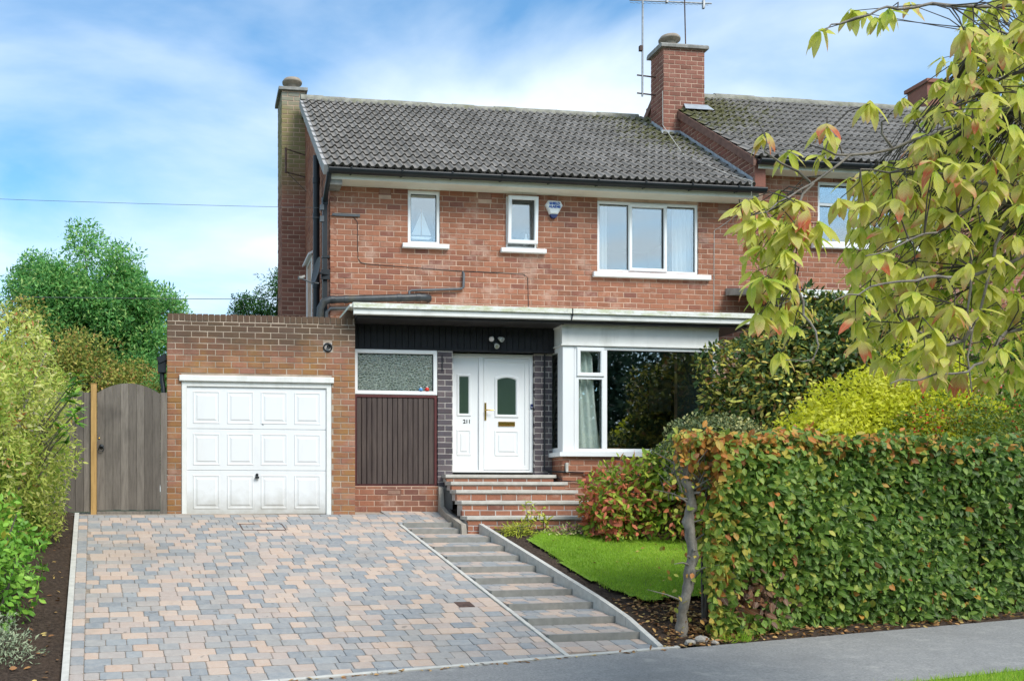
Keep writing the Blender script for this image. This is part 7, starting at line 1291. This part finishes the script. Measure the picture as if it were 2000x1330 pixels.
for k in range(11):
    c_ = Vector((-1.45 + random.uniform(-.12, .12), 11.7 + random.uniform(-.3, .2), .9 + .075 * k)); s_ = Vector((-1.85, 12.0, .5 + .06 * k)); mb.tube([s_, s_.lerp(c_, .6), c_], [.012, .008, .004], 5)
    for q in range(9):
        a = random.uniform(0, 6.28); lp.append(tuple(c_)); la.append((math.cos(a) + .5, math.sin(a) - .5, random.uniform(-.35, .75)))
mb.build("stems", M_['bark'], lau); lp = np.array(lp); la = np.array(la); m = len(lp)
leaf_objects("leaf", lp, la, rng.normal(size=(m, 3)) * .3 + np.array([.1, -.4, .8]), rng.uniform(.11, .17, m), rng.uniform(.035, .05, m), rng.random(m), M_['laurel'], lau, 'big')
M_['photinia'] = leafmat("bright green leaf", [(0, (.04, .11, .02)), (.5, (.1, .24, .035)), (.97, (.2, .36, .06)), (1, (.3, .3, .06))], trans=.25, rough=.35, spec=.55)
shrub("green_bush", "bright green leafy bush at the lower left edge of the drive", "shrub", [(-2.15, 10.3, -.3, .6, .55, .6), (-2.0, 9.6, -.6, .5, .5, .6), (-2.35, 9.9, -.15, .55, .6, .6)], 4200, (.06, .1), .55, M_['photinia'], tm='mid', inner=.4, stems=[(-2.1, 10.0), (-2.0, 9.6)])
shrub("grey_plant", "low grey-green bushy plant in the bottom left corner", "plant", [(-1.7, 8.75, -1.12, .36, .3, .26), (-1.95, 9.0, -1.0, .4, .35, .3)], 3200, (.03, .06), .25, leafmat("grey green leaf", [(0, (.08, .11, .08)), (.6, (.18, .23, .18)), (1, (.3, .35, .28))], .15), inner=.3, up=.5)
# trees and shrubs behind
def tree(name, label, base, crown, n, Lr, Wf, mat, tones=None, trunk_r=.16, tm='small', inner=.35, sub=16, subr=.42, conif=False):
    t = thing(name, label, "tree"); lob = []
    for (x, y, z, rx, ry, rz) in crown:
        lob.append((x, y, z, rx * .82, ry * .82, rz * .82))
        for k in range(sub):
            d = Vector((random.gauss(0, 1), random.gauss(0, 1), random.gauss(.25, 1))).normalized(); q = random.uniform(.5, .86); s_ = subr * random.uniform(.6, 1.2)
            lob.append((x + d.x * rx * q, y + d.y * ry * q, z + d.z * rz * q, rx * s_, ry * s_, rz * s_ * .8))
    p, d = lobes_points(lob, n, inner, 1.4); m = len(p); L = rng.uniform(Lr[0], Lr[1], m); ax = rng.normal(size=(m, 3)) * .8 + d * .5; ax[:, 2] -= .2; nn = d * .5 + rng.normal(size=(m, 3)) * .6; nn[:, 2] += .6
    leaf_cloud("crown", p, ax, nn, L, L * Wf, rng.random(m) if tones is None else tones(p, d, m), mat, t, tm)
    mb = MB(); b_ = Vector(base); top = Vector(crown[0][:3]); mb.tube([b_, b_.lerp(top, .5) + Vector((random.uniform(-.2, .2), 0, 0)), top], [trunk_r, trunk_r * .7, trunk_r * .3], 10)
    for l in lob:
        s_ = b_.lerp(top, random.uniform(.4, .95)); e = Vector(l[:3]); mb.tube([s_, s_.lerp(e, .5) + Vector((0, 0, .15)), e], [trunk_r * .35, trunk_r * .2, .012], 6)
    mb.build("trunk", M_['darkbark'], t); return t
M_['ash'] = leafmat("mid green tree leaf", [(0, (.025, .075, .02)), (.4, (.055, .15, .033)), (.75, (.1, .23, .05)), (1, (.2, .3, .07))], trans=.4, gain=2.3, blue=1.3)
tree("broadleaf_tree", "large feathery green tree behind the garden gate", (-2.4, 25, 0), [(-2.3, 25, 4.9, 1.7, 1.5, 2.3), (-1.25, 25.2, 4.3, 1.3, 1.0, 1.6), (-3.5, 25, 4.7, 1.3, 1.2, 1.9), (-1.4, 24.5, 2.6, 1.6, 1.2, 1.6)], 90000, (.07, .16), .34, M_['ash'], sub=30, subr=.3)
tree("rear_tree", "distant green tree rising at the far left edge", (-7, 30, 0), [(-6.8, 30, 3.8, 2.2, 1.6, 2.2), (-4.6, 31, 3.4, 1.8, 1.5, 1.7)], 16000, (.1, .18), .4, M_['ash'], sub=12)
M_['fir'] = leafmat("dark conifer spray", [(0, (.012, .05, .018)), (.6, (.03, .1, .03)), (1, (.09, .19, .05))], trans=.2)
tree("conifer", "dark conifer showing between garage and gable chimney", (1.9, 23.6, 0), [(1.9, 23.6, 3.6, 1.2, .9, 1.7), (2.1, 23.6, 5.0, .8, .6, 1.15), (1.3, 23.4, 4.3, .7, .5, .9)], 20000, (.07, .15), .22, M_['fir'], sub=14, subr=.33)
M_['brownish'] = leafmat("yellowing hedge leaf", [(0, (.06, .1, .025)), (.4, (.14, .19, .045)), (.75, (.28, .28, .08)), (.93, (.33, .24, .1)), (1, (.25, .12, .06))], trans=.3)
tree("autumn_shrub", "tall yellow-brown twiggy shrub just behind the gate", (-1.7, 17.2, 0), [(-1.9, 17.2, 2.4, .95, .7, 1.0), (-1.0, 17.0, 1.9, .8, .7, .9), (-2.8, 17, 2.5, 1.0, .7, 1.2)], 24000, (.05, .085), .5, M_['brownish'], trunk_r=.06, sub=14, subr=.34)
tree("yellow_green_shrub", "rounded yellow-green shrub above the fence left of the gate", (-3.1, 16.2, 0), [(-3.2, 16.2, 1.7, 1.1, .7, 1.2), (-2.1, 16.0, 1.5, .7, .5, .8)], 12000, (.05, .085), .45, M_['varieg'], trunk_r=.05, sub=8, subr=.4)
tree("garden_tree", "green tree low behind the gate beside the garage wall", (-.6, 21, 0), [(-.75, 21, 1.9, 1.0, .8, 1.3), (-.2, 20.8, 1.6, .6, .6, 1.0)], 12000, (.07, .12), .4, M_['ash'], trunk_r=.07, sub=12)

# street cherry
cherry = thing("cherry_tree", "cherry tree with drooping yellow-pink autumn leaves leaning in from the right", "tree")
M_['cherry'] = leafmat("cherry leaf", [(0, (.10, .19, .03)), (.25, (.22, .3, .06)), (.5, (.36, .38, .11)), (.7, (.45, .38, .17)), (.85, (.5, .31, .2)), (.94, (.52, .22, .17)), (1, (.5, .10, .09))], trans=.4, rough=.5, gain=1.6, blue=.6, vein=True)
mb = MB(); nodes = []
base = Vector((6.35, 4.9, -1.5)); fork = Vector((6.05, 4.95, .9))
mb.tube([base, base.lerp(fork, .5) + Vector((.05, 0, 0)), fork, fork + Vector((-.1, .03, .45)), fork + Vector((-.05, .1, 1.1)), fork + Vector((.1, .1, 2.2))], [.17, .14, .125, .085, .05, .015], 14)
for li, l in enumerate(CH_LIMBS):
    p = [Vector(q) for q in l]; r0 = .0125 if li not in (4, 5, 12, 14, 15) else .007
    if (p[0] - fork).length < 3 and p[0].x > 4.9: mb.tube([fork, fork.lerp(p[0], .5) + Vector((0, 0, .1)), p[0]], [.065, .035, r0], 8)
    pp = []
    for i in range(len(p) - 1):
        for k in range(3): t = k / 3; pp.append(p[i].lerp(p[i + 1], t) + Vector((random.uniform(-.012, .012), random.uniform(-.012, .012), random.uniform(-.012, .012))))
    pp.append(p[-1]); mb.tube(pp, [r0 * (1 - .8 * i / len(pp)) for i in range(len(pp))], 7); nodes += pp
mb.build("trunk", M_['bark'], cherry); mb = MB(); lp = []; la = []; ln = []; lt_ = []
for c_ in CH_CL:
    c_ = Vector(c_); q = min(nodes, key=lambda n_: (n_ - c_).length); mid = q.lerp(c_, .5) + Vector((random.uniform(-.04, .04), random.uniform(-.04, .04), random.uniform(.0, .07))); mb.tube([q, mid, c_], [.0042, .003, .0022], 5)
    hue = random.random(); edge_ = 1 if c_.x < 3.4 else .55
    for k in range(random.randint(5, 9)):
        a = random.uniform(0, 6.28); sp_ = random.uniform(.25, .95); lp.append(tuple(c_ + Vector((random.uniform(-.012, .012), random.uniform(-.012, .012), random.uniform(-.01, .015))))); la.append((math.cos(a) * sp_, math.sin(a) * sp_ * .8, random.uniform(-1.1, -.25)))
        ln.append((math.cos(a) * .9, math.sin(a) * .9 - .35, .55)); lt_.append(min(.98, max(.03, random.gauss(.55 - .26 * max(0, min(1, (c_.x - 4.0) / 1.2)) * (1 if c_.z < 2 else .5) + .25 * (hue - .35) * edge_ * 1.6, .13))) if hue < .975 else random.uniform(.78, .97))
mb.build("twigs", M_['darkbark'], cherry, "stuff"); lp, la, ln, lt_ = map(np.array, (lp, la, ln, lt_)); m = len(lp); ln = ln + rng.normal(size=(m, 3)) * .25
LL = rng.uniform(.085, .145, m); WW = LL * rng.uniform(.33, .45, m)
dist = np.linalg.norm(lp, axis=1) + np.where(lp[:, 0] > .80 * lp[:, 1], 5, 0); od = np.argsort(dist - 3 * (LL - .12)); a_, b_ = od[:300], od[300:]
leaf_objects("leaf", lp[a_], la[a_], ln[a_], LL[a_], WW[a_], lt_[a_], M_['cherry'], cherry, grad=.46)
o = leaf_cloud("foliage", lp[b_], la[b_], ln[b_], LL[b_], WW[b_], lt_[b_], M_['cherry'], cherry, 'big', grad=.46)
for p in o.data.polygons: p.use_smooth = True

# grass, fallen leaves, weeds
M_['grass'] = leafmat("grass blade", [(0, (.1, .19, .02)), (.5, (.18, .3, .035)), (.85, (.25, .37, .055)), (1, (.36, .4, .1))], trans=.4, gain=1.6)
gp2 = []; 
while len(gp2) < 60000:
    a = rng.uniform(1.8, 6.7, 20000); b_ = rng.uniform(-4.7, -1.3, 20000)
    for i in range(20000):
        if in_lawn(a[i] + random.gauss(0, .035), b_[i] + random.gauss(0, .035)) and random.random() < .5 + .5 * (a[i] < 4.2): gp2.append((a[i], b_[i]))
G = np.array([(*LD(a, b_)[:2], gz(a, b_) + .01) for a, b_ in gp2[:60000]]); m = len(G)
pt = np.clip(.45 + .3 * np.sin(G[:, 0] * 2.1 + 1) * np.sin(G[:, 1] * 1.7) + rng.normal(0, .17, m), .02, .98)
o = leaf_cloud("grass", G, rng.normal(size=(m, 3)) * .35 + np.array([0, 0, 1]), rng.normal(size=(m, 3)) + np.array([0, -.6, 0]), rng.uniform(.018, .045, m), rng.uniform(.005, .009, m), pt, M_['grass'], None, 'blade'); tag(o, "short bright green grass covering the small lawn", "grass")
X = rng.uniform(2.0, 10, 26000); e0 = rng.uniform(2.03, 3.2, 26000); G = np.c_[X + .2 * e0, 8.27 + .2015 * (X - .8) - e0, -1.32 + .0204 * (X - .8) - .012 * e0]; m = len(G)
o = leaf_cloud("verge_grass", G, rng.normal(size=(m, 3)) * .35 + np.array([0, 0, 1]), rng.normal(size=(m, 3)) + np.array([0, -.6, 0]), rng.uniform(.03, .075, m), rng.uniform(.004, .008, m), rng.random(m), M_['grass'], None, 'blade'); tag(o, "longer grass of the verge in the bottom right corner", "grass")
M_['dead'] = leafmat("fallen leaf", [(0, (.09, .05, .03)), (.4, (.2, .1, .05)), (.7, (.32, .19, .09)), (1, (.42, .3, .13))], trans=.1)
fl = []
for i in range(900):
    x = random.uniform(4.6, 11); e = edge(x); y = e[0] + abs(random.gauss(.12, .22)) - .03; fl.append((x, y, e[1] + .02 + max(0, (y - e[0]) * .24)))
for i in range(900):
    a, b_ = random.gauss(2.35, .32), random.uniform(-5.6, -4.4)
    if a > 1.7: p = LD(a, b_); fl.append((p[0], p[1], bedz(a, b_) + .03))
for i in range(46):
    a, b_ = random.uniform(2.1, 5), random.uniform(-4.4, -1.6); p = LD(a, b_); fl.append((p[0], p[1], gz(a, b_) + .045))
for i in range(70):
    x = random.uniform(.5, 4.6); e = edge(x); fl.append((x, e[0] - abs(random.gauss(.03, .02)), e[1] + .006))
for i in range(110):
    a, b_ = random.uniform(-4.9, -4.15), random.uniform(-6.3, -.3); p = LD(a, b_); fl.append((p[0], p[1], DM * b_ - .01 + (A0 - a) * .12))
fl = np.array(fl); m = len(fl)
o = leaf_cloud("fallen_leaves", fl, rng.normal(size=(m, 3)) * np.array([1, 1, .15]), rng.normal(size=(m, 3)) * .35 + np.array([0, 0, 1]), rng.uniform(.035, .075, m), rng.uniform(.02, .045, m), rng.random(m), M_['dead'], None, 'mid'); tag(o, "brown fallen leaves littering the hedge foot, beds and lawn", "leaves")
for i, (x, y, z, lb) in enumerate(((5.38, 9.28, -1.23, "small green weed tuft at the hedge foot nearer the trunk"), (5.56, 9.26, -1.22, "small green weed tuft at the hedge foot further right"))):
    t = thing("weed", lb, "weed", "weeds at the hedge foot"); m = 90; p = np.tile(np.array([[x, y, z]]), (m, 1)) + rng.normal(size=(m, 3)) * np.array([.035, .03, .004])
    leaf_cloud("blades", p, rng.normal(size=(m, 3)) * .55 + np.array([0, -.1, .8]), rng.normal(size=(m, 3)), rng.uniform(.06, .13, m), rng.uniform(.008, .016, m), rng.random(m), M_['grass'], t, 'small')
def rock(name, label, c, s_, seed):
    r_ = random.Random(seed); mb = MB(); vs = []; fs = []; n, k = 8, 5
    for j in range(k + 1):
        for i in range(n):
            ph = math.pi * j / k; th = 2 * math.pi * i / n; q = 1 + r_.uniform(-.18, .18); vs.append((c[0] + s_[0] * q * math.sin(ph) * math.cos(th), c[1] + s_[1] * q * math.sin(ph) * math.sin(th), c[2] + s_[2] * q * math.cos(ph)))
    for j in range(k):
        for i in range(n): fs.append((j * n + i, (j + 1) * n + i, (j + 1) * n + (i + 1) % n, j * n + (i + 1) % n))
    mb.add(vs, fs); tag(mb.build(name, M_['stone']), label, "stone", "loose stones at the hedge foot")
M_['stone'] = simple("loose stone", (.36, .33, .29), .9, .2, 20, .2, .4, 60)
rock("stone", "flat pale stone at the lower end of the kerb", (4.93, 9.18, -1.21), (.07, .05, .035), 1); rock("stone", "larger broken stone beside the trunk base", (5.08, 9.25, -1.2), (.09, .06, .05), 2); rock("stone", "small grey stone between trunk and weeds", (5.2, 9.2, -1.22), (.05, .04, .03), 3)

# tall trees on the far side of the road, behind the camera: what the panes reflect
M_['far'] = leafmat("far tree leaf", [(0, (.012, .034, .018)), (.6, (.03, .07, .035)), (1, (.08, .13, .06))], trans=.2, blue=1.2, gain=1.3)
lob = [(x, -8 + random.choice((0, -2.5)) + random.uniform(-1, 1), random.uniform(2.5, 4.2), random.uniform(1.9, 2.8), 1.5, random.uniform(4.0, 5.4)) for x in np.arange(-4, 36, .9)]
p, d = lobes_points(lob, 80000, .6); m = len(p)
o = leaf_cloud("far_trees", p, rng.normal(size=(m, 3)), d + rng.normal(size=(m, 3)) * .5, rng.uniform(.2, .42, m), rng.uniform(.12, .22, m), rng.random(m), M_['far'], None); tag(o, "row of dark trees across the road, seen only as reflections", "trees")
